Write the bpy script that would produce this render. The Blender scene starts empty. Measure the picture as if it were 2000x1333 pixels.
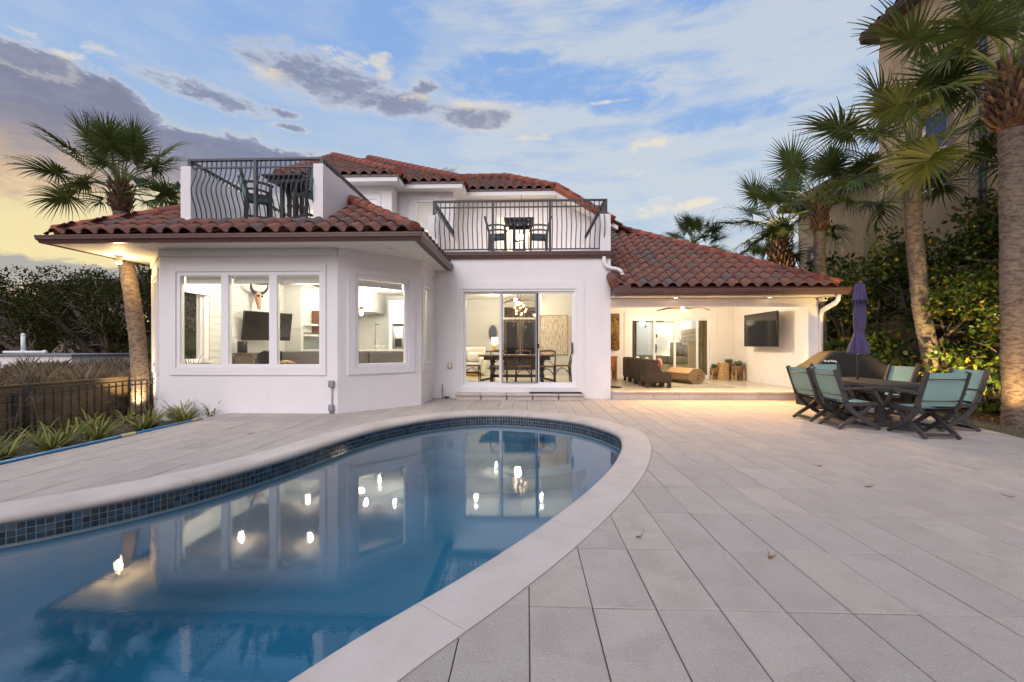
import bpy, bmesh, math, random
import numpy as np
from mathutils import Vector, Matrix, Euler
random.seed(7); rng = np.random.default_rng(7)
PI = math.pi
scene = bpy.context.scene
COL = scene.collection

def lin(c):
    c = c / 255.0
    return c / 12.92 if c <= 0.04045 else ((c + 0.055) / 1.055) ** 2.4
def S(r, g, b):
    return (lin(r), lin(g), lin(b), 1.0)

# ---------------------------------------------------------------- camera
cam_d = bpy.data.cameras.new('camera')
cam_d.sensor_width = 36.0
cam_d.lens = 842 / 2000 * 36.0
cam_d.shift_y = 0.00575
cam_d.clip_start = 0.05
cam_d.clip_end = 3000
cam = bpy.data.objects.new('camera', cam_d)
COL.objects.link(cam)
cam.location = (0, 0, 1.254)
cam.rotation_euler = (PI / 2, 0, 0.0341)
scene.camera = cam

# ---------------------------------------------------------------- render / colour
scene.render.engine = 'CYCLES'
scene.cycles.use_denoising = True
scene.cycles.max_bounces = 7
scene.cycles.diffuse_bounces = 3
scene.cycles.glossy_bounces = 3
scene.cycles.transmission_bounces = 4
scene.cycles.transparent_max_bounces = 14
scene.cycles.adaptive_threshold = 0.035
scene.cycles.caustics_reflective = False
scene.cycles.caustics_refractive = False
scene.cycles.sample_clamp_indirect = 6.0
scene.view_settings.view_transform = 'Standard'
scene.view_settings.look = 'None'
scene.view_settings.gamma = 1.0
scene.view_settings.use_curve_mapping = False
scene.view_settings.exposure = 0.9

# ---------------------------------------------------------------- node helper
class NT:
    def __init__(s, tree):
        s.t = tree
    def n(s, typ, **kw):
        nd = s.t.nodes.new(typ)
        ins = kw.pop('ins', {})
        for k, v in kw.items():
            setattr(nd, k, v)
        for k, v in ins.items():
            s.put(nd.inputs[k], v)
        return nd
    def put(s, sock, v):
        if isinstance(v, bpy.types.NodeSocket):
            s.t.links.new(v, sock)
        elif isinstance(v, bpy.types.Node):
            s.t.links.new(v.outputs[0], sock)
        else:
            sock.default_value = v
    def math(s, op, a, b=None, c=None, clamp=False):
        nd = s.t.nodes.new('ShaderNodeMath'); nd.operation = op; nd.use_clamp = clamp
        s.put(nd.inputs[0], a)
        if b is not None: s.put(nd.inputs[1], b)
        if c is not None: s.put(nd.inputs[2], c)
        return nd.outputs[0]
    def mix(s, f, a, b, blend='MIX'):
        nd = s.t.nodes.new('ShaderNodeMix'); nd.data_type = 'RGBA'; nd.blend_type = blend
        s.put(nd.inputs[0], f); s.put(nd.inputs[6], a); s.put(nd.inputs[7], b)
        return nd.outputs[2]
    def ramp(s, f, stops, interp='LINEAR'):
        nd = s.t.nodes.new('ShaderNodeValToRGB'); cr = nd.color_ramp; cr.interpolation = interp
        while len(cr.elements) < len(stops): cr.elements.new(0.5)
        for e, (p, c) in zip(cr.elements, stops):
            e.position = p; e.color = c if len(c) == 4 else (*c, 1)
        s.put(nd.inputs[0], f)
        return nd.outputs[0]
    def smooth(s, v, lo, hi):
        nd = s.t.nodes.new('ShaderNodeMapRange'); nd.interpolation_type = 'SMOOTHSTEP'
        s.put(nd.inputs[0], v); s.put(nd.inputs[1], lo); s.put(nd.inputs[2], hi)
        nd.inputs[3].default_value = 0; nd.inputs[4].default_value = 1
        return nd.outputs[0]
    def noise(s, vec, scale, detail=4, rough=0.5, dist=0.0):
        nd = s.t.nodes.new('ShaderNodeTexNoise')
        if vec is not None: s.put(nd.inputs['Vector'], vec)
        nd.inputs['Scale'].default_value = scale; nd.inputs['Detail'].default_value = detail
        nd.inputs['Roughness'].default_value = rough; nd.inputs['Distortion'].default_value = dist
        return nd.outputs['Fac']

# ---------------------------------------------------------------- world: dusk sky with clouds
SUN_AZ = math.radians(-158)    # compass-like angle from +Y towards +X of the direction light comes from
SUN_EL = math.radians(38)
world = bpy.data.worlds.new('World'); scene.world = world; world.use_nodes = True
world.cycles.sampling_method = 'NONE'
def build_world():
    t = world.node_tree; t.nodes.clear(); w = NT(t)
    tc = w.n('ShaderNodeTexCoord')
    d = tc.outputs['Generated']
    sep = w.n('ShaderNodeSeparateXYZ', ins={0: d})
    X, Y, Z = sep.outputs
    az = w.math('MULTIPLY', w.math('ARCTAN2', X, Y), 180 / PI)          # degrees, + to the right
    el = w.math('MULTIPLY', w.math('ARCSINE', Z), 180 / PI)
    sky = w.n('ShaderNodeTexSky', sky_type='NISHITA')
    sky.sun_disc = False; sky.sun_elevation = SUN_EL; sky.sun_rotation = SUN_AZ
    sky.air_density = 1.0; sky.dust_density = 1.6; sky.ozone_density = 2.0
    nish = w.mix(1.0, sky.outputs[0], (0.09, 0.09, 0.09, 1), 'MULTIPLY')
    K = 0.55                                                           # all colours below are display colours at exposure 0.8
    grad = w.ramp(w.math('DIVIDE', el, 90.0, clamp=True), [
        (0.00, S(220, 208, 186)), (0.07, S(212, 208, 198)), (0.15, S(182, 200, 220)),
        (0.24, S(168, 194, 226)), (0.32, S(148, 182, 230)), (0.45, S(138, 174, 228)), (0.75, S(138, 172, 222)), (1.0, S(130, 164, 214))])
    base = grad
    gaz = w.math('ABSOLUTE', w.math('ADD', az, 54.0))
    # noises in direction space
    vs = w.n('ShaderNodeVectorMath', operation='MULTIPLY', ins={0: d, 1: (1.0, 1.0, 2.4)}).outputs[0]
    nA = w.noise(vs, 6.0, 6, 0.62, 0.25)
    nB = w.noise(vs, 2.4, 4, 0.60, 0.6)
    nC = w.noise(vs, 21.0, 6, 0.66, 0.3)
    nS = w.noise(w.n('ShaderNodeVectorMath', operation='MULTIPLY', ins={0: d, 1: (1.0, 1.0, 7.0)}).outputs[0], 5.0, 4, 0.6, 0.4)
    puff = w.math('ADD', w.math('MULTIPLY', w.math('SUBTRACT', nA, 0.5), 2.0), w.math('MULTIPLY', w.math('SUBTRACT', nC, 0.5), 2.6))
    # thin high veil, thicker to the right, with a clear blue gap
    def ell(a0, e0, ra, re, tilt=0.0):
        da = w.math('SUBTRACT', az, a0); de = w.math('SUBTRACT', w.math('SUBTRACT', el, e0), w.math('MULTIPLY', da, tilt))
        return w.math('ADD', w.math('POWER', w.math('DIVIDE', da, ra), 2.0), w.math('POWER', w.math('DIVIDE', de, re), 2.0))
    rside = w.smooth(az, -26.0, 0.0)
    hole = None
    for b in [(2.0, 31.2, 12.5, 2.1, 0.0), (11.0, 29.3, 6.5, 1.5, -0.15), (24.0, 25.8, 7.0, 1.2, 0.0), (30.0, 37.0, 12.0, 1.6, 0.0), (-19.0, 35.5, 5.0, 4.0, 0.0), (-2.0, 33.5, 6.0, 1.0, 0.0)]:
        h = w.math('SUBTRACT', 1.0, w.math('SUBTRACT', ell(*b), w.math('MULTIPLY', puff, 1.5)))
        hole = h if hole is None else w.math('MAXIMUM', hole, h)
    hole = w.smooth(hole, -0.9, 1.3)
    veil = w.math('ADD', w.math('MULTIPLY', w.smooth(w.math('ADD', nB, w.math('MULTIPLY', nS, .4)), 0.55, 0.90), 0.45), w.math('MULTIPLY', rside, w.math('MULTIPLY', w.smooth(w.math('ADD', nA, nS), 0.55, 1.2), 1.0)))
    veil = w.math('MULTIPLY', veil, w.math('SUBTRACT', 1.0, w.math('MULTIPLY', hole, .92)), clamp=True)
    base = w.mix(w.math('MULTIPLY', veil, 0.85), base, S(208, 215, 222))
    base = w.mix(w.math('MULTIPLY', w.math('MULTIPLY', hole, w.smooth(az, -30.0, -12.0)), 0.6), base, S(130, 172, 230))
    base = w.mix(w.math('MULTIPLY', w.math('MULTIPLY', w.smooth(nS, 0.52, 0.72), w.math('SUBTRACT', 1.0, w.smooth(el, 12.0, 27.0))), .35), base, S(230, 220, 200))
    # evening glow towards the west, pale pink belt in the east
    glow = w.math('MULTIPLY', w.math('SUBTRACT', 1.0, w.smooth(gaz, 8.0, 46.0)), w.math('SUBTRACT', 1.0, w.smooth(el, 10.0, 25.0)))
    base = w.mix(w.math('MULTIPLY', glow, 0.97), base, S(252, 230, 164))
    pink = w.math('MULTIPLY', w.smooth(gaz, 85.0, 150.0), w.math('SUBTRACT', 1.0, w.smooth(el, 4.0, 26.0)))
    base = w.mix(w.math('MULTIPLY', pink, 0.7), base, S(222, 192, 190))
    # long grey bank on the left
    top = w.math('ADD', 22.3, w.math('MULTIPLY', w.math('SUBTRACT', 1.0, w.smooth(az, -45.0, -40.5)), 2.6))
    bot = w.math('ADD', 12.6, w.math('MULTIPLY', w.smooth(az, -50.0, -36.0), 3.6))
    bank = w.math('MINIMUM', w.math('DIVIDE', w.math('SUBTRACT', top, el), 1.3), w.math('DIVIDE', w.math('SUBTRACT', el, bot), 2.2))
    bank = w.math('MINIMUM', bank, w.math('DIVIDE', w.math('SUBTRACT', -10.0, az), 5.0))
    bank = w.math('ADD', bank, w.math('MULTIPLY', puff, 1.15))
    bm = w.smooth(bank, -0.4, 0.9)
    bcol = w.mix(w.smooth(w.math('ADD', el, w.math('MULTIPLY', puff, 2.5)), 13.0, 20.5), S(228, 190, 142), S(128, 127, 147))
    bcol = w.mix(w.smooth(az, -46.0, -34.0), bcol, w.mix(w.smooth(el, 15.0, 21.0), S(154, 144, 148), S(126, 129, 153)))
    bcol = w.mix(w.math('MULTIPLY', w.smooth(nC, 0.42, 0.72), 0.30), bcol, S(172, 168, 180))
    rim = w.math('MULTIPLY', w.math('SUBTRACT', 1.0, w.smooth(bank, 0.12, 0.5)), w.smooth(el, 20.0, 22.0))
    bcol = w.mix(w.math('MULTIPLY', rim, 0.75), bcol, S(238, 228, 208))
    base = w.mix(w.math('MULTIPLY', bm, 0.95), base, bcol)
    # low bank near the western horizon
    lowb = w.math('ADD', w.math('DIVIDE', w.math('SUBTRACT', 8.0, el), 1.4), w.math('MULTIPLY', puff, 0.7))
    lowm = w.math('MULTIPLY', w.smooth(lowb, -0.2, 0.35), w.math('SUBTRACT', 1.0, w.smooth(az, -40.0, -25.0)))
    base = w.mix(w.math('MULTIPLY', lowm, 0.8), base, w.mix(w.smooth(el, 4.0, 6.5), S(222, 190, 160), S(152, 150, 160)))
    # separate cumulus
    dens = None
    for b, k in (((-26.0, 29.6, 9.0, 2.6, -0.06), 1.05), ((-16.5, 28.6, 10.0, 1.5, 0.0), .95), ((-6.5, 28.0, 6.5, 1.4, 0.0), .95), ((-37.5, 25.6, 6.5, 1.1, -0.05), 1.4), ((-30.0, 25.6, 2.2, .5, 0.0), 1.5),
              ((-29.0, 24.3, 2.4, .45, 0.0), 1.5), ((-13.5, 30.6, 2.0, .8, 0.0), 1.5), ((-50.5, 24.2, 3.0, 1.3, 0.0), 1.6)):
        f = w.math('SUBTRACT', 1.0, w.math('SUBTRACT', ell(*b), w.math('MULTIPLY', puff, k)))
        dens = f if dens is None else w.math('MAXIMUM', dens, f)
    cm = w.smooth(dens, -0.5, 1.15)
    ccol = w.mix(w.smooth(dens, 0.1, 0.95), S(226, 220, 210), S(136, 140, 163))
    ccol = w.mix(w.math('MULTIPLY', w.smooth(nC, 0.4, 0.7), 0.30), ccol, S(172, 172, 188))
    base = w.mix(w.math('MULTIPLY', cm, 0.92), base, ccol)
    d2 = None
    for b in ((-50.8, 25.6, 2.2, .75, 0.0), (-46.2, 26.5, 2.0, .75, 0.0), (-48.5, 25.4, 2.0, .5, 0.0), (-22.5, 31.9, 4.0, .9, -0.1), (-19.0, 32.0, 2.0, 1.2, 0.0), (-8.0, 29.3, 9.0, .7, 0.0), (2.0, 25.8, 4.0, .55, 0.0), (16.0, 24.2, 3.0, .9, 0.0), (13.5, 21.2, 2.2, .7, 0.0),
              (14.0, 16.6, 4.5, 1.2, 0.12), (21.0, 17.0, 3.0, .6, 0.1), (-31.0, 28.9, 3.2, .8, 0.0), (10.0, 29.0, 4.0, .25, 0.0)):
        f = w.math('SUBTRACT', 1.0, w.math('SUBTRACT', ell(*b), w.math('MULTIPLY', puff, 2.0)))
        d2 = f if d2 is None else w.math('MAXIMUM', d2, f)
    base = w.mix(w.math('MULTIPLY', w.smooth(d2, 0.1, 1.7), 0.75), base, S(248, 234, 202))
    base = w.mix(1.0, base, (K, K, K, 1), 'MULTIPLY')
    base = w.mix(0.10, base, nish)
    ground = w.mix(w.smooth(el, -3.0, 0.0), (0.08, 0.075, 0.075, 1), base)
    bg = w.n('ShaderNodeBackground', ins={'Color': ground, 'Strength': 1.0})
    out = w.n('ShaderNodeOutputWorld'); t.links.new(bg.outputs[0], out.inputs[0])
build_world()

# ---------------------------------------------------------------- sun: faint, very soft after-glow light
sun_d = bpy.data.lights.new('sun', 'SUN'); sun_d.energy = 1.15; sun_d.angle = math.radians(50); sun_d.color = (1.0, 0.90, 0.90)
sun = bpy.data.objects.new('sun', sun_d); COL.objects.link(sun)
sdir = Vector((math.sin(SUN_AZ) * math.cos(SUN_EL), math.cos(SUN_AZ) * math.cos(SUN_EL), math.sin(SUN_EL)))
sun.rotation_euler = sdir.to_track_quat('Z', 'Y').to_euler()

# ---------------------------------------------------------------- materials
MATS = {}
def mat(name, col, rough=0.6, metal=0.0, var=None, bump=None, rand=None, spec=0.5, coat=0.0, emit=None, stretch=(1, 1, 1), sheen=0.0, speck=None, var2=None, streak=None):
    """col: linear rgba; var=(scale, colour2, contrast); bump=(scale, strength[, detail]); rand=[colours] picked per object / island"""
    m = bpy.data.materials.new(name); m.use_nodes = True; t = m.node_tree; t.nodes.clear(); w = NT(t)
    out = w.n('ShaderNodeOutputMaterial'); b = w.n('ShaderNodeBsdfPrincipled')
    t.links.new(b.outputs[0], out.inputs[0])
    tc = w.n('ShaderNodeTexCoord')
    vec = tc.outputs['Object']
    if rand:
        oi = w.n('ShaderNodeObjectInfo'); ge = w.n('ShaderNodeNewGeometry')
        r = w.math('FRACT', w.math('ADD', w.math('MULTIPLY', oi.outputs['Random'], 7.31), w.math('MULTIPLY', ge.outputs['Random Per Island'], 3.17)))
        vec = w.n('ShaderNodeVectorMath', operation='ADD', ins={0: vec, 1: w.n('ShaderNodeCombineXYZ', ins={0: w.math('MULTIPLY', r, 37.0), 1: w.math('MULTIPLY', r, 91.0), 2: 0.0}).outputs[0]}).outputs[0]
        k = len(rand)
        c = w.ramp(r, [(i / k, rand[i]) for i in range(k)], 'CONSTANT' if k > 4 else 'LINEAR')
    else:
        c = None
    if stretch != (1, 1, 1):
        vec = w.n('ShaderNodeVectorMath', operation='MULTIPLY', ins={0: vec, 1: stretch}).outputs[0]
    colr = c if c is not None else col
    if var:
        sc, c2, amt = var
        n1 = w.noise(vec, sc, 6, 0.62, 0.4)
        colr = w.mix(w.math('MULTIPLY', w.smooth(n1, 0.38, 0.68), amt), colr, c2)
    if streak:
        sv = w.n('ShaderNodeVectorMath', operation='MULTIPLY', ins={0: tc.outputs['Object'], 1: (1, 1, .07)}).outputs[0]
        colr = w.mix(w.math('MULTIPLY', w.smooth(w.noise(sv, streak[0], 5, .65), .52, .78), streak[2]), colr, streak[1])
    if var2:
        n3 = w.noise(vec, var2[0], 3, 0.55, 0.8)
        colr = w.mix(w.math('MULTIPLY', w.smooth(n3, 0.57, 0.61), var2[2]), colr, var2[1])
    if speck:
        n4 = w.noise(vec, speck[0], 2, 0.5)
        colr = w.mix(w.math('MULTIPLY', w.smooth(n4, 0.60, 0.74), speck[2]), colr, speck[1])
        n5 = w.noise(vec, speck[0] * .45, 2, 0.5)
        colr = w.mix(w.math('MULTIPLY', w.smooth(n5, 0.55, 0.8), speck[2] * .6), colr, speck[3])
    w.put(b.inputs['Base Color'], colr)
    b.inputs['Roughness'].default_value = rough; b.inputs['Metallic'].default_value = metal
    b.inputs['Specular IOR Level'].default_value = spec
    if coat: b.inputs['Coat Weight'].default_value = coat
    if sheen: b.inputs['Sheen Weight'].default_value = sheen
    if bump:
        n2 = w.noise(vec, bump[0], bump[2] if len(bump) > 2 else 5, 0.6)
        bp = w.n('ShaderNodeBump', ins={'Height': n2, 'Strength': bump[1], 'Distance': 0.02})
        t.links.new(bp.outputs[0], b.inputs['Normal'])
    if emit:
        b.inputs['Emission Color'].default_value = emit[0]; b.inputs['Emission Strength'].default_value = emit[1]
    MATS[name] = m
    return m

def glass_mat(name, tint, ior=1.45, rough=0.0, bump=None, refl=1.0):
    m = bpy.data.materials.new(name); m.use_nodes = True; t = m.node_tree; t.nodes.clear(); w = NT(t)
    out = w.n('ShaderNodeOutputMaterial')
    tr = w.n('ShaderNodeBsdfTransparent', ins={'Color': tint})
    gl = w.n('ShaderNodeBsdfGlossy', ins={'Roughness': rough, 'Color': (1, 1, 1, 1)})
    fr = w.n('ShaderNodeFresnel', ins={'IOR': ior})
    if bump:
        tc = w.n('ShaderNodeTexCoord')
        v = w.n('ShaderNodeVectorMath', operation='MULTIPLY', ins={0: tc.outputs['Object'], 1: bump[2]}).outputs[0]
        n2 = w.noise(v, bump[0], 3, 0.5)
        bp = w.n('ShaderNodeBump', ins={'Height': n2, 'Strength': bump[1], 'Distance': 0.02})
        t.links.new(bp.outputs[0], gl.inputs['Normal']); t.links.new(bp.outputs[0], fr.inputs['Normal'])
    ge = w.n('ShaderNodeNewGeometry'); front = w.math('SUBTRACT', 1.0, ge.outputs['Backfacing'])
    mx = w.n('ShaderNodeMixShader', ins={0: w.math('MULTIPLY', w.math('MULTIPLY', fr.outputs[0], refl), front, clamp=True)})
    t.links.new(tr.outputs[0], mx.inputs[1]); t.links.new(gl.outputs[0], mx.inputs[2])
    t.links.new(mx.outputs[0], out.inputs[0])
    MATS[name] = m
    return m

def leaf_mat(name, cols, trans=0.25, rough=0.45, spec=0.3):
    m = bpy.data.materials.new(name); m.use_nodes = True; t = m.node_tree; t.nodes.clear(); w = NT(t)
    out = w.n('ShaderNodeOutputMaterial')
    ge = w.n('ShaderNodeNewGeometry'); oi = w.n('ShaderNodeObjectInfo')
    r = w.math('FRACT', w.math('ADD', ge.outputs['Random Per Island'], oi.outputs['Random']))
    c = w.ramp(r, [(i / max(1, len(cols) - 1), x) for i, x in enumerate(cols)])
    b = w.n('ShaderNodeBsdfPrincipled', ins={'Base Color': c, 'Roughness': rough, 'Specular IOR Level': spec})
    tl = w.n('ShaderNodeBsdfTranslucent', ins={'Color': c})
    mx = w.n('ShaderNodeMixShader', ins={0: trans})
    t.links.new(b.outputs[0], mx.inputs[1]); t.links.new(tl.outputs[0], mx.inputs[2]); t.links.new(mx.outputs[0], out.inputs[0])
    MATS[name] = m
    return m

def emis(name, col, strength):
    m = bpy.data.materials.new(name); m.use_nodes = True; t = m.node_tree; t.nodes.clear(); w = NT(t)
    e = w.n('ShaderNodeEmission', ins={'Color': col, 'Strength': strength}); o = w.n('ShaderNodeOutputMaterial')
    t.links.new(e.outputs[0], o.inputs[0]); MATS[name] = m
    return m

mat('stucco', (0.84, 0.800, 0.800, 1), 0.88, var=(1.1, (0.78, 0.735, 0.725, 1), 0.5), bump=(110, 0.25), speck=(60, (0.74, 0.70, 0.69, 1), .25, (.86, .82, .82, 1)), streak=(5, (.70, .66, .64, 1), .30))
mat('trim', (0.83, 0.79, 0.79, 1), 0.6, bump=(60, 0.06), var=(1.5, (0.79, 0.745, 0.74, 1), 0.4))
mat('soffit', (0.80, 0.78, 0.74, 1), 0.6)
mat('vinyl', (0.84, 0.82, 0.83, 1), 0.35)
mat('gutter', S(92, 66, 62), 0.38, var=(3, S(78, 55, 52), 0.5))
mat('roof_tile', (0.2, 0.1, 0.08, 1), 0.92, rand=[S(130, 88, 76), S(120, 83, 74), S(110, 90, 86), S(134, 92, 79), S(118, 84, 76), S(102, 90, 88), S(126, 87, 77), S(116, 85, 77), S(132, 85, 71), S(122, 89, 80)],
    var=(5, S(96, 76, 70), 0.4), bump=(30, 0.35), speck=(22, S(84, 72, 67), .3, S(144, 112, 98)))
mat('mortar', S(160, 92, 74), 0.9, var=(4, S(120, 66, 56), 0.7), bump=(25, 0.5))
mat('ridge_tile', S(150, 80, 64), 0.85, rand=[S(152, 80, 64), S(134, 72, 62), S(120, 78, 72), S(158, 88, 70)], var=(4, S(92, 66, 62), 0.6), bump=(25, 0.3))
mat('dark_metal', S(58, 60, 66), 0.42, metal=0.0, var=(8, S(48, 50, 55), 0.4))
mat('black_metal', S(28, 27, 27), 0.45)
mat('paver', S(190, 179, 170), 0.85, rand=[S(195, 184, 175), S(181, 171, 163), S(198, 185, 173), S(189, 177, 170)], var=(3.2, S(174, 162, 152), 0.55), bump=(130, 0.7), speck=(150, S(118, 108, 100), .8, S(214, 207, 200)), var2=(3.4, S(172, 160, 151), .4))
mat('coping', S(198, 187, 179), 0.75, var=(1.6, S(178, 165, 156), 0.7), bump=(60, 0.14), speck=(120, S(162, 150, 142), .35, S(206, 198, 191)))
mat('joint', S(78, 71, 65), 0.95)
mat('pool_tile', S(36, 70, 100), 0.12, rand=[S(30, 52, 72), S(48, 74, 94), S(46, 54, 60), S(24, 40, 58), S(62, 84, 100), S(56, 64, 70), S(36, 64, 88)], coat=0.3)
mat('grout', S(150, 152, 152), 0.9)
mat('plaster', (0.022, 0.150, 0.245, 1), 0.8, var=(1.2, (0.018, 0.125, 0.21, 1), 0.6))
mat('soil', S(70, 58, 46), 0.95, var=(3, S(48, 40, 32), 0.8), bump=(20, 0.6))
mat('ground', S(92, 84, 70), 0.95, var=(0.3, S(66, 66, 50), 0.8), bump=(5, 0.5))
mat('timber', S(96, 78, 52), 0.85, rand=[S(100, 80, 52), S(86, 70, 48), S(108, 90, 62)], var=(3, S(60, 50, 36), 0.6), bump=(14, 0.4), stretch=(6, 0.6, 6))
mat('scrub', S(110, 94, 92), 0.95, rand=[S(126, 106, 90), S(104, 88, 78), S(98, 92, 66), S(142, 120, 98)])
mat('palm_trunk', S(132, 116, 102), 0.9, var=(10, S(72, 62, 54), 0.9), bump=(20, 1.0), stretch=(1, 1, 2.2), speck=(30, S(64, 55, 48), .6, S(164, 148, 132)))
mat('boot', S(120, 88, 62), 0.9, rand=[S(128, 92, 62), S(98, 70, 50), S(146, 112, 80), S(84, 62, 46)], var=(14, S(66, 48, 36), 0.6), bump=(30, 0.5))
leaf_mat('frond', [S(62, 76, 38), S(80, 94, 46), S(98, 106, 50), S(70, 86, 46)], 0.3)
leaf_mat('frond_dark', [S(54, 72, 42), S(76, 94, 50), S(66, 82, 44), S(92, 96, 46)], 0.28)
mat('petiole', S(112, 118, 56), 0.5)
leaf_mat('shrub_leaf', [S(44, 62, 24), S(62, 82, 30), S(84, 100, 38), S(50, 70, 28), S(72, 92, 34), S(100, 108, 40), S(56, 78, 30), S(150, 120, 40)], 0.2, 0.35)
leaf_mat('tree_leaf', [S(42, 50, 24), S(60, 66, 30), S(78, 70, 38), S(46, 58, 28), S(66, 64, 34), S(52, 62, 30)], 0.2, .8, .06)
leaf_mat('strap_leaf', [S(92, 104, 48), S(122, 130, 60), S(170, 164, 98), S(76, 90, 42), S(146, 130, 74)], 0.25)
mat('bark', S(96, 84, 76), 0.9, var=(6, S(60, 52, 48), 0.7), bump=(18, 0.6))
mat('old_bark', S(120, 104, 94), 0.9, var=(6, S(80, 68, 62), 0.7))
mat('poly_lumber', S(66, 62, 62), 0.6, var=(12, S(54, 51, 51), 0.6), bump=(60, 0.1), stretch=(1, 1, 1))
mat('teal_sling', S(138, 170, 164), 0.85, var=(30, S(116, 152, 148), 0.6), stretch=(0.3, 1, 3))
mat('teal_dark', S(60, 110, 110), 0.75)
mat('umbrella_cloth', S(72, 60, 98), 0.9, var=(8, S(54, 45, 78), 0.7), bump=(120, 0.1), sheen=0.2)
mat('bronze', S(96, 82, 66), 0.4, metal=0.6)
mat('grill_cover', S(33, 30, 28), 0.75, var=(3, S(24, 22, 21), 0.6), bump=(6, 0.25))
mat('white_print', (0.8, 0.8, 0.8, 1), 0.6)
mat('blue_pole', S(44, 128, 186), 0.3)
mat('beige_plastic', S(196, 178, 140), 0.5)
mat('gray_plastic', S(142, 144, 146), 0.5)
mat('white_pipe', (0.80, 0.79, 0.78, 1), 0.45)
mat('neighbor_stucco', S(200, 172, 140), 0.9, var=(0.8, S(160, 142, 106), 0.75), bump=(40, 0.25), stretch=(1, 1, 0.35), streak=(4, S(120, 112, 84), .6))
mat('taupe', S(128, 112, 100), 0.8)
mat('dark_glass', S(60, 78, 104), 0.05, spec=0.8)
mat('night_glass', S(16, 20, 27), 0.06, spec=0.6)
glass_mat('pane', (0.97, 0.98, 0.97, 1), 1.45, 0.0)
mat('screen_mesh', S(70, 66, 66), 0.6)
# interior
mat('shiplap', (0.62, 0.61, 0.58, 1), 0.55)
mat('int_floor', S(196, 186, 168), 0.3, var=(2, S(176, 164, 146), 0.7))
mat('ceiling', (0.88, 0.87, 0.84, 1), 0.7)
mat('dark_wood', S(58, 42, 32), 0.4, var=(8, S(40, 28, 22), 0.6), stretch=(1, 5, 5))
mat('mid_wood', S(120, 80, 46), 0.45, var=(8, S(92, 58, 32), 0.6))
mat('orange_wood', S(168, 112, 56), 0.5, var=(8, S(136, 86, 40), 0.6))
mat('grey_wood', S(116, 104, 90), 0.6, var=(10, S(90, 80, 70), 0.6))
mat('pale_wood', S(196, 164, 112), 0.55, rand=[S(200, 168, 116), S(178, 142, 94), S(208, 180, 130), S(188, 154, 104)], var=(9, S(170, 134, 84), 0.6))
mat('log_wood', S(170, 138, 100), 0.7, var=(9, S(122, 92, 62), 0.75), bump=(16, 0.4), stretch=(4, 1, 4))
mat('tan_fabric', S(150, 140, 120), 0.9, bump=(150, 0.2))
mat('grey_fabric', S(122, 116, 108), 0.92, bump=(150, 0.2))
mat('sofa_fabric', S(62, 52, 42), 0.9, bump=(120, 0.2))
mat('white_fabric', S(214, 208, 196), 0.9, bump=(120, 0.2))
mat('linen', S(196, 180, 150), 0.9, bump=(150, 0.2))
mat('curtain', S(120, 108, 82), 0.9)
mat('black_leather', S(26, 26, 28), 0.45)
mat('tv_black', S(14, 14, 16), 0.1, spec=0.35)
mat('tv_frame', S(20, 20, 20), 0.4)
mat('bone', S(188, 152, 126), 0.8, var=(14, S(140, 104, 84), 0.7), bump=(30, 0.4))
mat('horn', S(44, 40, 40), 0.5)
mat('brass', S(176, 136, 70), 0.3, metal=0.9)
mat('steel', S(168, 170, 172), 0.28, metal=0.9)
mat('white_ceramic', (0.8, 0.79, 0.76, 1), 0.25)
mat('teal_enamel', S(40, 132, 148), 0.25)
mat('backsplash', S(112, 118, 112), 0.3, var=(40, S(150, 156, 148), 0.8))
mat('gold_carving', S(126, 92, 30), 0.45, metal=0.25, var=(14, S(70, 48, 14), 0.9), bump=(16, 1.0))
mat('painting', S(206, 206, 196), 0.8, var=(7, S(176, 132, 62), 0.9), stretch=(4, 1, 0.8))
mat('painting_gold', S(178, 134, 66), 0.7)
mat('rug', S(148, 140, 124), 0.95, bump=(60, 0.4))
mat('doormat', S(40, 38, 36), 0.95, bump=(60, 0.6))
mat('terracotta_pot', S(120, 88, 62), 0.8)
mat('barn_door', (0.78, 0.79, 0.78, 1), 0.5)
mat('shade', S(236, 228, 208), 0.8, emit=((1.0, 0.88, 0.68, 1), 0.9))
mat('blind', (0.80, 0.76, 0.71, 1), 0.7)
mat('red_stripe', S(176, 52, 40), 0.9); mat('orange_stripe', S(206, 138, 48), 0.9); mat('grey_stripe', S(96, 104, 110), 0.9)
leaf_mat('roller_shade', [(.8, .78, .72, 1), (.8, .78, .72, 1)], .6)
emis('lamp_warm', (1.0, 0.80, 0.52, 1), 8.0)
emis('lamp_white', (1.0, 0.95, 0.86, 1), 12.0)
emis('window_glow', (1.0, 0.58, 0.18, 1), 1.3)
emis('string_bulb', (1.0, 0.75, 0.4, 1), 6.0)
glass_mat('bulb_glass', (0.97, 0.98, 0.98, 1), 1.3)

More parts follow.
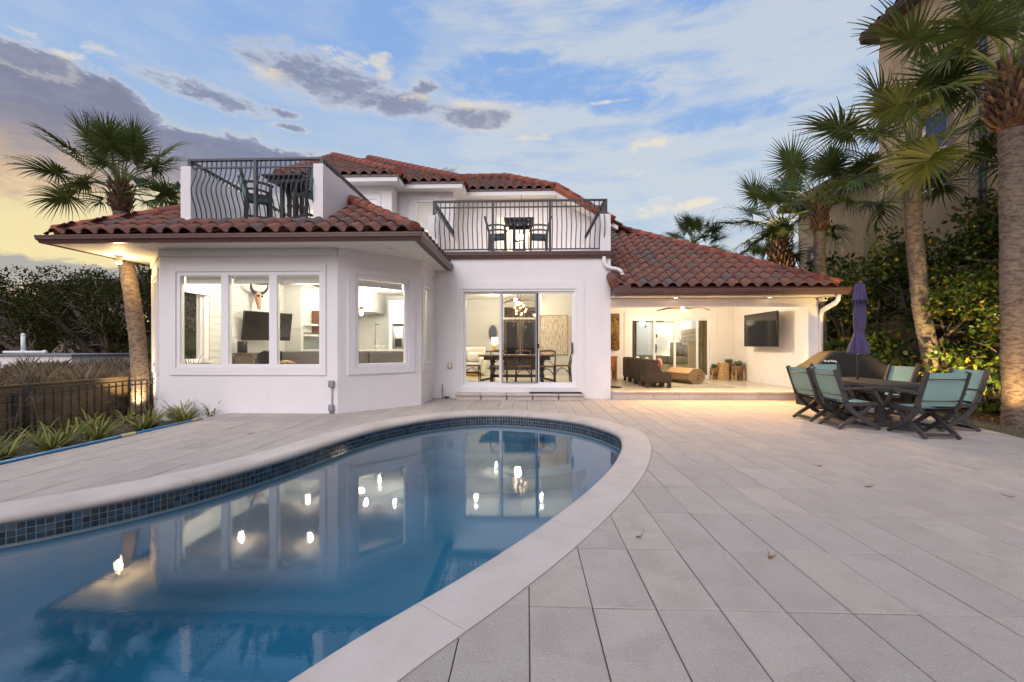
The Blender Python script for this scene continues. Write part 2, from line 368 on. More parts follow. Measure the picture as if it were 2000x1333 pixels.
# ---------------------------------------------------------------- mesh builder
class MB:
    def __init__(s):
        s.v = []; s.f = []; s.sm = []
    def add(s, vs, fs, smooth=False):
        o = len(s.v); s.v += [tuple(p) for p in vs]; s.f += [tuple(i + o for i in f) for f in fs]; s.sm += [smooth] * len(fs)
        return s
    def box(s, x0, x1, y0, y1, z0, z1):
        return s.add([(x0, y0, z0), (x1, y0, z0), (x1, y1, z0), (x0, y1, z0), (x0, y0, z1), (x1, y0, z1), (x1, y1, z1), (x0, y1, z1)],
                     [(0, 3, 2, 1), (4, 5, 6, 7), (0, 1, 5, 4), (1, 2, 6, 5), (2, 3, 7, 6), (3, 0, 4, 7)])
    def obox(s, c, size, R=None):
        R = R or Matrix.Identity(3); c = Vector(c); hx, hy, hz = [a / 2 for a in size]
        vs = [c + R @ Vector(p) for p in [(-hx, -hy, -hz), (hx, -hy, -hz), (hx, hy, -hz), (-hx, hy, -hz), (-hx, -hy, hz), (hx, -hy, hz), (hx, hy, hz), (-hx, hy, hz)]]
        return s.add(vs, [(0, 3, 2, 1), (4, 5, 6, 7), (0, 1, 5, 4), (1, 2, 6, 5), (2, 3, 7, 6), (3, 0, 4, 7)])
    def rbox(s, x0, x1, y0, y1, z0, z1, b=0.02, n=2):
        """rounded box through bmesh bevel"""
        bm = bmesh.new(); bmesh.ops.create_cube(bm, size=1)
        for v in bm.verts: v.co = ((x0 + x1) / 2 + v.co.x * (x1 - x0), (y0 + y1) / 2 + v.co.y * (y1 - y0), (z0 + z1) / 2 + v.co.z * (z1 - z0))
        bmesh.ops.bevel(bm, geom=bm.edges[:], offset=b, segments=n, profile=0.5, affect='EDGES')
        bm.verts.index_update()
        s.add([v.co[:] for v in bm.verts], [[v.index for v in f.verts] for f in bm.faces], True); bm.free()
        return s
    def beam(s, a, b, w, h, up=(0, 0, 1)):
        a = Vector(a); b = Vector(b); d = (b - a); L = d.length; d.normalize(); up = Vector(up)
        sx = d.cross(up)
        if sx.length < 1e-4: sx = d.cross(Vector((1, 0, 0)))
        sx.normalize(); uz = sx.cross(d)
        R = Matrix((sx, d, uz)).transposed()
        return s.obox((a + b) / 2, (w, L, h), R)
    def tube(s, pts, r, n=8, cap=True, smooth=True):
        pts = [Vector(p) for p in pts]; k = len(pts)
        rs = r if hasattr(r, '__len__') else [r] * k
        vs = []; prev = None
        for i, p in enumerate(pts):
            d = (pts[min(i + 1, k - 1)] - pts[max(i - 1, 0)]).normalized()
            if prev is None:
                a = d.cross(Vector((0, 0, 1)))
                if a.length < 1e-3: a = d.cross(Vector((1, 0, 0)))
            else:
                a = prev - d * prev.dot(d)
            a.normalize(); prev = a; b = d.cross(a)
            for j in range(n):
                t = 2 * PI * j / n
                vs.append(p + (a * math.cos(t) + b * math.sin(t)) * rs[i])
        fs = [(i * n + j, i * n + (j + 1) % n, (i + 1) * n + (j + 1) % n, (i + 1) * n + j) for i in range(k - 1) for j in range(n)]
        s.add(vs, fs, smooth)
        if cap:
            o = len(s.v) - k * n
            s.f.append(tuple(o + j for j in range(n))[::-1]); s.sm.append(False)
            s.f.append(tuple(o + (k - 1) * n + j for j in range(n))); s.sm.append(False)
        return s
    def lathe(s, prof, n=20, c=(0, 0, 0), smooth=True):
        vs = [(c[0] + r * math.cos(2 * PI * j / n), c[1] + r * math.sin(2 * PI * j / n), c[2] + z) for r, z in prof for j in range(n)]
        k = len(prof)
        fs = [(i * n + j, i * n + (j + 1) % n, (i + 1) * n + (j + 1) % n, (i + 1) * n + j) for i in range(k - 1) for j in range(n)]
        return s.add(vs, fs, smooth)
    def sphere(s, c, r, n=14, m=9, sc=(1, 1, 1)):
        prof = [(math.sin(PI * i / m) * r, -math.cos(PI * i / m) * r) for i in range(m + 1)]
        vs = [(c[0] + max(a, 1e-5) * math.cos(2 * PI * j / n) * sc[0], c[1] + max(a, 1e-5) * math.sin(2 * PI * j / n) * sc[1], c[2] + z * sc[2]) for a, z in prof for j in range(n)]
        fs = [(i * n + j, i * n + (j + 1) % n, (i + 1) * n + (j + 1) % n, (i + 1) * n + j) for i in range(m) for j in range(n)]
        return s.add(vs, fs, True)
    def prism(s, poly, z0, z1):
        n = len(poly)
        vs = [(x, y, z0) for x, y in poly] + [(x, y, z1) for x, y in poly]
        fs = [tuple(range(n))[::-1], tuple(range(n, 2 * n))] + [(i, (i + 1) % n, n + (i + 1) % n, n + i) for i in range(n)]
        return s.add(vs, fs)
    def poly(s, pts):
        return s.add(pts, [tuple(range(len(pts)))])
    def strip(s, A, B, smooth=True):
        n = len(A)
        return s.add(list(A) + list(B), [(i, i + 1, n + i + 1, n + i) for i in range(n - 1)], smooth)
    def mesh(s, name, m=None):
        me = bpy.data.meshes.new(name); me.from_pydata(s.v, [], s.f)
        if any(s.sm): me.polygons.foreach_set('use_smooth', s.sm)
        if m: me.materials.append(MATS[m] if isinstance(m, str) else m)
        me.update(); return me
    def build(s, name, m, parent=None, **kw):
        return put(name, s.mesh(name, m), parent, **kw)

def put(name, me, parent=None, loc=None, rot=None, mw=None, label=None, cat=None, group=None, kind=None):
    o = bpy.data.objects.new(name, me); COL.objects.link(o)
    if parent is not None: o.parent = parent
    if loc is not None: o.location = loc
    if rot is not None: o.rotation_euler = rot
    if mw is not None: o.matrix_local = mw
    return tag(o, label, cat, group, kind)
def tag(o, label=None, cat=None, group=None, kind=None):
    if label: o['label'] = label
    if cat: o['category'] = cat
    if group: o['group'] = group
    if kind: o['kind'] = kind
    return o
def thing(name, label, cat, loc=(0, 0, 0), rz=0.0, group=None, kind=None):
    o = bpy.data.objects.new(name, None); COL.objects.link(o)
    o.location = loc; o.rotation_euler = (0, 0, rz); o.empty_display_size = 0.1
    return tag(o, label, cat, group, kind)
def dup(root, loc, rz=None, label=None, group=None):
    def cp(o, par):
        c = o.copy(); COL.objects.link(c); c.parent = par
        for ch in list(o.children): cp(ch, c)
        return c
    r = cp(root, None); r.location = loc
    if rz is not None: r.rotation_euler = (0, 0, rz)
    return tag(r, label, None, group)
def lamp(kind, loc, energy, col=(1, 0.85, 0.65), size=0.1, parent=None, target=None, spot=None, blend=0.5):
    d = bpy.data.lights.new('lamp_light', kind); d.energy = energy; d.color = col
    if kind in ('POINT', 'SPOT'): d.shadow_soft_size = size
    if kind == 'AREA': d.size = size; d.shape = 'DISK'
    if spot: d.spot_size = spot; d.spot_blend = blend
    o = bpy.data.objects.new('lamp_light', d); COL.objects.link(o)
    if parent is not None: o.parent = parent
    o.location = loc
    if target is not None:
        o.rotation_euler = (Vector(target) - Vector(loc)).to_track_quat('-Z', 'Y').to_euler()
    return o
def Rz(a): return Matrix.Rotation(a, 3, 'Z')
from mathutils.geometry import delaunay_2d_cdt, tessellate_polygon
# ================================================================ POOL OUTLINE
OUT_PTS = [(-0.485, 1.596), (-0.296, 1.853), (-0.045, 2.19), (0.29, 2.688), (0.624, 3.242), (0.929, 3.812), (1.244, 4.5), (1.52, 5.30), (1.66, 5.95), (1.68, 6.45),
           (1.52, 7.02), (1.229, 7.57), (0.85, 7.97), (0.40, 8.28), (-0.08, 8.47), (-0.60, 8.55), (-1.12, 8.47), (-1.65, 8.19), (-2.08, 7.78), (-2.42, 7.30), (-2.68, 6.82),
           (-2.86, 6.30), (-2.98, 5.80), (-3.12, 5.20), (-3.32, 4.56), (-3.60, 4.00), (-3.93, 3.58), (-4.30, 3.24), (-4.72, 2.85), (-5.00, 2.3), (-5.05, 1.6), (-4.8, 0.8), (-4.2, 0.0),
           (-3.3, -0.5), (-2.4, -0.5), (-1.6, 0.05), (-0.98, 0.85)]
def catmull(P, step=0.05):
    n = len(P); out = []
    for i in range(n):
        p0, p1, p2, p3 = [np.array(P[(i + k) % n]) for k in (-1, 0, 1, 2)]
        m = max(2, int(np.linalg.norm(p2 - p1) / step))
        for j in range(m):
            t = j / m
            out.append(0.5 * ((2 * p1) + (-p0 + p2) * t + (2 * p0 - 5 * p1 + 4 * p2 - p3) * t * t + (-p0 + 3 * p1 - 3 * p2 + p3) * t ** 3))
    return np.array(out)
OUTC = catmull(OUT_PTS)
def normals(C):
    T = np.roll(C, -1, 0) - np.roll(C, 1, 0); T /= np.linalg.norm(T, axis=1)[:, None]
    return np.stack([-T[:, 1], T[:, 0]], 1)      # outline runs counter-clockwise seen from above: this points inwards
NRM = normals(OUTC)
area2 = sum(OUTC[i][0] * OUTC[(i + 1) % len(OUTC)][1] - OUTC[(i + 1) % len(OUTC)][0] * OUTC[i][1] for i in range(len(OUTC)))
if area2 < 0: NRM = -NRM
def offs(d): return OUTC + NRM * d
COPE = 0.37
INC = offs(COPE - 0.03)
def inside(poly, x, y):
    x0, y0 = poly[:, 0], poly[:, 1]; x1, y1 = np.roll(x0, -1), np.roll(y0, -1)
    c = ((y0 > y) != (y1 > y)); 
    with np.errstate(divide='ignore', invalid='ignore'):
        xi = (x1 - x0) * (y - y0) / (y1 - y0) + x0
    return bool(np.sum(c & (x < xi)) % 2)

# ================================================================ GROUND
HX0, HX1, HY0, HY1 = -5.68, 7.0, -3.0, 10.3
g = MB()
def gz(x, y):
    if x < -8.48: return 0.42 + 0.10 * math.sin(x * 0.7) * math.cos(y * 0.5) - 0.2 * min(1, max(0, (y - 12) / 10))
    if x < -5.6: return -0.22
    return -0.06
xs = [-900, -200, -60, -40, -30, -24, -20, -17, -14, -12, -10, -8.55, -8.47, HX0, HX1, 9, 12, 20, 60, 200, 900]
ys = [-900, -200, -60, -20, HY0, 0, 2, 4, 6, 8, HY1, 12, 14, 17, 20, 24, 30, 40, 60, 200, 900]
idx = {}
for i, x in enumerate(xs):
    for j, y in enumerate(ys):
        idx[i, j] = len(g.v); g.v.append((x, y, gz(x, y)))
for i in range(len(xs) - 1):
    for j in range(len(ys) - 1):
        if HX0 - 1e-3 <= xs[i] and xs[i + 1] <= HX1 + 1e-3 and HY0 - 1e-3 <= ys[j] and ys[j + 1] <= HY1 + 1e-3: continue
        g.f.append((idx[i, j], idx[i + 1, j], idx[i + 1, j + 1], idx[i, j + 1])); g.sm.append(False)
g.build('ground', 'ground', kind='structure')

# ================================================================ DECK
deck = thing('pool_deck', None, None, kind='structure')
bed = [(HX0, HY0 - .02), (HX1, HY0 - .02), (8.0, 10.7), (HX0, 10.7)]
def tri_with_hole(outer, hole, z):
    polys = [[Vector((x, y, 0)) for x, y in outer], [Vector((x, y, 0)) for x, y in hole]]
    tris = tessellate_polygon(polys); pts = [(x, y, z) for x, y in outer] + [(x, y, z) for x, y in hole]
    return MB().add(pts, tris)
bm_ = tri_with_hole(bed, offs(0.06)[::2], -0.0065)
bm_.box(HX0, HX0 + 0.02, HY0, 10.6, -0.4, -0.02)
bm_.build('mortar_bed', 'joint', deck)
PW, PD, J = 0.3048, 0.6096, 0.0031
def edge_x(y): return 6.8 + (y - 6.13) * 0.2527
def project(x, y, z=0.0):
    c, s = math.cos(0.0341), math.sin(0.0341)
    zc = -s * x + c * y
    if zc < 0.2: return None
    return 1000 + 842 * (c * x + s * y) / zc, 678 - 842 * (z - 1.254) / zc, zc
full = MB()
a, b_ = PW / 2 - J, PD / 2 - J
ch = 0.004; th = 0.05
full.add([(-a, -b_, -ch), (a, -b_, -ch), (a, b_, -ch), (-a, b_, -ch), (-a + ch, -b_ + ch, 0), (a - ch, -b_ + ch, 0), (a - ch, b_ - ch, 0), (-a + ch, b_ - ch, 0),
          (-a, -b_, -th), (a, -b_, -th), (a, b_, -th), (-a, b_, -th)],
         [(4, 5, 6, 7), (0, 1, 5, 4), (1, 2, 6, 5), (2, 3, 7, 6), (3, 0, 4, 7), (8, 9, 1, 0), (9, 10, 2, 1), (10, 11, 3, 2), (11, 8, 0, 3)])
FULL_ME = full.mesh('paver', 'paver')
cells = []
OX0, OX1, OY0, OY1 = OUTC[:, 0].min(), OUTC[:, 0].max(), OUTC[:, 1].min(), OUTC[:, 1].max()
for i in range(-19, 27):
    for j in range(-8, 14):
        x0 = 0.0119 + PW * i; x1 = x0 + PW; y0 = 2.087 + PD * j; y1 = y0 + PD
        if x1 <= -5.66 or x0 >= edge_x(y1) : continue
        if y0 < HY0 - .1 or y0 > 10.5: continue
        x0c = max(x0, -5.66)
        poly = [(x0c + J, y0 + J), (x1 - J, y0 + J), (x1 - J, y1 - J), (x0c + J, y1 - J)]
        isfull = x0c == x0
        # clip by deck edge
        def side(p): return p[0] - edge_x(p[1])
        if any(side(p) > 0 for p in poly):
            isfull = False; o = []
            for k in range(len(poly)):
                p, q = poly[k], poly[(k + 1) % len(poly)]; sp, sq = side(p), side(q)
                if sp <= 0: o.append(p)
                if sp * sq < 0:
                    t = sp / (sp - sq); o.append((p[0] + (q[0] - p[0]) * t, p[1] + (q[1] - p[1]) * t))
            poly = o
            if len(poly) < 3: continue
        tris = None
        if x1 > OX0 and x0 < OX1 and y1 > OY0 and y0 < OY1:
            cin = [inside(OUTC, *p) for p in poly]
            near = [k for k in range(len(OUTC)) if x0 - .15 < OUTC[k][0] < x1 + .15 and y0 - .15 < OUTC[k][1] < y1 + .15]
            pin = any(x0 < OUTC[k][0] < x1 and y0 < OUTC[k][1] < y1 for k in near)
            if all(cin) and not pin: continue
            if any(cin) or pin:
                isfull = False
                gro = offs(-0.004)
                vs = [Vector(p) for p in poly]; n0 = len(vs); es = [(k, (k + 1) % n0) for k in range(n0)]
                m = {}
                for k in near: m[k] = len(vs); vs.append(Vector(gro[k]))
                for k in near:
                    k2 = (k + 1) % len(OUTC)
                    if k2 in m: es.append((m[k], m[k2]))
                res = delaunay_2d_cdt(vs, es, [], 0, 1e-5)
                V, F = res[0], res[2]; tris = []
                for f in F:
                    c = sum((V[q] for q in f), Vector((0, 0))) / len(f)
                    if poly[0][0] - 1e-4 < c.x < max(p[0] for p in poly) + 1e-4 and min(p[1] for p in poly) < c.y < max(p[1] for p in poly) and side(c) < 0.001 and not inside(gro, c.x, c.y):
                        tris.append(tuple(f))
                if not tris: continue
                tris = (V, tris)
        cx, cy = (x0 + x1) / 2, (y0 + y1) / 2
        p = project(cx, cy); size = 0
        if p and -60 < p[0] < 2060 and p[1] < 1420: size = 842 / p[2] * PW * (842 * PD * 1.254 / p[2] ** 2)
        if cx > -8.3 and cx < -2.2 and cy > 8.9 : size *= 0.01
        cells.append((size, cx, cy, isfull, poly, tris))
cells.sort(key=lambda c: -c[0])
rest = MB()
for k, (size, cx, cy, isfull, poly, tris) in enumerate(cells):
    dz = random.uniform(-0.0016, 0.0016); rx, ry = random.gauss(0, 0.0012), random.gauss(0, 0.002)
    if isfull:
        if k < 300: put('paver', FULL_ME, deck, loc=(cx, cy, dz), rot=(rx, ry, 0))
        else: rest.add([(x + cx, y + cy, z + dz) for x, y, z in full.v], full.f)
        continue
    m = MB() if k < 300 else rest
    if tris:
        V, F = tris; used = sorted({q for f in F for q in f}); mp = {q: n for n, q in enumerate(used)}
        cnt = {}
        for f in F:
            for q in range(3):
                e = (f[q], f[(q + 1) % 3]); cnt[tuple(sorted(e))] = cnt.get(tuple(sorted(e)), 0) + 1
        n = len(used); ox, oy = (cx, cy) if k < 300 else (0, 0)
        vs = [(V[q].x - ox, V[q].y - oy, 0 if k < 300 else dz) for q in used] + [(V[q].x - ox, V[q].y - oy, -th) for q in used]
        fs = []
        for f in F:
            A, B, C = [V[q] for q in f]
            fs.append(tuple(mp[q] for q in (f if (B - A).cross(C - A) > 0 else f[::-1])))
        for e, c in cnt.items():
            if c == 1: fs.append((mp[e[0]], mp[e[1]], mp[e[1]] + n, mp[e[0]] + n))
        m.add(vs, fs)
    else:
        m.prism([(x - (cx if k < 300 else 0), y - (cy if k < 300 else 0)) for x, y in poly], -th, 0 if k < 300 else dz)
    if k < 300: m.build('paver', 'paver', deck, loc=(cx, cy, dz))
rest.build('distant_pavers', 'paver', deck, kind='stuff')

# ================================================================ POOL
pool = thing('swimming_pool', None, None, kind='structure')
prof = [(0.0, -0.06), (0.0, 0.003), (0.006, 0.006), (0.29, 0.006), (0.325, 0.002), (0.348, -0.010), (0.362, -0.030), (0.365, -0.050), (0.358, -0.070), (0.34, -0.083), (0.31, -0.085)]
NC = len(OUTC); arcs = np.concatenate([[0], np.cumsum(np.linalg.norm(np.roll(OUTC, -1, 0) - OUTC, axis=1))]); PER = arcs[-1]
ns = 19
for q in range(ns):
    s0 = PER * q / ns + 0.35 + random.uniform(-.12, .12) * 0; s1 = s0 + PER / ns
    ks = [k for k in range(2 * NC) if s0 <= (arcs[k % NC] + PER * (k // NC)) <= s1]
    if ks[-1] - ks[0] < 3: continue
    ks.append(ks[-1] + 1)
    m = MB(); P = len(prof)
    for kk, k in enumerate(ks):
        e = 0.004 / max(1e-6, np.linalg.norm(OUTC[(k + 1) % NC] - OUTC[k % NC]))
        pt = OUTC[k % NC]; nn = NRM[k % NC]
        if kk == len(ks) - 1:
            pt = OUTC[(k - 1) % NC] * e + pt * (1 - e)
        for d, z in prof: m.v.append((pt[0] + nn[0] * d, pt[1] + nn[1] * d, z))
    for kk in range(len(ks) - 1):
        for p in range(P - 1):
            m.f.append((kk * P + p, kk * P + p + 1, (kk + 1) * P + p + 1, (kk + 1) * P + p)); m.sm.append(p > 2)
    o0 = len(m.v); m.v += m.v[:P] + m.v[(len(ks) - 1) * P:len(ks) * P]
    m.f.append(tuple(range(o0, o0 + P))); m.sm.append(False)
    m.f.append(tuple(range(o0 + P, o0 + 2 * P))[::-1]); m.sm.append(False)
    c = OUTC[ks[len(ks) // 2] % NC]
    m.v = [(x - c[0], y - c[1], z) for x, y, z in m.v]
    m.build('coping_stone', 'coping', pool, loc=(c[0], c[1], 0))
# shell
WALL = offs(COPE - 0.035)
def floor_z(x, y): return -1.05 - 0.75 * min(1, max(0, (6.5 - y) / 5.5))
m = MB(); n = len(WALL)
for x, y in WALL: m.v.append((x, y, -0.06))
for x, y in WALL: m.v.append((x, y, floor_z(x, y) + 0.15))
W2 = offs(COPE + 0.12)
for x, y in W2: m.v.append((x, y, floor_z(x, y)))
for lv in range(2):
    for k in range(n):
        k2 = (k + 1) % n; m.f.append((lv * n + k, lv * n + k2, (lv + 1) * n + k2, (lv + 1) * n + k)); m.sm.append(True)
W3 = W2[::2]
polys = [[Vector((x, y, 0)) for x, y in W3]]
for t in tessellate_polygon(polys):
    o = len(m.v); m.v += [(W3[q][0], W3[q][1], floor_z(*W3[q])) for q in t]; m.f.append((o, o + 1, o + 2)); m.sm.append(False)
m.build('pool_shell', 'plaster', pool)
# grout backing and waterline tiles
gr = MB(); GB = offs(COPE - 0.031)
gr.strip([(x, y, -0.08) for x, y in np.vstack([GB, GB[:1]])], [(x, y, -0.262) for x, y in np.vstack([GB, GB[:1]])])
gr.build('grout_band', 'grout', pool)
TB = offs(COPE - 0.0305); tarc = np.concatenate([[0], np.cumsum(np.linalg.norm(np.roll(TB, -1, 0) - TB, axis=1))]); TP = tarc[-1]
TS = 0.0508; nt = int(TP / TS)
tm = MB(); h = TS / 2 - 0.003
tm.add([(-h, 0, -h), (h, 0, -h), (h, 0, h), (-h, 0, h), (-h + .002, 0.005, -h + .002), (h - .002, 0.005, -h + .002), (h - .002, 0.005, h - .002), (-h + .002, 0.005, h - .002)],
       [(4, 5, 6, 7), (0, 1, 5, 4), (1, 2, 6, 5), (2, 3, 7, 6), (3, 0, 4, 7)])
TILE_ME = tm.mesh('waterline_tile', 'pool_tile'); trest = MB(); tcount = 0
for k in range(nt):
    s = (k + 0.5) * TP / nt; i0 = int(np.searchsorted(tarc, s) - 1) % NC; t = (s - tarc[i0]) / max(1e-6, tarc[i0 + 1] - tarc[i0])
    p = TB[i0] * (1 - t) + TB[(i0 + 1) % NC] * t; nn = NRM[i0]; ang = math.atan2(nn[1], nn[0]) - PI / 2
    pj = project(p[0], p[1], -0.12)
    for r in range(3):
        z = -0.085 - TS * (r + 0.5)
        tilt = random.gauss(0, 0.012)
        if p[0] < -2.3 and pj and -30 < pj[0] < 560 and tcount < 290 and r < 2 and p[1] > 2.5:
            put('waterline_tile', TILE_ME, pool, loc=(p[0], p[1], z), rot=(tilt, 0, ang)); tcount += 1
        else:
            R = Rz(ang)
            trest.add([Vector((p[0], p[1], z)) + R @ Vector(v) for v in tm.v], tm.f)
trest.build('small_waterline_tiles', 'pool_tile', pool, kind='stuff')
# entry steps at the house end
for q, (r, z) in enumerate([(1.55, -0.80), (1.15, -0.58), (0.75, -0.38)]):
    c0 = np.array((-0.62, 8.16))
    pts = [(c0[0] + r * 1.35 * math.cos(t), c0[1] + r * math.sin(t) * 0.9) for t in np.linspace(-PI, 0, 24)]
    pts = [p if inside(WALL, *p) else tuple(WALL[np.argmin(((WALL - np.array(p)) ** 2).sum(1))]) for p in pts]
    MB().prism(pts + [(c0[0] + r * 1.2, c0[1] + .1), (c0[0] - r * 1.2, c0[1] + .1)], -1.3, z).build('step', 'plaster', pool)
# water
def water_mat():
    m = bpy.data.materials.new('water'); m.use_nodes = True; t = m.node_tree; t.nodes.clear(); w = NT(t)
    out = w.n('ShaderNodeOutputMaterial')
    tc = w.n('ShaderNodeTexCoord'); v = tc.outputs['Object']
    n1 = w.noise(v, 1.3, 1, 0.5); n2 = w.noise(v, 10.0, 2, 0.5); n3 = w.noise(v, 48.0, 2, 0.5)
    ht = w.math('ADD', w.math('MULTIPLY', n1, 0.30), w.math('ADD', w.math('MULTIPLY', n2, 0.055), w.math('MULTIPLY', n3, 0.045)))
    bp = w.n('ShaderNodeBump', ins={'Height': ht, 'Strength': 0.055, 'Distance': 0.06})
    gl = w.n('ShaderNodeBsdfGlossy', ins={'Roughness': 0.018, 'Normal': bp.outputs[0]})
    fr = w.n('ShaderNodeFresnel', ins={'IOR': 2.1, 'Normal': bp.outputs[0]})
    tr = w.n('ShaderNodeBsdfTransparent', ins={'Color': (0.97, 0.99, 1, 1)})
    ge = w.n('ShaderNodeNewGeometry')
    mx = w.n('ShaderNodeMixShader', ins={0: w.math('MULTIPLY', fr.outputs[0], w.math('SUBTRACT', 1.0, ge.outputs['Backfacing']))})
    t.links.new(tr.outputs[0], mx.inputs[1]); t.links.new(gl.outputs[0], mx.inputs[2]); t.links.new(mx.outputs[0], out.inputs[0])
    ab = w.n('ShaderNodeVolumeAbsorption', ins={'Color': (0.0, 0.78, 0.90, 1), 'Density': 0.25})
    t.links.new(ab.outputs[0], out.inputs['Volume'])
    MATS['water'] = m
water_mat()
wp = offs(COPE - 0.0325)[::2]; wm = MB()
for t in tessellate_polygon([[Vector((x, y, 0)) for x, y in wp]]):
    o = len(wm.v); A, B, C = [Vector(wp[q]) for q in t]
    t = t if (B - A).cross(C - A) > 0 else t[::-1]
    wm.v += [(wp[q][0], wp[q][1], -0.172) for q in t]; wm.f.append((o, o + 1, o + 2)); wm.sm.append(False)
wo = wm.build('water', 'water', kind='structure')
# ================================================================ HOUSE SHELL
house = thing('beach_house', 'white stucco house with red barrel-tile roofs, two railed balconies and lit rooms behind the pool', 'house')
def sub(name, parent=house):
    o = bpy.data.objects.new(name, None); COL.objects.link(o); o.parent = parent; o.empty_display_size = 0.1
    return o
class Wall:
    """straight wall; exterior is on the right-hand side of P0->P1"""
    def __init__(s, P0, P1):
        s.p = Vector((*P0, 0)); d = Vector((*P1, 0)) - s.p; s.L = d.length; s.d = d.normalized(); s.n = Vector((s.d.y, -s.d.x, 0))
        s.R = Matrix((s.d, -s.n, Vector((0, 0, 1)))).transposed()
    def pt(s, a, o, z): return s.p + s.d * a + s.n * o + Vector((0, 0, z))
    def box(s, mb, a0, a1, o0, o1, z0, z1):
        """o measured outwards from the wall face"""
        c = s.pt((a0 + a1) / 2, (o0 + o1) / 2, (z0 + z1) / 2)
        return mb.obox(c, (a1 - a0, abs(o1 - o0), z1 - z0), s.R)
    def solid(s, mb, z0, z1, t, holes=(), a0=0.0, a1=None):
        a1 = s.L if a1 is None else a1
        cuts = sorted({a0, a1} | {max(a0, min(a1, h)) for H in holes for h in H[:2]})
        for p, q in zip(cuts, cuts[1:]):
            if q - p < 1e-4: continue
            zs = z0
            for H in sorted([H for H in holes if H[0] < (p + q) / 2 < H[1]], key=lambda H: H[2]):
                if H[2] > zs + 1e-4: s.box(mb, p, q, 0, -t, zs, H[2])
                zs = H[3]
            if zs < z1 - 1e-4: s.box(mb, p, q, 0, -t, zs, z1)
        return mb
def window(w, a0, a1, z0, z1, panes, band=None, fr=0.06, blind=True, parent=house, recess=0.03, glass='pane', name='window'):
    """frame + panes (+ blind head) in an opening; panes = list of (a0, a1) glass intervals"""
    m = MB(); zi0, zi1 = z0 + fr, z1 - fr - 0.01
    cuts = [a0] + [v for p in panes for v in p] + [a1]
    for k in range(0, len(cuts), 2): w.box(m, cuts[k], cuts[k + 1], 0.006, -0.10, z0, z1)
    for p in panes:
        w.box(m, p[0], p[1], 0.004, -0.10, z0, zi0); w.box(m, p[0], p[1], 0.004, -0.10, zi1, z1)
    o = m.build(name, 'vinyl', parent)
    for p in panes:
        g = MB(); w.box(g, p[0], p[1], -recess, -recess - 0.006, zi0, zi1); g.build('pane', glass, o)
        for q0 in (p[0], p[1] - .012):
            st = MB(); w.box(st, q0, q0 + .012, -0.012, -0.028, zi0, zi1); st.build('glazing_bead', 'trim', o)
        if blind:
            bl = MB(); w.box(bl, p[0] + .02, p[1] - .02, -0.12, -0.17, zi1 - 0.13, zi1 + .01); bl.build('blind', 'blind', o)
    if band:
        t = MB(); b0, b1, c0, c1 = band
        w.box(t, b0, a0 - .004, 0.002, 0.026, c0, c1); w.box(t, a1 + .004, b1, 0.002, 0.026, c0, c1)
        w.box(t, a0 - .004, a1 + .004, 0.002, 0.024, c0, z0 - .004); w.box(t, a0 - .004, a1 + .004, 0.002, 0.024, z1 + .004, c1)
        t.build('window_surround', 'trim', o)
    return o

ZS = 3.115      # bay soffit
# ---- bay: left side, left chamfer, front, right chamfer, right side
wl = Wall((-8.28, 18.7), (-8.28, 9.25)); wlc = Wall((-8.28, 9.25), (-7.0, 8.0)); wf = Wall((-7.0, 8.0), (-3.56, 8.0)); wrc = Wall((-3.56, 8.0), (-2.28, 9.25)); wrs = Wall((-2.28, 9.25), (-2.28, 10.5))
F0 = -7.0
fo = (-6.673 - F0, -3.875 - F0, 0.865, 2.68)
for w, holes, nm in ((wf, [fo], 'front_wall'), (wrc, [(0.34, 1.48, 0.865, 2.66)], 'angled_wall'), (wrs, [(0.22, 1.02, 0.865, 2.66)], 'side_wall'), (wlc, [(0.40, 1.40, 0.865, 2.66)], 'angled_wall'), (wl, [(8.1, 9.15, 0.9, 2.65)], 'side_wall')):
    m = MB(); w.solid(m, -0.5, 3.4, 0.16, holes); m.build(nm, 'stucco', house)
    f = MB(); w.box(f, 0, w.L, 0.003, 0.03, ZS - 0.14, ZS - .002); f.build('frieze', 'trim', house)
window(wf, *fo, [(-6.603 - F0, -5.803 - F0), (-5.664 - F0, -4.87 - F0), (-4.722 - F0, -3.905 - F0)], band=(-6.794 - F0, -3.777 - F0, 0.72, 2.825))
window(wrc, 0.34, 1.48, 0.865, 2.66, [(0.40, 1.42)], band=(0.19, 1.62, 0.72, 2.80))
window(wrs, 0.22, 1.02, 0.865, 2.66, [(0.28, 0.96)], band=(0.08, 1.16, 0.72, 2.80))
rs = MB(); wrs.box(rs, .24, 1.0, -.13, -.135, .9, 2.6); rs.build('roller_shade', 'roller_shade', house)
window(wlc, 0.40, 1.40, 0.865, 2.66, [(0.46, 1.34)], band=(0.25, 1.55, 0.72, 2.80), blind=False)
window(wl, 8.1, 9.15, 0.9, 2.65, [(8.16, 9.09)], blind=False)
ib = MB(); wl.box(ib, 8.0, 9.22, -0.19, -0.27, 2.55, 2.78); ib.build('roman_blind', 'blind', house)
# corner boards
for (x, y) in ((-7.0, 8.0), (-3.56, 8.0)):
    pass
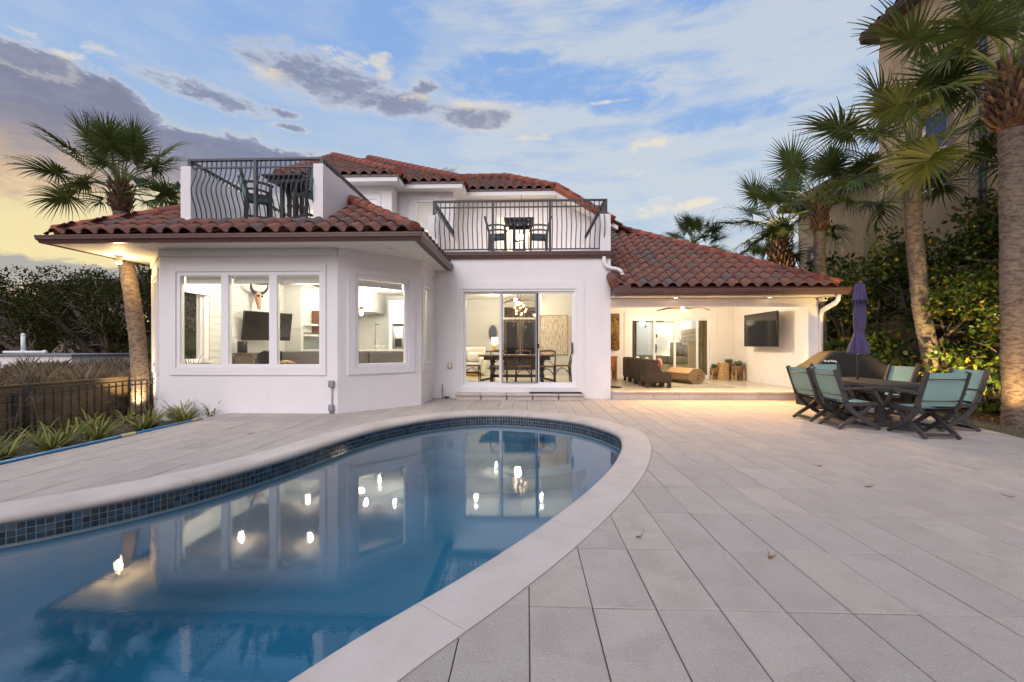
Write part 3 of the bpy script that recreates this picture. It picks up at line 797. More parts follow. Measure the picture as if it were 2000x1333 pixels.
# ---- dining front wall
wd = Wall((-2.28, 10.5), (2.03, 10.5)); D0 = -2.28
m = MB(); wd.solid(m, -0.3, 3.40, 0.16, [(-1.60 - D0, 1.21 - D0, 0.27, 2.66)]); m.build('front_wall', 'stucco', house)
t = MB()
for (a0, a1, z0, z1) in ((-1.74, -1.604, 0.13, 2.85), (1.214, 1.385, 0.13, 2.85), (-1.604, 1.214, 2.664, 2.848)):
    wd.box(t, a0 - D0, a1 - D0, 0.002, 0.026, z0, z1)
t.build('door_surround', 'trim', house)
def slider(w, a0, a1, z0, z1, panels, dark=None, nm='sliding_door', handle=None, parent=house):
    """panels: (a0,a1,depth) stiles; frame with glass panels"""
    m = MB(); w.box(m, a0, a0 + .05, .004, -.13, z0, z1); w.box(m, a1 - .05, a1, .004, -.13, z0, z1)
    w.box(m, a0 + .05, a1 - .05, .003, -.13, z1 - .05, z1); w.box(m, a0 + .05, a1 - .05, .003, -.13, z0, z0 + .05)
    o = m.build(nm, 'vinyl', parent)
    for k, (p0, p1, dep) in enumerate(panels):
        st = 0.055; f = MB()
        w.box(f, p0, p0 + st, -dep, -dep - .035, z0 + .05, z1 - .05); w.box(f, p1 - st, p1, -dep, -dep - .035, z0 + .05, z1 - .05)
        w.box(f, p0 + st, p1 - st, -dep, -dep - .035, z1 - .05 - st, z1 - .05); w.box(f, p0 + st, p1 - st, -dep, -dep - .035, z0 + .05, z0 + .05 + st * 1.3)
        pf = f.build('door_panel', 'vinyl', o)
        g = MB(); w.box(g, p0 + st, p1 - st, -dep - .015, -dep - .021, z0 + .05 + st * 1.3, z1 - .05 - st); g.build('pane', 'pane', pf)
        if dark == k:
            s = MB(); e = .022
            w.box(s, p0 + st - .01, p0 + st + e, -dep + .012, -dep + .03, z0 + .1, z1 - .09); w.box(s, p1 - st - e - .02, p1 - st + .025, -dep + .012, -dep + .03, z0 + .1, z1 - .09)
            w.box(s, p0 + st + e, p1 - st - e - .02, -dep + .012, -dep + .03, z1 - .09 - e, z1 - .09); w.box(s, p0 + st + e, p1 - st - e - .02, -dep + .012, -dep + .03, z0 + .1, z0 + .1 + e)
            s.build('screen_frame', 'gray_plastic', o)
    if handle:
        a, z = handle; h = MB()
        pts = [w.pt(a, 0.0, z - .11), w.pt(a, .05, z - .09), w.pt(a, .06, z), w.pt(a, .05, z + .09), w.pt(a, 0.0, z + .11)]
        h.tube(pts, .012, 8); w.box(h, a - .018, a + .018, -.02, .006, z - .14, z + .14); h.build('handle', 'black_metal', o)
    return o
sd = slider(wd, -1.60 - D0, 1.21 - D0, 0.27, 2.66, [(-1.55 - D0, -0.62 - D0, .075), (-0.66 - D0, 0.31 - D0, .06), (0.25 - D0, 1.16 - D0, .03)], dark=1, handle=(1.10 - D0, 1.22))
lk = MB(); wd.box(lk, .255 - D0, .305 - D0, .0, .03, 1.22, 1.33); lk.build('latch', 'black_metal', sd)
# ---- door step
stp = sub('door_step')
for k in range(5):
    x0 = -1.70 + k * 0.612; x1 = min(x0 + .606, 1.36)
    MB().rbox(x0, x1, 10.13, 10.49, 0.095, 0.155, .012).build('step_tread', 'coping', stp)
    if k < 5: MB().box(x0 + .02, min(x1, 1.34), 10.17, 10.48, 0.0, 0.094).build('step_riser', 'coping', stp)
MB().box(-1.60, 1.21, 10.40, 10.50, 0.156, 0.268).build('sill', 'trim', house)
# ---- dining block side and upper balcony slab
m = MB(); m.box(1.87, 2.03, 10.66, 14.5, -0.3, 3.40); m.build('side_wall', 'stucco', house)
m = MB(); m.box(-2.42, 2.03, 10.5, 14.2, 3.402, 3.56); m.build('balcony_floor', 'trim', house)
def gutter(a, b, z, h=.135, d=.12, name='gutter', parent=house, mt='gutter', ends=(0, 0)):
    """K-style gutter: outward is the right-hand side of a->b, back at the line"""
    w = Wall(a, b); pr = [(0, 0), (d * .62, 0), (d * .72, h * .25), (d * .95, h * .5), (d * .95, h * .72), (d, h * .78), (d, h), (d - .012, h), (d - .012, h * .8), (0, h * .6)]
    m = MB(); n = len(pr)
    for q, aa in enumerate((0, w.L)):
        for o, zz in pr: m.v.append(w.pt(aa + (ends[0] * -o if q == 0 else ends[1] * o), o, z + zz)[:])
    m.f = [(k, (k + 1) % n, n + (k + 1) % n, n + k) for k in range(n)] + [tuple(range(n))[::-1], tuple(range(n, 2 * n))]; m.sm = [False] * len(m.f)
    return m.build(name, mt, parent)
gutter((-2.10, 10.5), (2.035, 10.5), 3.405, .155, .09)
# parapet posts/walls of the right balcony
m = MB(); m.box(-2.42, -2.18, 10.5, 13.5, 3.56, 4.485); m.build('parapet_wall', 'stucco', house)
m = MB(); m.box(1.775, 2.03, 10.502, 14.2, 3.56, 4.475); m.build('parapet_wall', 'stucco', house)
# ---- bay balcony box
m = MB(); m.box(-6.76, -6.56, 8.2, 12.9, 3.2, 4.785); m.build('parapet_wall', 'stucco', house)
m = MB(); m.box(-4.125, -3.935, 8.2, 12.9, 3.2, 4.80); m.build('parapet_wall', 'stucco', house)
m = MB(); m.box(-6.56, -4.125, 8.21, 12.9, 3.4, 3.69); m.build('balcony_floor', 'trim', house)
# ---- railings
def railing(pts_front, zb, zt, x0, x1, y, posts, side, nbal, name='railing'):
    """front railing with belly balusters along x at y, with side rails running back"""
    r = sub(name); mt = 'dark_metal'
    MB().box(x0, x1, y - .035, y + .035, zt - .04, zt).build('top_rail', mt, r)
    MB().box(x0, x1, y - .016, y + .016, zt - .185, zt - .155).build('mid_rail', mt, r)
    MB().box(x0 + side[2], x1 - side[2], y - .016, y + .016, zb + .03, zb + .06).build('bottom_rail', mt, r)
    for px in posts: MB().box(px - .03, px + .03, y - .032, y + .032, zb - .02, zt - .041).build('post', mt, r)
    bal = MB(); H = zt - .17 - zb - .045; pp = []
    for k in range(12):
        t = k / 11; z = zb + .045 + H * t
        bulge = 0.155 * math.exp(-((t - .52) / .26) ** 2) * (1 if 0 < k < 11 else 0)
        pp.append((0, -bulge, z))
    bal.tube(pp, .0115, 6); bal.box(-.010, .010, -.010, .010, zt - .156, zt - .041)
    me = bal.mesh('baluster', mt)
    for k in range(nbal):
        x = x0 + (x1 - x0) * (k + .7) / (nbal + .4)
        if any(abs(x - px) < .04 for px in posts): continue
        put('baluster', me, r, loc=(x, y, 0))
    for sx, y1 in ((side[0], side[3]), (side[1], side[4])):
        MB().box(sx - .03, sx + .03, y + .036, y1, zt - .041, zt - .001).build('top_rail', mt, r)
        MB().box(sx - .014, sx + .014, y + .036, y1, zt - .185, zt - .155).build('mid_rail', mt, r)
        n = int((y1 - y) / .11); pk = MB().box(-.010, .010, -.010, .010, zt - .156, zt - .042).mesh('picket', mt)
        for q in range(n): put('picket', pk, r, loc=(sx, y + .1 + q * .11, 0))
    return r
railing(None, 3.71, 4.945, -6.66, -3.96, 8.28, (-6.63, -5.31, -3.99), (-6.66, -4.0, .12, 12.85, 12.85), 27)
railing(None, 3.60, 4.85, -2.31, 1.955, 10.56, (-2.28, -0.83, 0.57, 1.925), (-2.28, 1.90, .14, 13.4, 14.1), 37)
MB().tube([(-2.1, 10.60, 3.60), (1.80, 10.60, 3.60)], .016, 8).build('drain_pipe', 'white_pipe', house)

# ================================================================ ROOFS
PIT = math.atan(7 / 12); TW, TE = 0.30, 0.36
def tile_mesh():
    m = MB(); pr = []
    K = 11
    for k in range(K + 1):
        s = k / K
        if s < 0.74: z = 0.092 * math.sin(PI * s / 0.74) ** 0.7
        else: z = -0.010 * math.sin(PI * (s - .74) / .26)
        pr.append((s * TW - TW * .34, z))
    L = 0.44
    for v, lift in ((0, 0.036), (L, 0.0)):
        for x, z in pr: m.v.append((x, v, z + lift))
    for x, z in pr: m.v.append((x, 0.004, z + 0.036 - 0.022))
    n = len(pr)
    m.f = [(k, k + 1, n + k + 1, n + k) for k in range(n - 1)] + [(2 * n + k, 2 * n + k + 1, k + 1, k) for k in range(n - 1)]
    m.sm = [True] * (n - 1) + [False] * (n - 1)
    return m
TM = tile_mesh(); TILE = TM.mesh('roof_tile', 'roof_tile'); tile_count = 0
def roof_plane(name, O, U, Vp, poly, roof=None, single=True, deck_mat='mortar', skip=None, z_over=0.0):
    """O eave start (x,y,z), U unit along eave, Vp unit plan direction uphill, poly: list of (u, d) plan coordinates"""
    global tile_count
    O = Vector(O); U = Vector((*U, 0)); Vp = Vector((*Vp, 0)); V = Vp * math.cos(PIT) + Vector((0, 0, math.sin(PIT))); N = U.cross(V)
    if N.z < 0: N = -N
    roof = roof or sub(name)
    P3 = lambda u, d, h=0: O + U * u + Vp * d + Vector((0, 0, d * math.tan(PIT))) + N * h
    MB().poly([P3(u, d)[:] for u, d in poly]).build('underlay', deck_mat, roof)
    pa = np.array(poly); joined = MB()
    nu = int(math.ceil((pa[:, 0].max() - pa[:, 0].min()) / TW)); nd = int(math.ceil(pa[:, 1].max() / (TE * math.cos(PIT)))) + 1
    flip = U.cross(V).z < 0
    for j in range(nd):
        d = j * TE * math.cos(PIT) - 0.03
        for i in range(nu):
            u = pa[:, 0].min() + (i + .5) * TW
            uu, dd = u - TW * .0, d + TE * .42
            if not inside(pa, uu, dd): continue
            if skip and skip(uu, dd): continue
            base = P3(u, d, 0.012 + random.uniform(-.004, .004))
            M = Matrix.Identity(4); ang = random.gauss(0, .012)
            Uv = U * math.cos(ang) + V * math.sin(ang); Vv = V * math.cos(ang) - U * math.sin(ang)
            Nn = Uv.cross(Vv)
            for r in range(3): M[r][0], M[r][1], M[r][2], M[r][3] = Uv[r], Vv[r], Nn[r], base[r]
            if single and tile_count < 300:
                put('roof_tile', TILE, roof, mw=M); tile_count += 1
            else:
                joined.add([(M @ Vector(v))[:] for v in TM.v], TM.f, True)
    if joined.v: joined.build('far_tiles', 'roof_tile', roof, kind='stuff')
    return roof
def ridge(a, b, roof, r=0.115, step=0.40, over=0.02):
    a = Vector(a); b = Vector(b); d = b - a; L = d.length; d.normalize()
    side = d.cross(Vector((0, 0, 1))).normalized(); up = side.cross(d)
    n = max(1, int(round(L / step)))
    m = MB(); K = 8
    for v, rr, lift in ((0, r, .02), (step * 1.12, r * .86, 0)):
        for k in range(K + 1):
            t = PI * k / K; m.v.append((math.cos(t) * rr, v, math.sin(t) * rr * .82 + lift))
    for k in range(K + 1):
        t = PI * k / K; m.v.append((math.cos(t) * (r - .018), 0, math.sin(t) * (r - .018) * .82 + .02))
    q = K + 1
    m.f = [(k + 1, k, q + k, q + k + 1) for k in range(K)] + [(k, k + 1, 2 * q + k + 1, 2 * q + k) for k in range(K)]; m.sm = [True] * K + [False] * K
    me = m.mesh('ridge_tile', 'ridge_tile')
    for k in range(n):
        p = a + d * (L * k / n) + Vector((0, 0, over)); M = Matrix.Identity(4)
        for r_ in range(3): M[r_][0], M[r_][1], M[r_][2], M[r_][3] = side[r_], d[r_], up[r_], p[r_]
        put('ridge_tile', me, roof, mw=M)
    # end cap and mortar bed
    mb = MB(); mb.tube([a + d * (-.02) + Vector((0, 0, .012)), b + Vector((0, 0, .012))], [r * .95] * 2, 10); mb.build('mortar_bed', 'mortar', roof)
T = math.tan(PIT)
# bay roof
bx0, bx1, by0, bz = -8.63, -1.93, 7.50, 3.275
bay = sub('bay_roof')
fw = bx1 - bx0
roof_plane('bay_roof', (bx0, by0, bz), (1, 0), (0, 1), [(0, 0), (fw, 0), (fw - 2.0, 2.0), (fw - 2.0, 0.70), (-6.76 - bx0, 0.70), (-6.76 - bx0, 1.87)], bay)
# right slope of the bay roof
roof_plane('bay_roof', (bx1, by0, bz), (0, 1), (-1, 0), [(0, 0), (3.0, 0), (3.0, .49), (5.5, .49), (5.5, 2.0), (2.0, 2.0)], bay, single=False)
roof_plane('bay_roof', (bx0, 12.9, bz), (0, -1), (1, 0), [(0, 0), (5.4, 0), (3.53, 1.87), (0, 1.87)], bay, single=False)
ridge((bx1 - .05, by0 + .05, bz + .06), (bx1 - 2.0, by0 + 2.0, bz + 2.0 * T + .09), bay)
ridge((bx0 + .05, by0 + .05, bz + .06), (bx0 + 1.87, by0 + 1.87, bz + 1.87 * T + .09), bay)
MB().box(-6.76, -3.935, 8.14, 8.199, 3.52, 3.70).build('flashing', 'trim', bay)
gutter((bx0 - .02, by0), (bx1 + .02, by0), 3.112, ends=(1, 1)); gutter((bx1 + .02, by0), (bx1 + .02, 10.49), 3.112, ends=(1, 0)); gutter((bx0 - .02, 12.9), (bx0 - .02, by0), 3.112, ends=(0, 1))
# soffit of the bay: planks as separate boards running across
sof = sub('bay_soffit')
pl = MB().box(-.038, .038, 0, 1.0, 0, .012).mesh('soffit_board', 'soffit')
MB().box(bx0 + .01, bx1 - .01, by0 + .01, 12.8, ZS + .016, ZS + .03).build('soffit_backing', 'taupe', sof)
k = 0; x = bx0 + .06
bays = MB()
while x < bx1 - .02:
    y1 = 8.0 + max(0, -7.0 - x, x + 3.56) if -8.28 < x < -2.28 else 10.48
    y1 = min(y1, 10.48)
    bays.box(x - .036, x + .036, by0 + .01, y1 + .1, ZS, ZS + .014)
    x += .082
bays.build('soffit_boards', 'soffit', sof, kind='stuff')
# lanai roof
lx0, lx1, ly0, lz = 2.03, 7.26, 10.20, 2.645
lan = sub('lanai_roof')
lw = lx1 - lx0
roof_plane('lanai_roof', (lx0, ly0, lz), (1, 0), (0, 1), [(0, 0), (lw, 0), (lw - 5.2, 5.2), (0, 5.2)], lan)
roof_plane('lanai_roof', (lx1, ly0, lz), (0, 1), (-1, 0), [(0, 0), (9, 0), (9, 5.2), (5.2, 5.2)], lan, single=False)
ridge((lx1 - .04, ly0 + .04, lz + .06), (lx1 - 5.2, ly0 + 5.2, lz + 5.2 * T + .09), lan)
gutter((2.04, ly0), (lx1 + .02, ly0), 2.462, ends=(0, 1), h=.15, d=.13); gutter((lx1 + .02, ly0), (lx1 + .02, 18.8), 2.462, h=.15, ends=(1, 0))
MB().box(2.04, lx1, ly0 + .005, 10.62, 2.44, 2.462).build('soffit_board', 'soffit', lan)
MB().box(6.99, lx1, 10.62, 18.8, 2.44, 2.462).build('soffit_board', 'soffit', lan)
MB().box(2.02, 2.42, ly0 - .10, ly0 + .02, 2.60, 2.69).build('splash_guard', 'gutter', lan)
rt = MB(); rt.tube([(2.02, 10.05, 2.72), (2.02, 10.45, 2.95)], [.12, .11], 12); rt.build('ridge_tile', 'ridge_tile', lan)
# upper roofs
up = sub('upper_roof'); ez = 6.30
roof_plane('upper_roof', (-7.31, 12.5, ez), (1, 0), (0, 1), [(0, 0), (3.56, 0), (0, 3.56)], up, single=False)
roof_plane('upper_roof', (-3.75, 12.5, ez), (0, 1), (-1, 0), [(0, 0), (.6, 0), (4.1, 3.5), (3.5, 3.5)], up, single=False)
roof_plane('upper_roof', (-8.4, 13.1, ez), (1, 0), (0, 1), [(4.65, 0), (6.47, 0), (1.82, 4.65), (0, 4.65)], up, single=False)
roof_plane('upper_roof', (-1.93, 13.1, ez), (0, 1), (-1, 0), [(0, 0), (.7, 0), (8, 4.6), (4.65, 4.65)], up, single=False)
roof_plane('upper_roof', (-3.7, 13.8, ez), (1, 0), (0, 1), [(1.77, 0), (4.62, 0), (2.87, 1.75), (0.02, 1.75)], up, single=False)
# right slope of the upper roof, running down to the lanai roof
roof_plane('upper_roof', (3.6, 13.78, ez - 2.68 * T), (0, 1), (-1, 0), [(0, 0), (4.5, 0), (4.5, 4.43), (1.75, 4.43), (0, 2.68)], up, single=False)
ridge((-3.75, 12.5, ez + .07), (-7.31, 16.06, ez + 3.56 * T + .1), up, r=.13, step=.42)
ridge((-7.31, 12.42, ez + .02), (-7.31, 16.06, ez + 3.56 * T + .05), up, r=.14, step=.42)
ridge((-1.93, 13.1, ez + .07), (-6.58, 17.75, ez + 4.65 * T + .1), up, r=.13, step=.42)
ridge((.92, 13.8, ez + .07), (-.83, 15.55, ez + 1.75 * T + .1), up, r=.12, step=.42)
ridge((-3.5, 15.55, ez + 1.75 * T + .07), (-.83, 15.55, ez + 1.75 * T + .07), up, r=.12, step=.42)
ridge((2.75, 13.78, ez - 1.83 * T + .02), (.92, 13.78, ez + .06), up, r=.14, step=.42)
# fascias and soffits of the upper roofs
def fascia(a, b, z0=6.115, z1=6.235, parent=up):
    w = Wall(a, b); m = MB(); w.box(m, 0, w.L, -.03, 0, z0, z1); m.build('fascia', 'trim', parent)
    m = MB(); w.box(m, -.01, w.L + .01, -.02, .015, z1 + .002, z1 + .075); m.build('drip_edge', 'gutter', parent)
fascia((-7.31, 12.5), (-3.75, 12.5)); fascia((-3.75, 12.5), (-3.75, 13.1)); fascia((-3.745, 13.1), (-1.93, 13.1)); fascia((-1.93, 13.1), (-1.93, 13.8)); fascia((-1.925, 13.8), (.95, 13.8)); fascia((-7.31, 16.5), (-7.31, 12.5))
for (x0, x1, y0, y1, ax) in ((-7.28, -3.78, 12.53, 12.9, 'x'), (-4.06, -3.78, 12.9, 13.5, 'y'), (-3.78, -1.96, 13.13, 13.5, 'x'), (-2.31, -1.96, 13.5, 14.2, 'y'), (-1.96, .94, 13.83, 14.2, 'x')):
    m = MB(); 
    n = int((x1 - x0) / .11) if ax == 'x' else int((y1 - y0) / .08)
    for k in range(max(1, n)):
        if ax == 'x': m.box(x0 + (x1 - x0) * k / n + .003, x0 + (x1 - x0) * (k + 1) / n - .003, y0, y1, 6.135, 6.15)
        else: m.box(x0, x1, y0 + (y1 - y0) * k / n + .003, y0 + (y1 - y0) * (k + 1) / n - .003, 6.135, 6.15)
    m.box(x0, x1, y0, y1, 6.152, 6.17); m.build('soffit_boards', 'soffit', up, kind='stuff')
# rake board
rk = MB(); 
rk.add([(.95, 13.79, 6.115), (2.9, 13.79, 6.115 - 1.95 * T), (2.9, 13.79, 6.235 - 1.95 * T), (.95, 13.79, 6.235), (.95, 13.83, 6.115), (2.9, 13.83, 6.115 - 1.95 * T), (2.9, 13.83, 6.235 - 1.95 * T), (.95, 13.83, 6.235)],
       [(0, 1, 2, 3), (4, 7, 6, 5), (0, 4, 5, 1), (3, 2, 6, 7), (0, 3, 7, 4), (1, 5, 6, 2)]); rk.build('rake_board', 'trim', up)
# sloping soffit and wall under the rake
m = MB(); m.add([(.95, 13.83, 6.13), (2.9, 13.83, 6.13 - 1.95 * T), (2.9, 14.21, 6.13 - 1.95 * T), (.95, 14.21, 6.13)], [(0, 1, 2, 3)]); m.build('soffit_board', 'soffit', up)
# ---- upper walls
wa = Wall((-7.1, 12.9), (-4.06, 12.9)); wa2 = Wall((-4.06, 12.9), (-4.06, 13.5)); wb = Wall((-4.06, 13.5), (-2.31, 13.5)); wb2 = Wall((-2.31, 13.5), (-2.31, 14.2)); wc = Wall((-2.31, 14.2), (.95, 14.2))
for w, holes in ((wa, [(.3, .95, 4.2, 5.5), (1.4, 2.55, 3.7, 5.72)]), (wa2, []), (wb, [(.50, 1.15, 4.65, 5.90)]), (wb2, [(.2, .64, 3.58, 5.65)]), (wc, [(1.25, 2.05, 3.60, 5.62), (2.25, 2.55, 3.6, 5.62)])):
    m = MB(); w.solid(m, 3.3, 6.134, .16, holes, a0=.165 if w in (wa2, wb2) else 0); m.build('upper_wall', 'stucco', house)
m = MB(); Wall((-7.1, 18.6), (-7.1, 12.9)).solid(m, 3.3, 6.134, .16); m.build('upper_wall', 'stucco', house)
o = window(wb, .50, 1.15, 4.65, 5.90, [(.55, 1.10)], band=(.36, 1.29, 4.50, 6.02), blind=False)
bl = MB(); 
for k in range(22): wb.box(bl, .56, 1.09, -.10, -.125, 4.98 + k * .038, 4.98 + k * .038 + .03)
bl.build('blind_slats', 'blind', o, kind='stuff')
window(wa, .3, .95, 4.2, 5.5, [(.36, .89)], blind=False)
window(wa, 1.4, 2.55, 3.7, 5.72, [(1.47, 2.48)], band=(1.26, 2.69, 3.7, 5.86), blind=False, name='balcony_door')
window(wc, 1.25, 2.05, 3.60, 5.62, [(1.36, 1.94)], band=(1.11, 2.19, 3.6, 5.75), blind=False, name='balcony_door')
m = MB(); m.add([(.95, 14.2, 3.5), (2.6, 14.2, 3.5), (2.6, 14.2, 6.13 - 1.65 * T), (.95, 14.2, 6.13), (.95, 14.36, 3.5), (2.6, 14.36, 3.5), (2.6, 14.36, 6.13 - 1.65 * T), (.95, 14.36, 6.13)], [(0, 1, 2, 3), (4, 7, 6, 5), (0, 3, 7, 4), (1, 5, 6, 2), (3, 2, 6, 7)]); m.build('upper_wall', 'stucco', house)
window(wc, 2.25, 2.55, 3.60, 5.62, [(2.30, 2.50)], blind=False, name='sidelight')
window(wb2, .2, .64, 3.58, 5.65, [(.26, .58)], blind=False, name='balcony_door')
for w, a0, a1 in ((wa, 2.66 + .05, 3.03), (wb, .02, .28), (wb, 1.46, 1.74)):
    cb = MB(); w.box(cb, a0, a1, .002, .025, 4.0, 5.98); cb.build('corner_board', 'trim', house)
# room boxes behind the upper windows so that they glow
m = MB(); m.box(-6.9, 1.8, 16.6, 16.7, 3.4, 6.1); m.box(-6.9, -4.3, 13.07, 16.6, 6.05, 6.13); m.box(-4.29, 1.8, 14.37, 16.6, 6.05, 6.13); m.box(2.44, 2.6, 14.36, 16.7, 3.3, 6.1); m.box(-6.9, 1.9, 14.4, 16.6, 3.41, 3.56); m.build('upper_rooms', 'ceiling', house)
cu = MB()
for k in range(5): cu.tube([(.92 + k * .06, 14.42, 3.62), (.90 + k * .06, 14.44, 5.55)], .035, 8)
cu.build('sheer_curtain', 'white_fabric', house)

# ================================================================ LANAI SHELL
m = MB(); m.box(2.035, 6.99, 10.42, 14.5, -.1, .150); m.build('lanai_slab', 'paver', house)
lf = sub('lanai_floor')
i = 0
for a in range(9):
    for b in range(14):
        x0 = 2.04 + a * .61; y0 = 10.44 + b * .305
        if x0 > 6.85 or y0 > 14.45: continue
        MB().box(x0 + .003, min(x0 + .607, 6.86), y0 + .003, min(y0 + .302, 14.49), .152, .198).build('floor_tile', 'int_floor', lf)
ls = sub('lanai_step')
for k in range(9):
    x0 = 2.045 + k * .61; x1 = min(x0 + .604, 7.02)
    if x0 > 6.95: break
    MB().rbox(x0, x1, 10.30, 10.435, .148, .203, .012).build('step_tread', 'coping', ls)
    MB().box(max(x0 - .25, 2.04), min(x0 + .354, 7.0), 10.345, 10.418, -.01, .147).build('step_riser', 'coping', ls)
wlb = Wall((2.03, 14.5), (6.85, 14.5)); L0 = 2.03
m = MB(); wlb.solid(m, .15, 2.80, .16, [(3.43 - L0, 6.12 - L0, .20, 2.24)]); m.build('lanai_back_wall', 'stucco', house)
t = MB()
for (a0, a1, z0, z1) in ((3.25, 3.425, .2, 2.42), (6.125, 6.30, .2, 2.42), (3.425, 6.125, 2.245, 2.42)): wlb.box(t, a0 - L0, a1 - L0, .002, .024, z0, z1)
t.build('door_surround', 'trim', house)
slider(wlb, 3.43 - L0, 6.12 - L0, .20, 2.24, [(3.48 - L0, 4.28 - L0, .06), (4.24 - L0, 4.95 - L0, .03), (4.92 - L0, 5.70 - L0, .06), (5.66 - L0, 6.07 - L0, .075)], handle=(4.30 - L0, 1.2))
m = MB(); m.box(6.85, 7.0, 10.86, 18.8, -.1, 2.80); m.build('lanai_side_wall', 'stucco', house)
m = MB(); m.box(6.765, 7.0, 10.60, 10.86, -.1, 2.235); m.build('lanai_pier', 'stucco', house)
m = MB(); m.box(2.03, 7.0, 10.602, 10.86, 2.237, 2.80); m.build('lanai_beam', 'stucco', house)
m = MB(); m.box(2.04, 7.02, 10.575, 10.60, 2.30, 2.42); m.build('frieze', 'trim', house)
m = MB(); m.box(2.03, 6.99, 10.87, 14.5, 2.76, 2.80); m.build('lanai_ceiling', 'ceiling', house)

# ================================================================ INTERIOR SHELL
rooms = sub('interior')
FP = [(-8.12, 9.35), (-6.95, 8.17), (-3.62, 8.17), (-2.44, 9.33), (-2.44, 10.66), (1.9, 10.66), (1.9, 18.6), (-8.12, 18.6)]
MB().prism(FP, .1, .268).build('floor', 'int_floor', house)
MB().prism(FP, 3.3, 3.36).build('ceiling', 'ceiling', house)
def shiplap(a, b, z0, z1, t=.02, mt='shiplap', h=.178, back=.10):
    w = Wall(a, b); r = sub('shiplap_wall'); bk = MB(); w.box(bk, 0, w.L, -t, -t - back, z0, z1); bk.build('wall_backing', mt, r)
    z = z0
    while z < z1 - .03:
        zz = min(z + h, z1); m = MB(); w.box(m, 0, w.L, 0, -t, z + .003, zz - .003); m.build('shiplap_board', mt, r); z = zz
    return r
shiplap((-8.10, 10.75), (-8.10, 14.2), .27, 3.3)
m = MB(); m.box(-8.2, -8.10, 9.45, 10.75, .27, .88); m.box(-8.2, -8.10, 9.45, 10.75, 2.78, 3.3); m.build('inner_wall', 'shiplap', house)
MB().box(-8.12, -8.02, 9.4, 10.8, .86, .90).build('window_sill', 'trim', house)
shiplap((-8.10, 14.2), (-7.56, 14.2), .27, 3.3)
m = MB(); m.box(-7.70, -7.56, 14.3, 18.6, .27, 3.3); m.build('inner_wall', 'shiplap', house)
shiplap((-7.5, 17.0), (-3.6, 17.0), .27, 3.3)
m = MB(); m.box(-3.6, -3.5, 17.0, 18.6, .27, 3.3); m.build('inner_wall', 'shiplap', house)
shiplap((-3.5, 18.5), (-1.00, 18.5), .27, 3.3); shiplap((.43, 18.5), (1.9, 18.5), .27, 3.3)
m = MB(); m.box(-1.0, .43, 18.5, 18.6, 2.45, 3.3); m.build('inner_wall', 'shiplap', house)
m = MB(); m.box(.50, 1.87, 14.8, 14.95, .27, 3.3); m.box(.50, .64, 14.95, 18.5, .27, 3.3); m.build('inner_wall', 'shiplap', house)
m = MB(); m.box(1.87, 2.0, 14.4, 18.6, -.1, 3.3); m.build('inner_wall', 'shiplap', house)
m = MB(); m.box(-8.28, 2.0, 18.62, 18.78, -.3, 3.5); m.build('back_wall', 'stucco', house)
# bedroom
m = MB(); m.box(2.05, 6.85, 14.66, 18.7, .1, .20); m.build('floor', 'int_floor', house)
m = MB(); m.box(2.05, 6.85, 14.66, 18.7, 2.75, 2.79); m.build('ceiling', 'ceiling', house)
m = MB(); m.box(2.0, 6.85, 18.6, 18.75, .1, 2.8); m.build('back_wall', 'ceiling', house)
m = MB(); m.box(6.55, 6.84, 14.67, 18.6, .2, 2.75); m.build('inner_wall', 'ceiling', house)
# kitchen soffit (dropped beam) and ceiling beam
m = MB(); m.box(-7.4, -5.62, 15.7, 16.98, 2.55, 3.3); m.build('kitchen_soffit', 'shiplap', house)
# front doors
fd = sub('front_door')
for x0, x1 in ((-.98, -.29), (-.27, .42)):
    m = MB(); m.box(x0, x0 + .12, 18.42, 18.49, .27, 2.43); m.box(x1 - .12, x1, 18.42, 18.49, .27, 2.43); m.box(x0 + .12, x1 - .12, 18.42, 18.49, 2.31, 2.43); m.box(x0 + .12, x1 - .12, 18.42, 18.49, .27, .75); m.build('door_leaf', 'dark_wood', fd)
    m = MB(); m.box(x0 + .12, x1 - .12, 18.45, 18.46, .75, 2.31); m.build('pane', 'night_glass', fd)
m = MB(); m.box(-1.02, .46, 18.4, 18.5, 2.435, 2.50); m.build('transom_bar', 'trim', fd)
m = MB(); m.box(-.96, .40, 18.44, 18.46, 2.52, 2.95); m.build('pane', 'night_glass', fd)
# ================================================================ HOUSE FITTINGS (outside)
# recessed / eave down-light
def can_light(x, y, z, label, energy, col=(1, .72, .38)):
    hh = 1.0 if z > 3 else .12
    t = thing('eave_light', label, 'light', (x, y, z))
    m = MB(); m.lathe([(.0, 0), (.052, 0), (.055, -.01), (.055, -.15 * hh), (.048, -.155 * hh), (.044, -.13 * hh)], 20); m.build('housing', 'white_ceramic', t)
    m = MB(); m.lathe([(.001, -.138 * hh), (.044, -.138 * hh)], 16); m.build('lens', 'lamp_warm', t)
    if z > 3: lamp('POINT', (0, 0, -.23), energy, col, .05, t)
    else: lamp('SPOT', (0, 0, -.05), energy, col, .04, t, target=(0, -1.2, -2.4), spot=math.radians(120), blend=1.0)
    return t
can_light(-8.35, 8.55, 3.113, 'white cylinder down-light glowing under the eave corner beside the leaning palm', 17, (1, .66, .30))
can_light(3.55, 10.40, 2.438, 'small white down-light under the porch eave above the sofa', 280, (1, .56, .18))
can_light(5.75, 10.40, 2.438, 'small white down-light under the porch eave near the porch television', 280, (1, .56, .18))
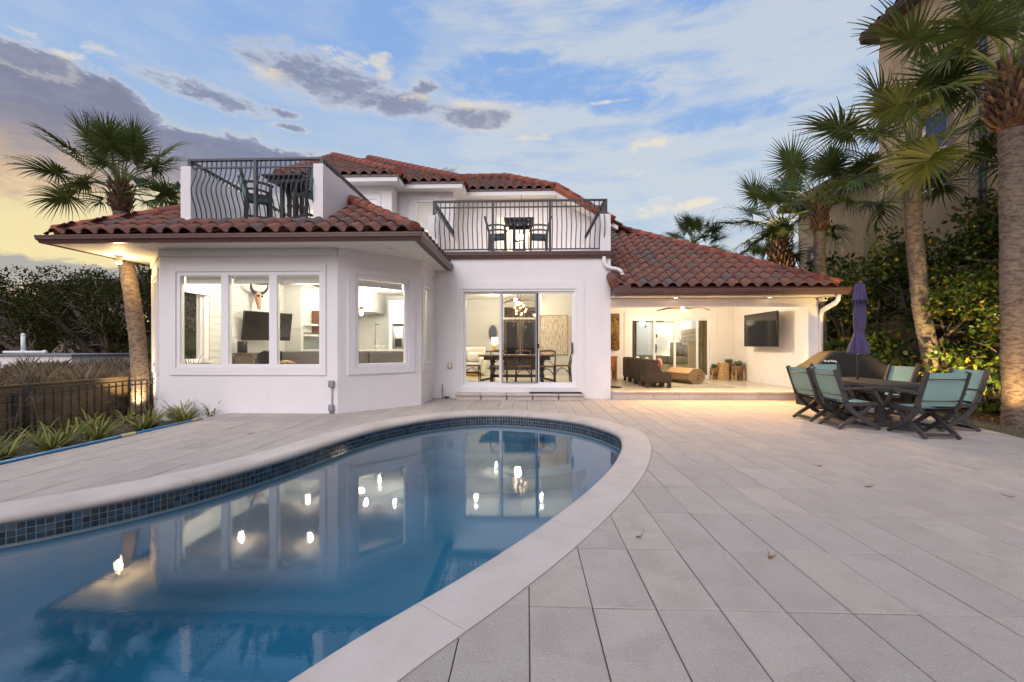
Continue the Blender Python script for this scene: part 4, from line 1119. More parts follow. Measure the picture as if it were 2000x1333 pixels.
# downspouts
ds = thing('downspout', 'white elbow downspout dropping from balcony gutter onto the tiles', 'downspout', (0, 0, 0))
m = MB(); m.tube([(1.86, 10.44, 3.42), (1.86, 10.43, 3.30), (1.90, 10.42, 3.20), (2.02, 10.40, 3.14), (2.16, 10.37, 3.11), (2.24, 10.36, 3.07), (2.28, 10.36, 2.98)], .045, 12); m.build('pipe', 'white_pipe', ds)
m = MB(); m.tube([(2.10, 10.38, 3.125), (2.12, 10.38, 3.12)], .05, 12); m.tube([(2.278, 10.36, 3.0), (2.28, 10.36, 2.965)], .05, 12); m.build('coupling', 'white_pipe', ds)
ds = thing('downspout', 'white corrugated elbow downspout at the right corner of the porch eave', 'downspout', (0, 0, 0))
m = MB(); pts = [(7.16, 10.16, 2.46), (7.16, 10.17, 2.34), (7.13, 10.22, 2.27), (7.05, 10.35, 2.18), (7.03, 10.5, 2.12), (7.03, 10.56, 2.0), (7.03, 10.56, .05)]
m.tube(pts, .05, 12)
for k in range(14):
    a, b = Vector(pts[2 + k // 7]), Vector(pts[3 + k // 7]); p = a.lerp(b, (k % 7) / 7); q = a.lerp(b, (k % 7 + .4) / 7); m.tube([p, q], .056, 12)
m.build('pipe', 'white_pipe', ds)
# security camera at the porch corner
sc = thing('security_camera', 'small white security camera under the right porch eave', 'camera', (6.98, 10.42, 2.38))
MB().tube([(0, .12, .05), (0, .02, .0)], .018, 8).build('bracket', 'white_pipe', sc)
m = MB(); m.rbox(-.05, .05, -.10, .06, -.05, .05, .015); m.build('housing', 'white_pipe', sc)
m = MB(); m.lathe([(.001, 0), (.028, 0), (.028, .01)], 12); o = m.build('lens', 'tv_black', sc, loc=(0, -.101, 0), rot=(PI / 2, 0, 0))
# smoke detector on soffit
sd_ = thing('soffit_vent_disc', 'small round white fitting on the bay soffit near the gutter corner', 'fitting', (-2.55, 8.05, 3.113))
MB().lathe([(.001, -.03), (.05, -.03), (.06, -.012), (.06, 0)], 16).build('disc', 'white_pipe', sd_)
# junction boxes & conduit on bay wall
jb = thing('conduit_outlet', 'grey outlet box above a thin conduit and lower box on the bay wall', 'outlet', (-3.665, 7.965, 0))
MB().rbox(-.05, .05, -.03, .03, .50, .62, .008).build('upper_box', 'gray_plastic', jb)
MB().rbox(-.045, .045, -.035, .03, .05, .17, .008).build('lower_box', 'gray_plastic', jb)
MB().tube([(0.01, .01, .17), (0.01, .01, .50)], .010, 8).build('conduit', 'gray_plastic', jb)
m = MB(); m.tube([(-.02, .0, .05), (-.02, .0, 0)], .014, 8); m.tube([(.025, .0, .05), (.025, .0, 0)], .014, 8); m.build('stub_pipe', 'gray_plastic', jb)
ob = thing('wall_outlet', 'beige weatherproof outlet cover on the wall left of the sliding door', 'outlet', (-1.88, 10.48, .80))
MB().rbox(-.055, .055, -.03, .02, -.07, .07, .01).build('box', 'beige_plastic', ob); MB().rbox(-.02, .028, -.038, -.028, -.05, .05, .004).build('cover', 'trim', ob)
hb = thing('stub_conduit', 'thin grey conduit stub rising from the deck in the wall corner', 'conduit', (-2.04, 10.36, 0))
MB().tube([(0, 0, 0), (0, 0, .36)], .013, 8).build('pipe', 'gray_plastic', hb); MB().tube([(0, 0, .2), (0, 0, .24)], .019, 8).build('coupling', 'gray_plastic', hb)
wd_ = thing('weed', 'small green weed growing at the foot of the conduit stub', 'weed', (-1.95, 10.40, 0))
m = MB()
for k in range(26):
    a = random.uniform(0, 6.3); r = random.uniform(.02, .09); m.add([(0, 0, 0), (r * math.cos(a) - .01, r * math.sin(a), .03), (r * math.cos(a) * 1.3, r * math.sin(a) * 1.3, .02 + random.random() * .05), (r * math.cos(a) + .012, r * math.sin(a), .035)], [(0, 1, 2, 3)])
m.build('leaves', 'shrub_leaf', wd_)
dm = thing('doormat', 'black rubber doormat lying on the step at the sliding door', 'doormat', (.68, 10.27, .156))
MB().rbox(-.62, .62, -.12, .10, 0, .022, .006).build('mat', 'doormat', dm)
# balcony lantern (lit)
ln = thing('wall_lantern', 'lit drum lantern glowing behind the bar table on the upper balcony', 'lantern', (-.17, 13.75, 4.62))
m = MB(); m.lathe([(.15, .0), (.15, .20)], 24); m.build('shade', 'lamp_warm', ln)
m = MB(); m.lathe([(.17, -.01), (.175, .0), (.17, .01)], 24); m.lathe([(.17, .19), (.175, .2), (.17, .21)], 24)
for k in range(10): a = k * PI / 5; m.tube([(.172 * math.cos(a), .172 * math.sin(a), 0), (.172 * math.cos(a), .172 * math.sin(a), .2)], .005, 5)
m.tube([(0, 0, .2), (0, 0, 1.49)], .008, 6); m.build('cage', 'dark_metal', ln)
lamp('POINT', (0, -.22, .1), 12, (1, .74, .42), .12, ln)

# ================================================================ BAR FURNITURE ON THE BALCONIES
def bar_chair(label, loc, rz, group):
    t = thing('bar_chair', label, 'chair', loc, rz, group); P = 'poly_lumber'
    for y in (-.25, .25):
        MB().beam((.24, y, 0), (.22, y, .98), .045, .06).build('leg', P, t)
        m = MB(); m.beam((-.22, y, 0), (-.20, y, .78), .045, .06); m.beam((-.20, y, .78), (-.33, y, 1.26), .045, .055); m.build('leg', P, t)
        m = MB(); pts = [(-.26, 1.0), (-.1, 1.03), (.1, 1.03), (.28, .99)]
        for a, b in zip(pts, pts[1:]): m.beam((a[0], y, a[1]), (b[0], y, b[1]), .06, .035)
        m.build('armrest', P, t)
        MB().beam((-.2, y * .98, .74), (.22, y * .98, .76), .04, .07).build('seat_rail', P, t)
        MB().beam((-.2, y * .98, .30), (.22, y * .98, .30), .035, .05).build('stretcher', P, t)
    MB().beam((.22, -.24, .34), (.22, .24, .34), .04, .05).build('footrest', P, t); MB().beam((-.21, -.24, .30), (-.21, .24, .30), .035, .05).build('stretcher', P, t)
    m = MB(); n = 7; A = [(-.20 + .42 * k / n, -.22, .77 - .035 * math.sin(PI * k / n)) for k in range(n + 1)]; B = [(x, .22, z) for x, y, z in A]
    m.strip(A, B); m.build('seat_sling', 'teal_dark', t)
    A = [(-.205 - .125 * k / n - .02 * math.sin(PI * k / n), -.22, .80 + .44 * k / n) for k in range(n + 1)]; B = [(x, .22, z) for x, y, z in A]
    m = MB(); m.strip(A, B); m.build('back_sling', 'teal_sling', t)
    return t
def bar_table(label, loc, w, d):
    t = thing('bar_table', label, 'table', loc, 0); P = 'poly_lumber'; z = 1.14
    n = 7
    for k in range(n):
        x0 = -w / 2 + .06 + (w - .12) * k / n; MB().box(x0 + .004, x0 + (w - .12) / n - .004, -d / 2 + .06, d / 2 - .06, z + .01, z + .04).build('table_slat', P, t)
    m = MB(); m.rbox(-w / 2, -w / 2 + .062, -d / 2, d / 2, z, z + .045, .012); m.rbox(w / 2 - .062, w / 2, -d / 2, d / 2, z, z + .045, .012); m.rbox(-w / 2 + .06, w / 2 - .06, -d / 2, -d / 2 + .062, z, z + .045, .012); m.rbox(-w / 2 + .06, w / 2 - .06, d / 2 - .062, d / 2, z, z + .045, .012); m.build('table_rim', P, t)
    m = MB(); m.box(-w / 2 + .1, w / 2 - .1, -d / 2 + .1, -d / 2 + .13, z - .1, z); m.box(-w / 2 + .1, w / 2 - .1, d / 2 - .13, d / 2 - .1, z - .1, z); m.build('apron', P, t)
    for sx in (-1, 1):
        for sy in (-1, 1): MB().box(sx * .14 - .035, sx * .14 + .035, sy * .14 - .035, sy * .14 + .035, 0, z - .001).build('leg', P, t)
    MB().box(-.105, .105, -.03, .03, .35, .40).build('stretcher', P, t); MB().box(-.105, .105, -.03, .03, .62, .66).build('stretcher', P, t)
    return t
bar_table('grey bar table on the upper balcony over the sliding door', (-.21, 12.0, 3.56), .82, .82)
G = 'bar chairs on the balconies'
bar_chair('teal bar chair on the upper balcony, left of the bar table under the lantern', (-.82, 12.0, 3.56), 0, G)
bar_chair('bar chair seen in profile on the upper balcony, right of the bar table', (.34, 12.05, 3.56), PI, G)
bar_table('grey bar table behind the bay balcony railing above the picture windows', (-5.12, 9.25, 3.69), .86, .86)
bar_chair('teal bar chair left of the table on the bay balcony', (-5.80, 9.10, 3.69), .65, G)
bar_chair('teal bar chair right of the table on the bay balcony, beside the white parapet', (-4.56, 9.05, 3.69), PI - .6, G)

# ================================================================ PATIO DINING SET
def patio_chair(label, loc, rz):
    t = thing('patio_chair', label, 'chair', loc, rz, 'teal sling chairs round the patio table'); P = 'poly_lumber'
    def curve(pts, y, w=.032, h=.062, nm='leg'):
        m = MB(); n = len(pts)
        for k in range(n):
            a = Vector(pts[max(k - 1, 0)]); b = Vector(pts[min(k + 1, n - 1)]); d = (b - a).normalized(); nn = Vector((-d.y, d.x))
            p = Vector(pts[k])
            for sy in (-1, 1):
                for sn in (-1, 1):
                    q = p + nn * sn * h / 2; m.v.append((q.x, y + sy * w / 2, max(0, q.y)))
        for k in range(n - 1):
            o = 4 * k
            m.f += [(o, o + 1, o + 5, o + 4), (o + 1, o + 3, o + 7, o + 5), (o + 3, o + 2, o + 6, o + 7), (o + 2, o, o + 4, o + 6)]
        m.f += [(0, 2, 3, 1), (4 * n - 4, 4 * n - 3, 4 * n - 1, 4 * n - 2)]; m.sm = [False] * len(m.f)
        return m.build(nm, P, t)
    for y in (-.265, .265):
        curve([(-.20, .42), (-.235, .55), (-.30, .74), (-.355, .915)], y, .034, .062, 'back_post')
        curve([(-.215, .47), (-.17, .36), (-.06, .25), (.10, .14), (.30, 0)], y * .93, .03, .065, 'leg')
        curve([(.20, .40), (.12, .30), (-.02, .19), (-.18, .09), (-.29, 0)], y * .82, .03, .060, 'leg')
        curve([(-.22, .40), (0, .385), (.27, .40)], y * .88, .03, .055, 'seat_rail')
        curve([(-.27, .615), (-.05, .635), (.16, .645), (.29, .635)], y * 1.08, .055, .03, 'armrest')
        curve([(.20, .63), (.22, .55), (.29, .43), (.33, .385)], y * 1.05, .028, .045, 'arm_support')
    m = MB(); n = 8; A = [(-.20 + .46 * k / n, -.235, .412 - .03 * math.sin(PI * k / n)) for k in range(n + 1)]; m.strip(A, [(x, .235, z) for x, y, z in A]); m.build('seat_sling', 'teal_sling', t)
    A = [(-.205 - .155 * k / n - .012 * math.sin(PI * k / n), -.25, .44 + .465 * k / n) for k in range(n + 1)]; m = MB(); m.strip(A, [(x, .25, z) for x, y, z in A])
    m.build('back_sling', 'teal_sling', t)
    for z, x in ((.82, -.345), (.52, -.245)):
        pts = [(x - .045 * math.sin(PI * k / 8), -.25 + .5 * k / 8, z) for k in range(9)]; MB().tube(pts, .008, 6).build('back_rod', 'bronze', t)
    MB().tube([(-.1, -.23, .37), (-.1, 0, .34), (-.1, .23, .37)], .008, 6).build('seat_rod', 'bronze', t)
    MB().beam((-.235, -.22, .05), (-.235, .22, .05), .028, .045).build('stretcher', P, t); MB().beam((.24, -.24, .05), (.24, .24, .05), .028, .045).build('stretcher', P, t)
    bo = MB()
    for y in (-.285, .285): bo.sphere((-.205, y, .45), .02, 8, 5); bo.sphere((.05, y * .95, .155), .014, 8, 5)
    bo.build('bolts', P, t)
    return t
patio_chair('teal patio chair nearest the porch, seen from behind on the left of the table', (5.03, 7.62, 0), 0.02)
patio_chair('teal patio chair seen from behind, second from the porch on the left of the table', (5.02, 6.93, 0), -.02)
patio_chair('teal patio chair at the near end of the table with its back to the pool', (5.62, 6.30, 0), PI / 2 - .02)
patio_chair('teal patio chair on the far right of the table, beside the lit palm trunk', (6.40, 6.82, 0), PI)
patio_chair('pale lit patio chair in front of the iron gate, across the table', (6.42, 7.98, 0), PI + .03)
patio_chair('blue patio chair at the far table end, before the covered grill', (5.98, 8.50, 0), -PI / 2 + .05)
tb = thing('patio_table', 'dark grey rectangular patio table with rounded corners under the umbrella', 'table', (5.75, 7.50, 0))
P = 'poly_lumber'
x0, x1, y0, y1 = -.46, .46, -.86, .86
for k in range(6):
    a = x0 + .05 + (x1 - x0 - .10) * k / 6; MB().box(a + .003, a + (x1 - x0 - .10) / 6 - .003, y0 + .05, y1 - .05, .648, .682).build('table_slat', P, tb)
def rrect(x0, x1, y0, y1, r, n=6):
    out = []
    for cx, cy, a0 in ((x1 - r, y1 - r, 0), (x0 + r, y1 - r, PI / 2), (x0 + r, y0 + r, PI), (x1 - r, y0 + r, 1.5 * PI)):
        out += [(cx + r * math.cos(a0 + PI / 2 * k / n), cy + r * math.sin(a0 + PI / 2 * k / n)) for k in range(n + 1)]
    return out
def ring(mb, o, i, z0, z1):
    n = len(o); vs = [(x, y, z1) for x, y in o] + [(x, y, z1) for x, y in i] + [(x, y, z0) for x, y in o] + [(x, y, z0) for x, y in i]
    fs = []
    for k in range(n):
        q = (k + 1) % n; fs += [(k, q, n + q, n + k), (2 * n + k, 2 * n + q, q, k), (n + k, n + q, 3 * n + q, 3 * n + k), (2 * n + k, 3 * n + k, 3 * n + q, 2 * n + q)]
    return mb.add(vs, fs)
m = MB(); ring(m, rrect(x0, x1, y0, y1, .10), rrect(x0 + .052, x1 - .052, y0 + .052, y1 - .052, .05), .645, .686); m.build('table_rim', P, tb)
m = MB(); ring(m, rrect(x0 + .02, x1 - .02, y0 + .02, y1 - .02, .09), rrect(x0 + .045, x1 - .045, y0 + .045, y1 - .045, .07), .575, .644); m.build('apron', P, tb)
for sy in (-.52, .52):
    for sx in (-.20, .20): MB().box(sx - .045, sx + .045, sy - .045, sy + .045, .06, .60).build('leg', P, tb)
    MB().rbox(-.40, .40, sy - .05, sy + .05, 0, .062, .01).build('foot', P, tb)
MB().box(-.04, .04, -.47, .47, .075, .14).build('stretcher', P, tb)
# closed umbrella
um = thing('patio_umbrella', 'closed purple patio umbrella standing in the middle of the table', 'umbrella', (5.75, 7.70, 0))
MB().tube([(0, 0, .02), (0.0, 0, 1.3), (.04, 0, 2.34)], .019, 10).build('pole', 'bronze', um)
m = MB(); n = 40; prof = [(2.36, .05), (2.33, .085), (2.22, .10), (2.10, .118), (2.055, .128), (2.05, .09), (1.9, .105), (1.75, .104), (1.62, .095), (1.545, .08), (1.53, .08), (1.515, .085), (1.42, .105), (1.30, .135), (1.20, .158), (1.155, .165)]
for z, r in prof:
    r *= .82
    for j in range(n):
        a = 2 * PI * j / n; fold = 1 + .26 * (abs(math.sin(4 * a + z * 1.4)) * 2 - 1.1) * (0.35 if r < .1 else 1) + .07 * math.sin(3 * a + z * 5)
        dz = -.03 * abs(math.sin(4 * a)) if z < 1.16 or abs(z - 2.055) < .004 else 0
        m.v.append((.028 + (z - 1.3) * .012 + r * fold * math.cos(a), r * fold * math.sin(a), z + dz))
for i in range(len(prof) - 1):
    for j in range(n): m.f.append((i * n + j, i * n + (j + 1) % n, (i + 1) * n + (j + 1) % n, (i + 1) * n + j)); m.sm.append(True)
m.f.append(tuple(range(n))); m.sm.append(False)
m.build('canopy', 'umbrella_cloth', um)
m = MB(); m.lathe([(.070, 1.515), (.076, 1.53), (.070, 1.545)], 24, (.03, 0, 0)); m.build('tie_strap', 'umbrella_cloth', um)
MB().lathe([(.001, 2.40), (.02, 2.395), (.06, 2.365), (.05, 2.355)], 16, (.04, 0, 0)).build('finial_cap', 'bronze', um)
m = MB()
for k in range(8): a = k * PI / 4; m.sphere((.028 + .128 * math.cos(a), .128 * math.sin(a), 1.135), .012, 6, 4)
m.build('rib_tips', 'white_pipe', um)
# covered grill
gr_ = thing('covered_grill', 'barbecue grill under a dark fabric cover with white lettering beside the porch pier', 'grill', (6.74, 9.45, 0))
secs = [(0, .82, .34), (.25, .83, .35), (.55, .84, .355), (.80, .85, .36), (.84, .80, .34), (.92, .66, .32), (1.05, .50, .27), (1.14, .40, .22), (1.165, .30, .14)]
m = MB(); n = 44
for z, w, d in secs:
    for j in range(n):
        a = 2 * PI * j / n; c, s = math.cos(a), math.sin(a); e = .28
        x = w * math.copysign(abs(c) ** e, c); y = d * math.copysign(abs(s) ** e, s)
        k = 1 + (.018 * math.sin(9 * a + z * 4) if z < .8 else 0.008 * math.sin(5 * a + z * 9)); m.v.append((x * k, y * k, z + .012 * math.sin(3 * a + z * 5) * (1 if .5 < z < 1.1 else 0)))
for i in range(len(secs) - 1):
    for j in range(n): m.f.append((i * n + j, i * n + (j + 1) % n, (i + 1) * n + (j + 1) % n, (i + 1) * n + j)); m.sm.append(True)
m.f.append(tuple((len(secs) - 1) * n + j for j in range(n))); m.sm.append(True)
m.build('cover', 'grill_cover', gr_)
fc = bpy.data.curves.new('lettering', 'FONT'); fc.body = 'Broil King'; fc.size = .062; fc.extrude = .002; fc.offset = .0015; fc.materials.append(MATS['white_print'])
ft_ = bpy.data.objects.new('lettering_text', fc); COL.objects.link(ft_); bpy.context.view_layer.update()
me_ = bpy.data.meshes.new_from_object(ft_.evaluated_get(bpy.context.evaluated_depsgraph_get())); bpy.data.objects.remove(ft_)
fo_ = put('lettering', me_, gr_); fo_.location = (-.60, -.338, .945); fo_.rotation_euler = (math.radians(62), 0, 0)

# ================================================================ FALLEN TWIGS ON THE DECK
for (x, y, lb) in ((3.02, 3.95, 'dry twig lying on the pavers below the purple umbrella'), (4.02, 3.72, 'small forked twig on the pavers at the far right of the deck'), (1.43, 2.60, 'tiny red leaf stalk on a paver nearest the camera'), (3.05, 4.62, 'curled tan leaf on the pavers in front of the dining set'), (-3.95, 6.05, 'small dark leaf on the pale pavers left of the pool'), (.72, 2.86, 'dark crumb of leaf beside the coping')):
    t = thing('twig', lb, 'twig', (x, y, .004), random.uniform(0, 6))
    m = MB()
    for k in range(3):
        a = random.uniform(0, 6.3); L = random.uniform(.03, .075); m.tube([(0, 0, .004), (L * .6 * math.cos(a), L * .6 * math.sin(a), .012), (L * math.cos(a + .3), L * math.sin(a + .3), .02 + .03 * random.random())], [.003, .002, .001], 5)
    m.build('stem', 'mid_wood', t)
    MB().add([(0, 0, .006), (.02, -.01, .012), (.042, .0, .006), (.02, .012, .014)], [(0, 1, 2), (0, 2, 3)]).build('leaf', 'orange_wood', t)

# ================================================================ LEFT SIDE: BED, POLE, FENCES
pole = thing('pool_pole', 'blue telescopic pool pole lying along the left edge of the deck', 'pole', (0, 0, 0))
MB().tube([(-5.60, 2.0, .020), (-5.60, 5.78, .020)], .020, 12).build('tube', 'blue_pole', pole)
MB().tube([(-5.60, 5.95, .020), (-5.605, 7.05, .022)], .016, 12).build('tube', 'blue_pole', pole)
MB().tube([(-5.60, 5.76, .020), (-5.60, 5.97, .020)], .026, 12).build('lock_collar', 'beige_plastic', pole)
MB().tube([(-5.605, 7.04, .022), (-5.605, 7.25, .022)], .022, 12).build('grip', 'beige_plastic', pole)
MB().add([(-8.45, -2, -.215), (-5.68, -2, -.10), (-5.68, 9.3, -.10), (-8.45, 9.3, -.215)], [(0, 1, 2, 3)]).build('planting_bed', 'soil', kind='structure')
# timber retaining wall
tw = thing('timber_wall', 'weathered timber board retaining wall behind the black metal fence', 'wall', (-8.42, 0, 0))
zt = .60
for r in range(6):
    z1 = zt - .155 * r; y = -1.5 + (r % 2) * .9
    while y < 9.2:
        y2 = min(y + 2.4, 9.25); o = MB().box(-.04 + random.uniform(-.004, .004), 0, y + .004, y2 - .004, z1 - .151, z1).build('board', 'timber', tw); y = y2
for y in (0.3, 2.6, 4.9, 7.2): MB().box(-.13, -.045, y - .05, y + .05, -.4, zt - .05).build('post', 'timber', tw)
MB().box(-.08, .015, -1.5, 9.25, zt + .003, zt + .028).build('cap_board', 'timber', tw)
fn = thing('metal_fence', 'black metal picket fence with square posts along the planting bed', 'fence', (-7.80, 0, 0))
for (ya, yb, z0, z1) in ((-1.0, 6.28, -.16, .52), (6.52, 9.2, -.18, .60)):
    for zr in (z1, z1 - .085, z0 + .12): MB().box(-.012, .012, ya, yb, zr - .022, zr).build('rail', 'black_metal', fn)
    y = ya + .06; pk = MB().box(-.009, .009, -.009, .009, z0, z1 - .03).mesh('picket', 'black_metal')
    while y < yb - .03:
        put('picket', pk, fn, loc=(0, y, 0)); y += .135
for y, z1 in ((6.31, .56), (6.46, .64), (8.86, .62)): MB().box(-.03, .03, y - .03, y + .03, -.25, z1).build('post', 'black_metal', fn)
# strap-leaf plants in the bed
def strap_plant(x, y, n, L, label):
    t = thing('strap_leaf_plant', label, 'plant', (x, y, -.14), random.uniform(0, 6), 'strap-leaved plants along the deck edge'); m = MB()
    for k in range(n):
        a = 2.4 * k + random.random(); ln_ = L * random.uniform(.6, 1.15); up_ = random.uniform(.55, 1.0); w = random.uniform(.008, .014)
        A = []; B = []
        for q in range(6):
            s = q / 5; r = ln_ * s * (1.1 - up_ * .6); z = ln_ * (s * up_ - .62 * s * s * s * (1.35 - up_)); ww = w * (1 - s ** 2.2) + .0015
            A.append((r * math.cos(a) - ww * math.sin(a), r * math.sin(a) + ww * math.cos(a), max(0.0, z))); B.append((r * math.cos(a) + ww * math.sin(a), r * math.sin(a) - ww * math.cos(a), max(.0, z)))
        m.strip(A, B)
    m.build('leaves', 'strap_leaf', t)
ORD = ['first', 'second', 'third', 'fourth', 'fifth', 'sixth', 'seventh', 'eighth', 'ninth', 'tenth', 'eleventh', 'twelfth', 'thirteenth', 'fourteenth', 'fifteenth', 'sixteenth']
yy = [3.1, 3.5, 3.9, 4.25, 4.6, 4.95, 5.3, 5.65, 6.0, 6.35, 6.7, 7.05, 7.4, 7.75, 8.1, 8.4]
for k, y in enumerate(yy):
    strap_plant(-5.98 - random.random() * .22 - (.25 if k % 2 else 0), y, 64, .56, ORD[15 - k] + ' strap-leaf clump from the bay corner in the row beside the blue pole')
for k in range(9):
    strap_plant(-6.75 - random.random() * .5, 3.6 + k * .55, 44, .48, ORD[8 - k] + ' strap-leaf clump from the bay corner in the row along the fence')
# dry seed stalks
for k in range(10):
    y = 4.0 + k * .48; t = thing('dry_stalk', ORD[9 - k] + ' wispy dry flower stalk from the bay corner before the metal fence', 'stalk', (-7.0 + random.uniform(-.35, .25), y, -.15), 0, 'dry flower stalks by the fence'); m = MB()
    for q in range(4):
        a = random.uniform(0, 6.3); h = random.uniform(.4, .75); p = Vector((.12 * math.cos(a), .12 * math.sin(a), h)); m.tube([(0, 0, 0), p * .6, p], [.003, .002, .0015], 4)
        for r in range(7):
            b = Vector((random.gauss(0, .07), random.gauss(0, .07), random.uniform(-.05, .12))); m.tube([p * .85, p * .9 + b], .0013, 3); m.sphere(tuple(p * .9 + b), .006, 5, 3)
    m.build('stems', 'old_bark', t)
sp = thing('sprig', 'thin dark seed sprig leaning on the bay wall near its left corner', 'sprig', (-6.62, 7.90, 0)); m = MB()
m.tube([(-.1, 0, -.1), (.05, 0, .06), (.22, 0, .16), (.36, 0, .20)], [.004, .003, .003, .002], 5)
for k in range(24): s = random.random(); m.sphere((-.02 + .36 * s, random.uniform(-.01, .01), -.0 + .2 * s + random.uniform(-.03, .035)), .008, 5, 3)
m.build('stems', 'bark', sp)

# ================================================================ PALMS
def frond_mesh(kind, seed, Lp, Lb, droop, nl=46, fold=.3):
    """fan leaf: petiole along +X from origin, blade beyond; returns (blade MB, petiole MB)"""
    r = random.Random(seed); pet = MB(); bl = MB()
    pts = [(Lp * s, 0, Lp * (.12 * math.sin(PI * s * .9)) - Lp * .10 * s * s) for s in np.linspace(0, 1, 7)]
    pet.tube(pts, [.028, .021, .017, .015, .013, .011, .009], 6)
    hx, hz = pts[-1][0], pts[-1][2]
    costa = .30 * Lb
    for k in range(nl):
        f = k / (nl - 1) * 2 - 1
        ang = f * math.radians(158); af = abs(f)
        s0 = (1 - af) ** 1.3; bx = hx + costa * s0; bz = hz - .05 * s0 * s0 - droop * .10 * s0
        L = Lb * (1.0 - .30 * af ** 2.2) * r.uniform(.90, 1.06) - costa * s0 * .45
        a2 = ang * .93 + r.gauss(0, .018); dirx, diry = math.cos(a2), math.sin(a2)
        w0 = .0195 * (Lb / .78) * r.uniform(.85, 1.15); seg = 6; A = []; B = []
        tip = droop * r.uniform(.5, 1.5); lift = r.gauss(0, .05)
        for q in range(seg + 1):
            s = q / seg; rad = L * s
            z = bz + fold * abs(math.sin(ang)) * rad * .45 - tip * (s ** 2.8) * L * .5 + lift * rad
            ww = w0 * (min(1, .5 + s * 1.6)) * (1 - max(0, (s - .30) / .70) ** 1.0) + .0010
            sh = 1 - .10 * tip * s * s
            px, py = bx + dirx * rad * sh, diry * rad * sh
            A.append((px - diry * ww, py + dirx * ww, z)); B.append((px + diry * ww, py - dirx * ww, z - .006))
        bl.strip(A, B)
    return bl, pet
FR = []
for k in range(6):
    b, p = frond_mesh(0, 40 + k, 1.0, .80, [.22, .5, .75, 1.0, .4, .6][k])
    FR.append((b, p))
def frond_set(mt):
    return [(b.mesh('frond', mt), p.mesh('petiole', 'petiole')) for b, p in FR]
FSET = {'frond': frond_set('frond'), 'frond_dark': frond_set('frond_dark')}
boot = MB(); boot.add([(-.034, 0, -.03), (.034, 0, -.03), (.030, .035, .05), (-.030, .035, .05), (-.019, .10, .155), (.019, .10, .155), (.018, .118, .145), (-.018, .118, .145), (-.027, .055, .03), (.027, .055, .03)],
    [(0, 1, 2, 3), (3, 2, 5, 4), (4, 5, 6, 7), (7, 6, 9, 8), (8, 9, 1, 0), (0, 3, 4, 7, 8), (1, 9, 6, 5, 2)])
BOOT = boot.mesh('leaf_base', 'boot')
def palm(label, path, rad, scale=1.0, nf=26, boots=(.75, 44), mt='frond', seed=1, elev=(82, -28), bootr=1.15, wind=0.0, boot_scale=1.0, azim=None):
    """path: trunk centre points (world); first = base"""
    r = random.Random(seed); base = Vector(path[0]); t = thing('palm_tree', label, 'palm tree', base)
    P = [Vector(p) - base for p in path]
    dense = []
    for a, b in zip(P, P[1:]):
        m_ = max(2, int((b - a).length / .07)); dense += [a.lerp(b, k / m_) for k in range(m_)]
    dense.append(P[-1])
    # smooth
    for _ in range(6): dense = [dense[0]] + [(dense[k - 1] + dense[k] * 2 + dense[k + 1]) / 4 for k in range(1, len(dense) - 1)] + [dense[-1]]
    n = len(dense); rs = [rad * (1.18 - .18 * min(1, k / (n * .12)) + (.035 if k % 2 else -.02) + r.uniform(-.025, .035)) * (1 - .06 * k / n) for k in range(n)]
    m = MB(); m.tube(dense, rs, 18); m.build('trunk', 'palm_trunk', t)
    top = dense[-1]; axis = (dense[-1] - dense[-6]).normalized()
    # fibrous boot collar
    hb, nb = boots
    col = MB(); cp = [top - axis * hb * (1 - s) for s in np.linspace(0, 1.0, 8)] + [top + axis * .22]
    col.tube(cp, [rad * .98, rad * 1.12, rad * 1.22, rad * 1.25, rad * 1.2, rad * 1.1, rad * .95, rad * .75, rad * .4], 16); col.build('crown_shaft', 'boot', t)
    q0 = Vector((0, 0, 1)).rotation_difference(axis)
    for k in range(nb):
        s = (k + .5) / nb; a = k * 2.39996; h = -hb * (1 - s) + .05; rr = rad * (1.02 + .20 * math.sin(PI * (.15 + s * .7)))
        pos = top + q0 @ Vector((math.cos(a) * rr, math.sin(a) * rr, h))
        e = Euler((r.uniform(-.25, .25), r.uniform(-.15, .15), a - PI / 2)); M = Matrix.Translation(pos) @ q0.to_matrix().to_4x4() @ e.to_matrix().to_4x4() @ Matrix.Scale(boot_scale * r.uniform(.8, 1.35) * .68 * (rad / .17) ** .5, 4)
        put('leaf_base', BOOT, t, mw=M)
    for k in range(nf):
        s = k / (nf - 1); el_ = math.radians(elev[0] + (elev[1] - elev[0]) * s ** 1.05 + r.uniform(-6, 6)); a = (k * 2.39996 + r.uniform(-.25, .25)) if azim is None else azim(k, r)
        v = 0 if s < .25 else r.choice([0, 1, 4]) if s < .5 else r.choice([1, 2, 3, 5])
        fb, pb = FSET[mt][v]; sc = scale * r.uniform(.88, 1.1) * (.86 if s < .12 else 1)
        org = top + axis * (.16 - .30 * s) + Vector((math.cos(a), math.sin(a), 0)) * rad * .55
        M = Matrix.Translation(org) @ Matrix.Rotation(a, 4, 'Z') @ Matrix.Rotation(-el_, 4, 'Y') @ Matrix.Rotation(r.uniform(-.75, .75) + wind, 4, 'X') @ Matrix.Scale(sc, 4)
        o = put('frond', fb, t, mw=M); put('petiole', pb, o)
    return t
palm('slender palm leaning left at the bay corner, its trunk lit from below', [(-8.12, 8.78, -.25), (-8.16, 8.83, .5), (-8.30, 8.93, 1.4), (-8.55, 9.05, 2.4), (-8.85, 9.20, 3.3), (-9.0, 9.27, 4.1), (-9.02, 9.28, 4.78)], .148, .86, 27, (.55, 84), 'frond', 3, elev=(85, -12))
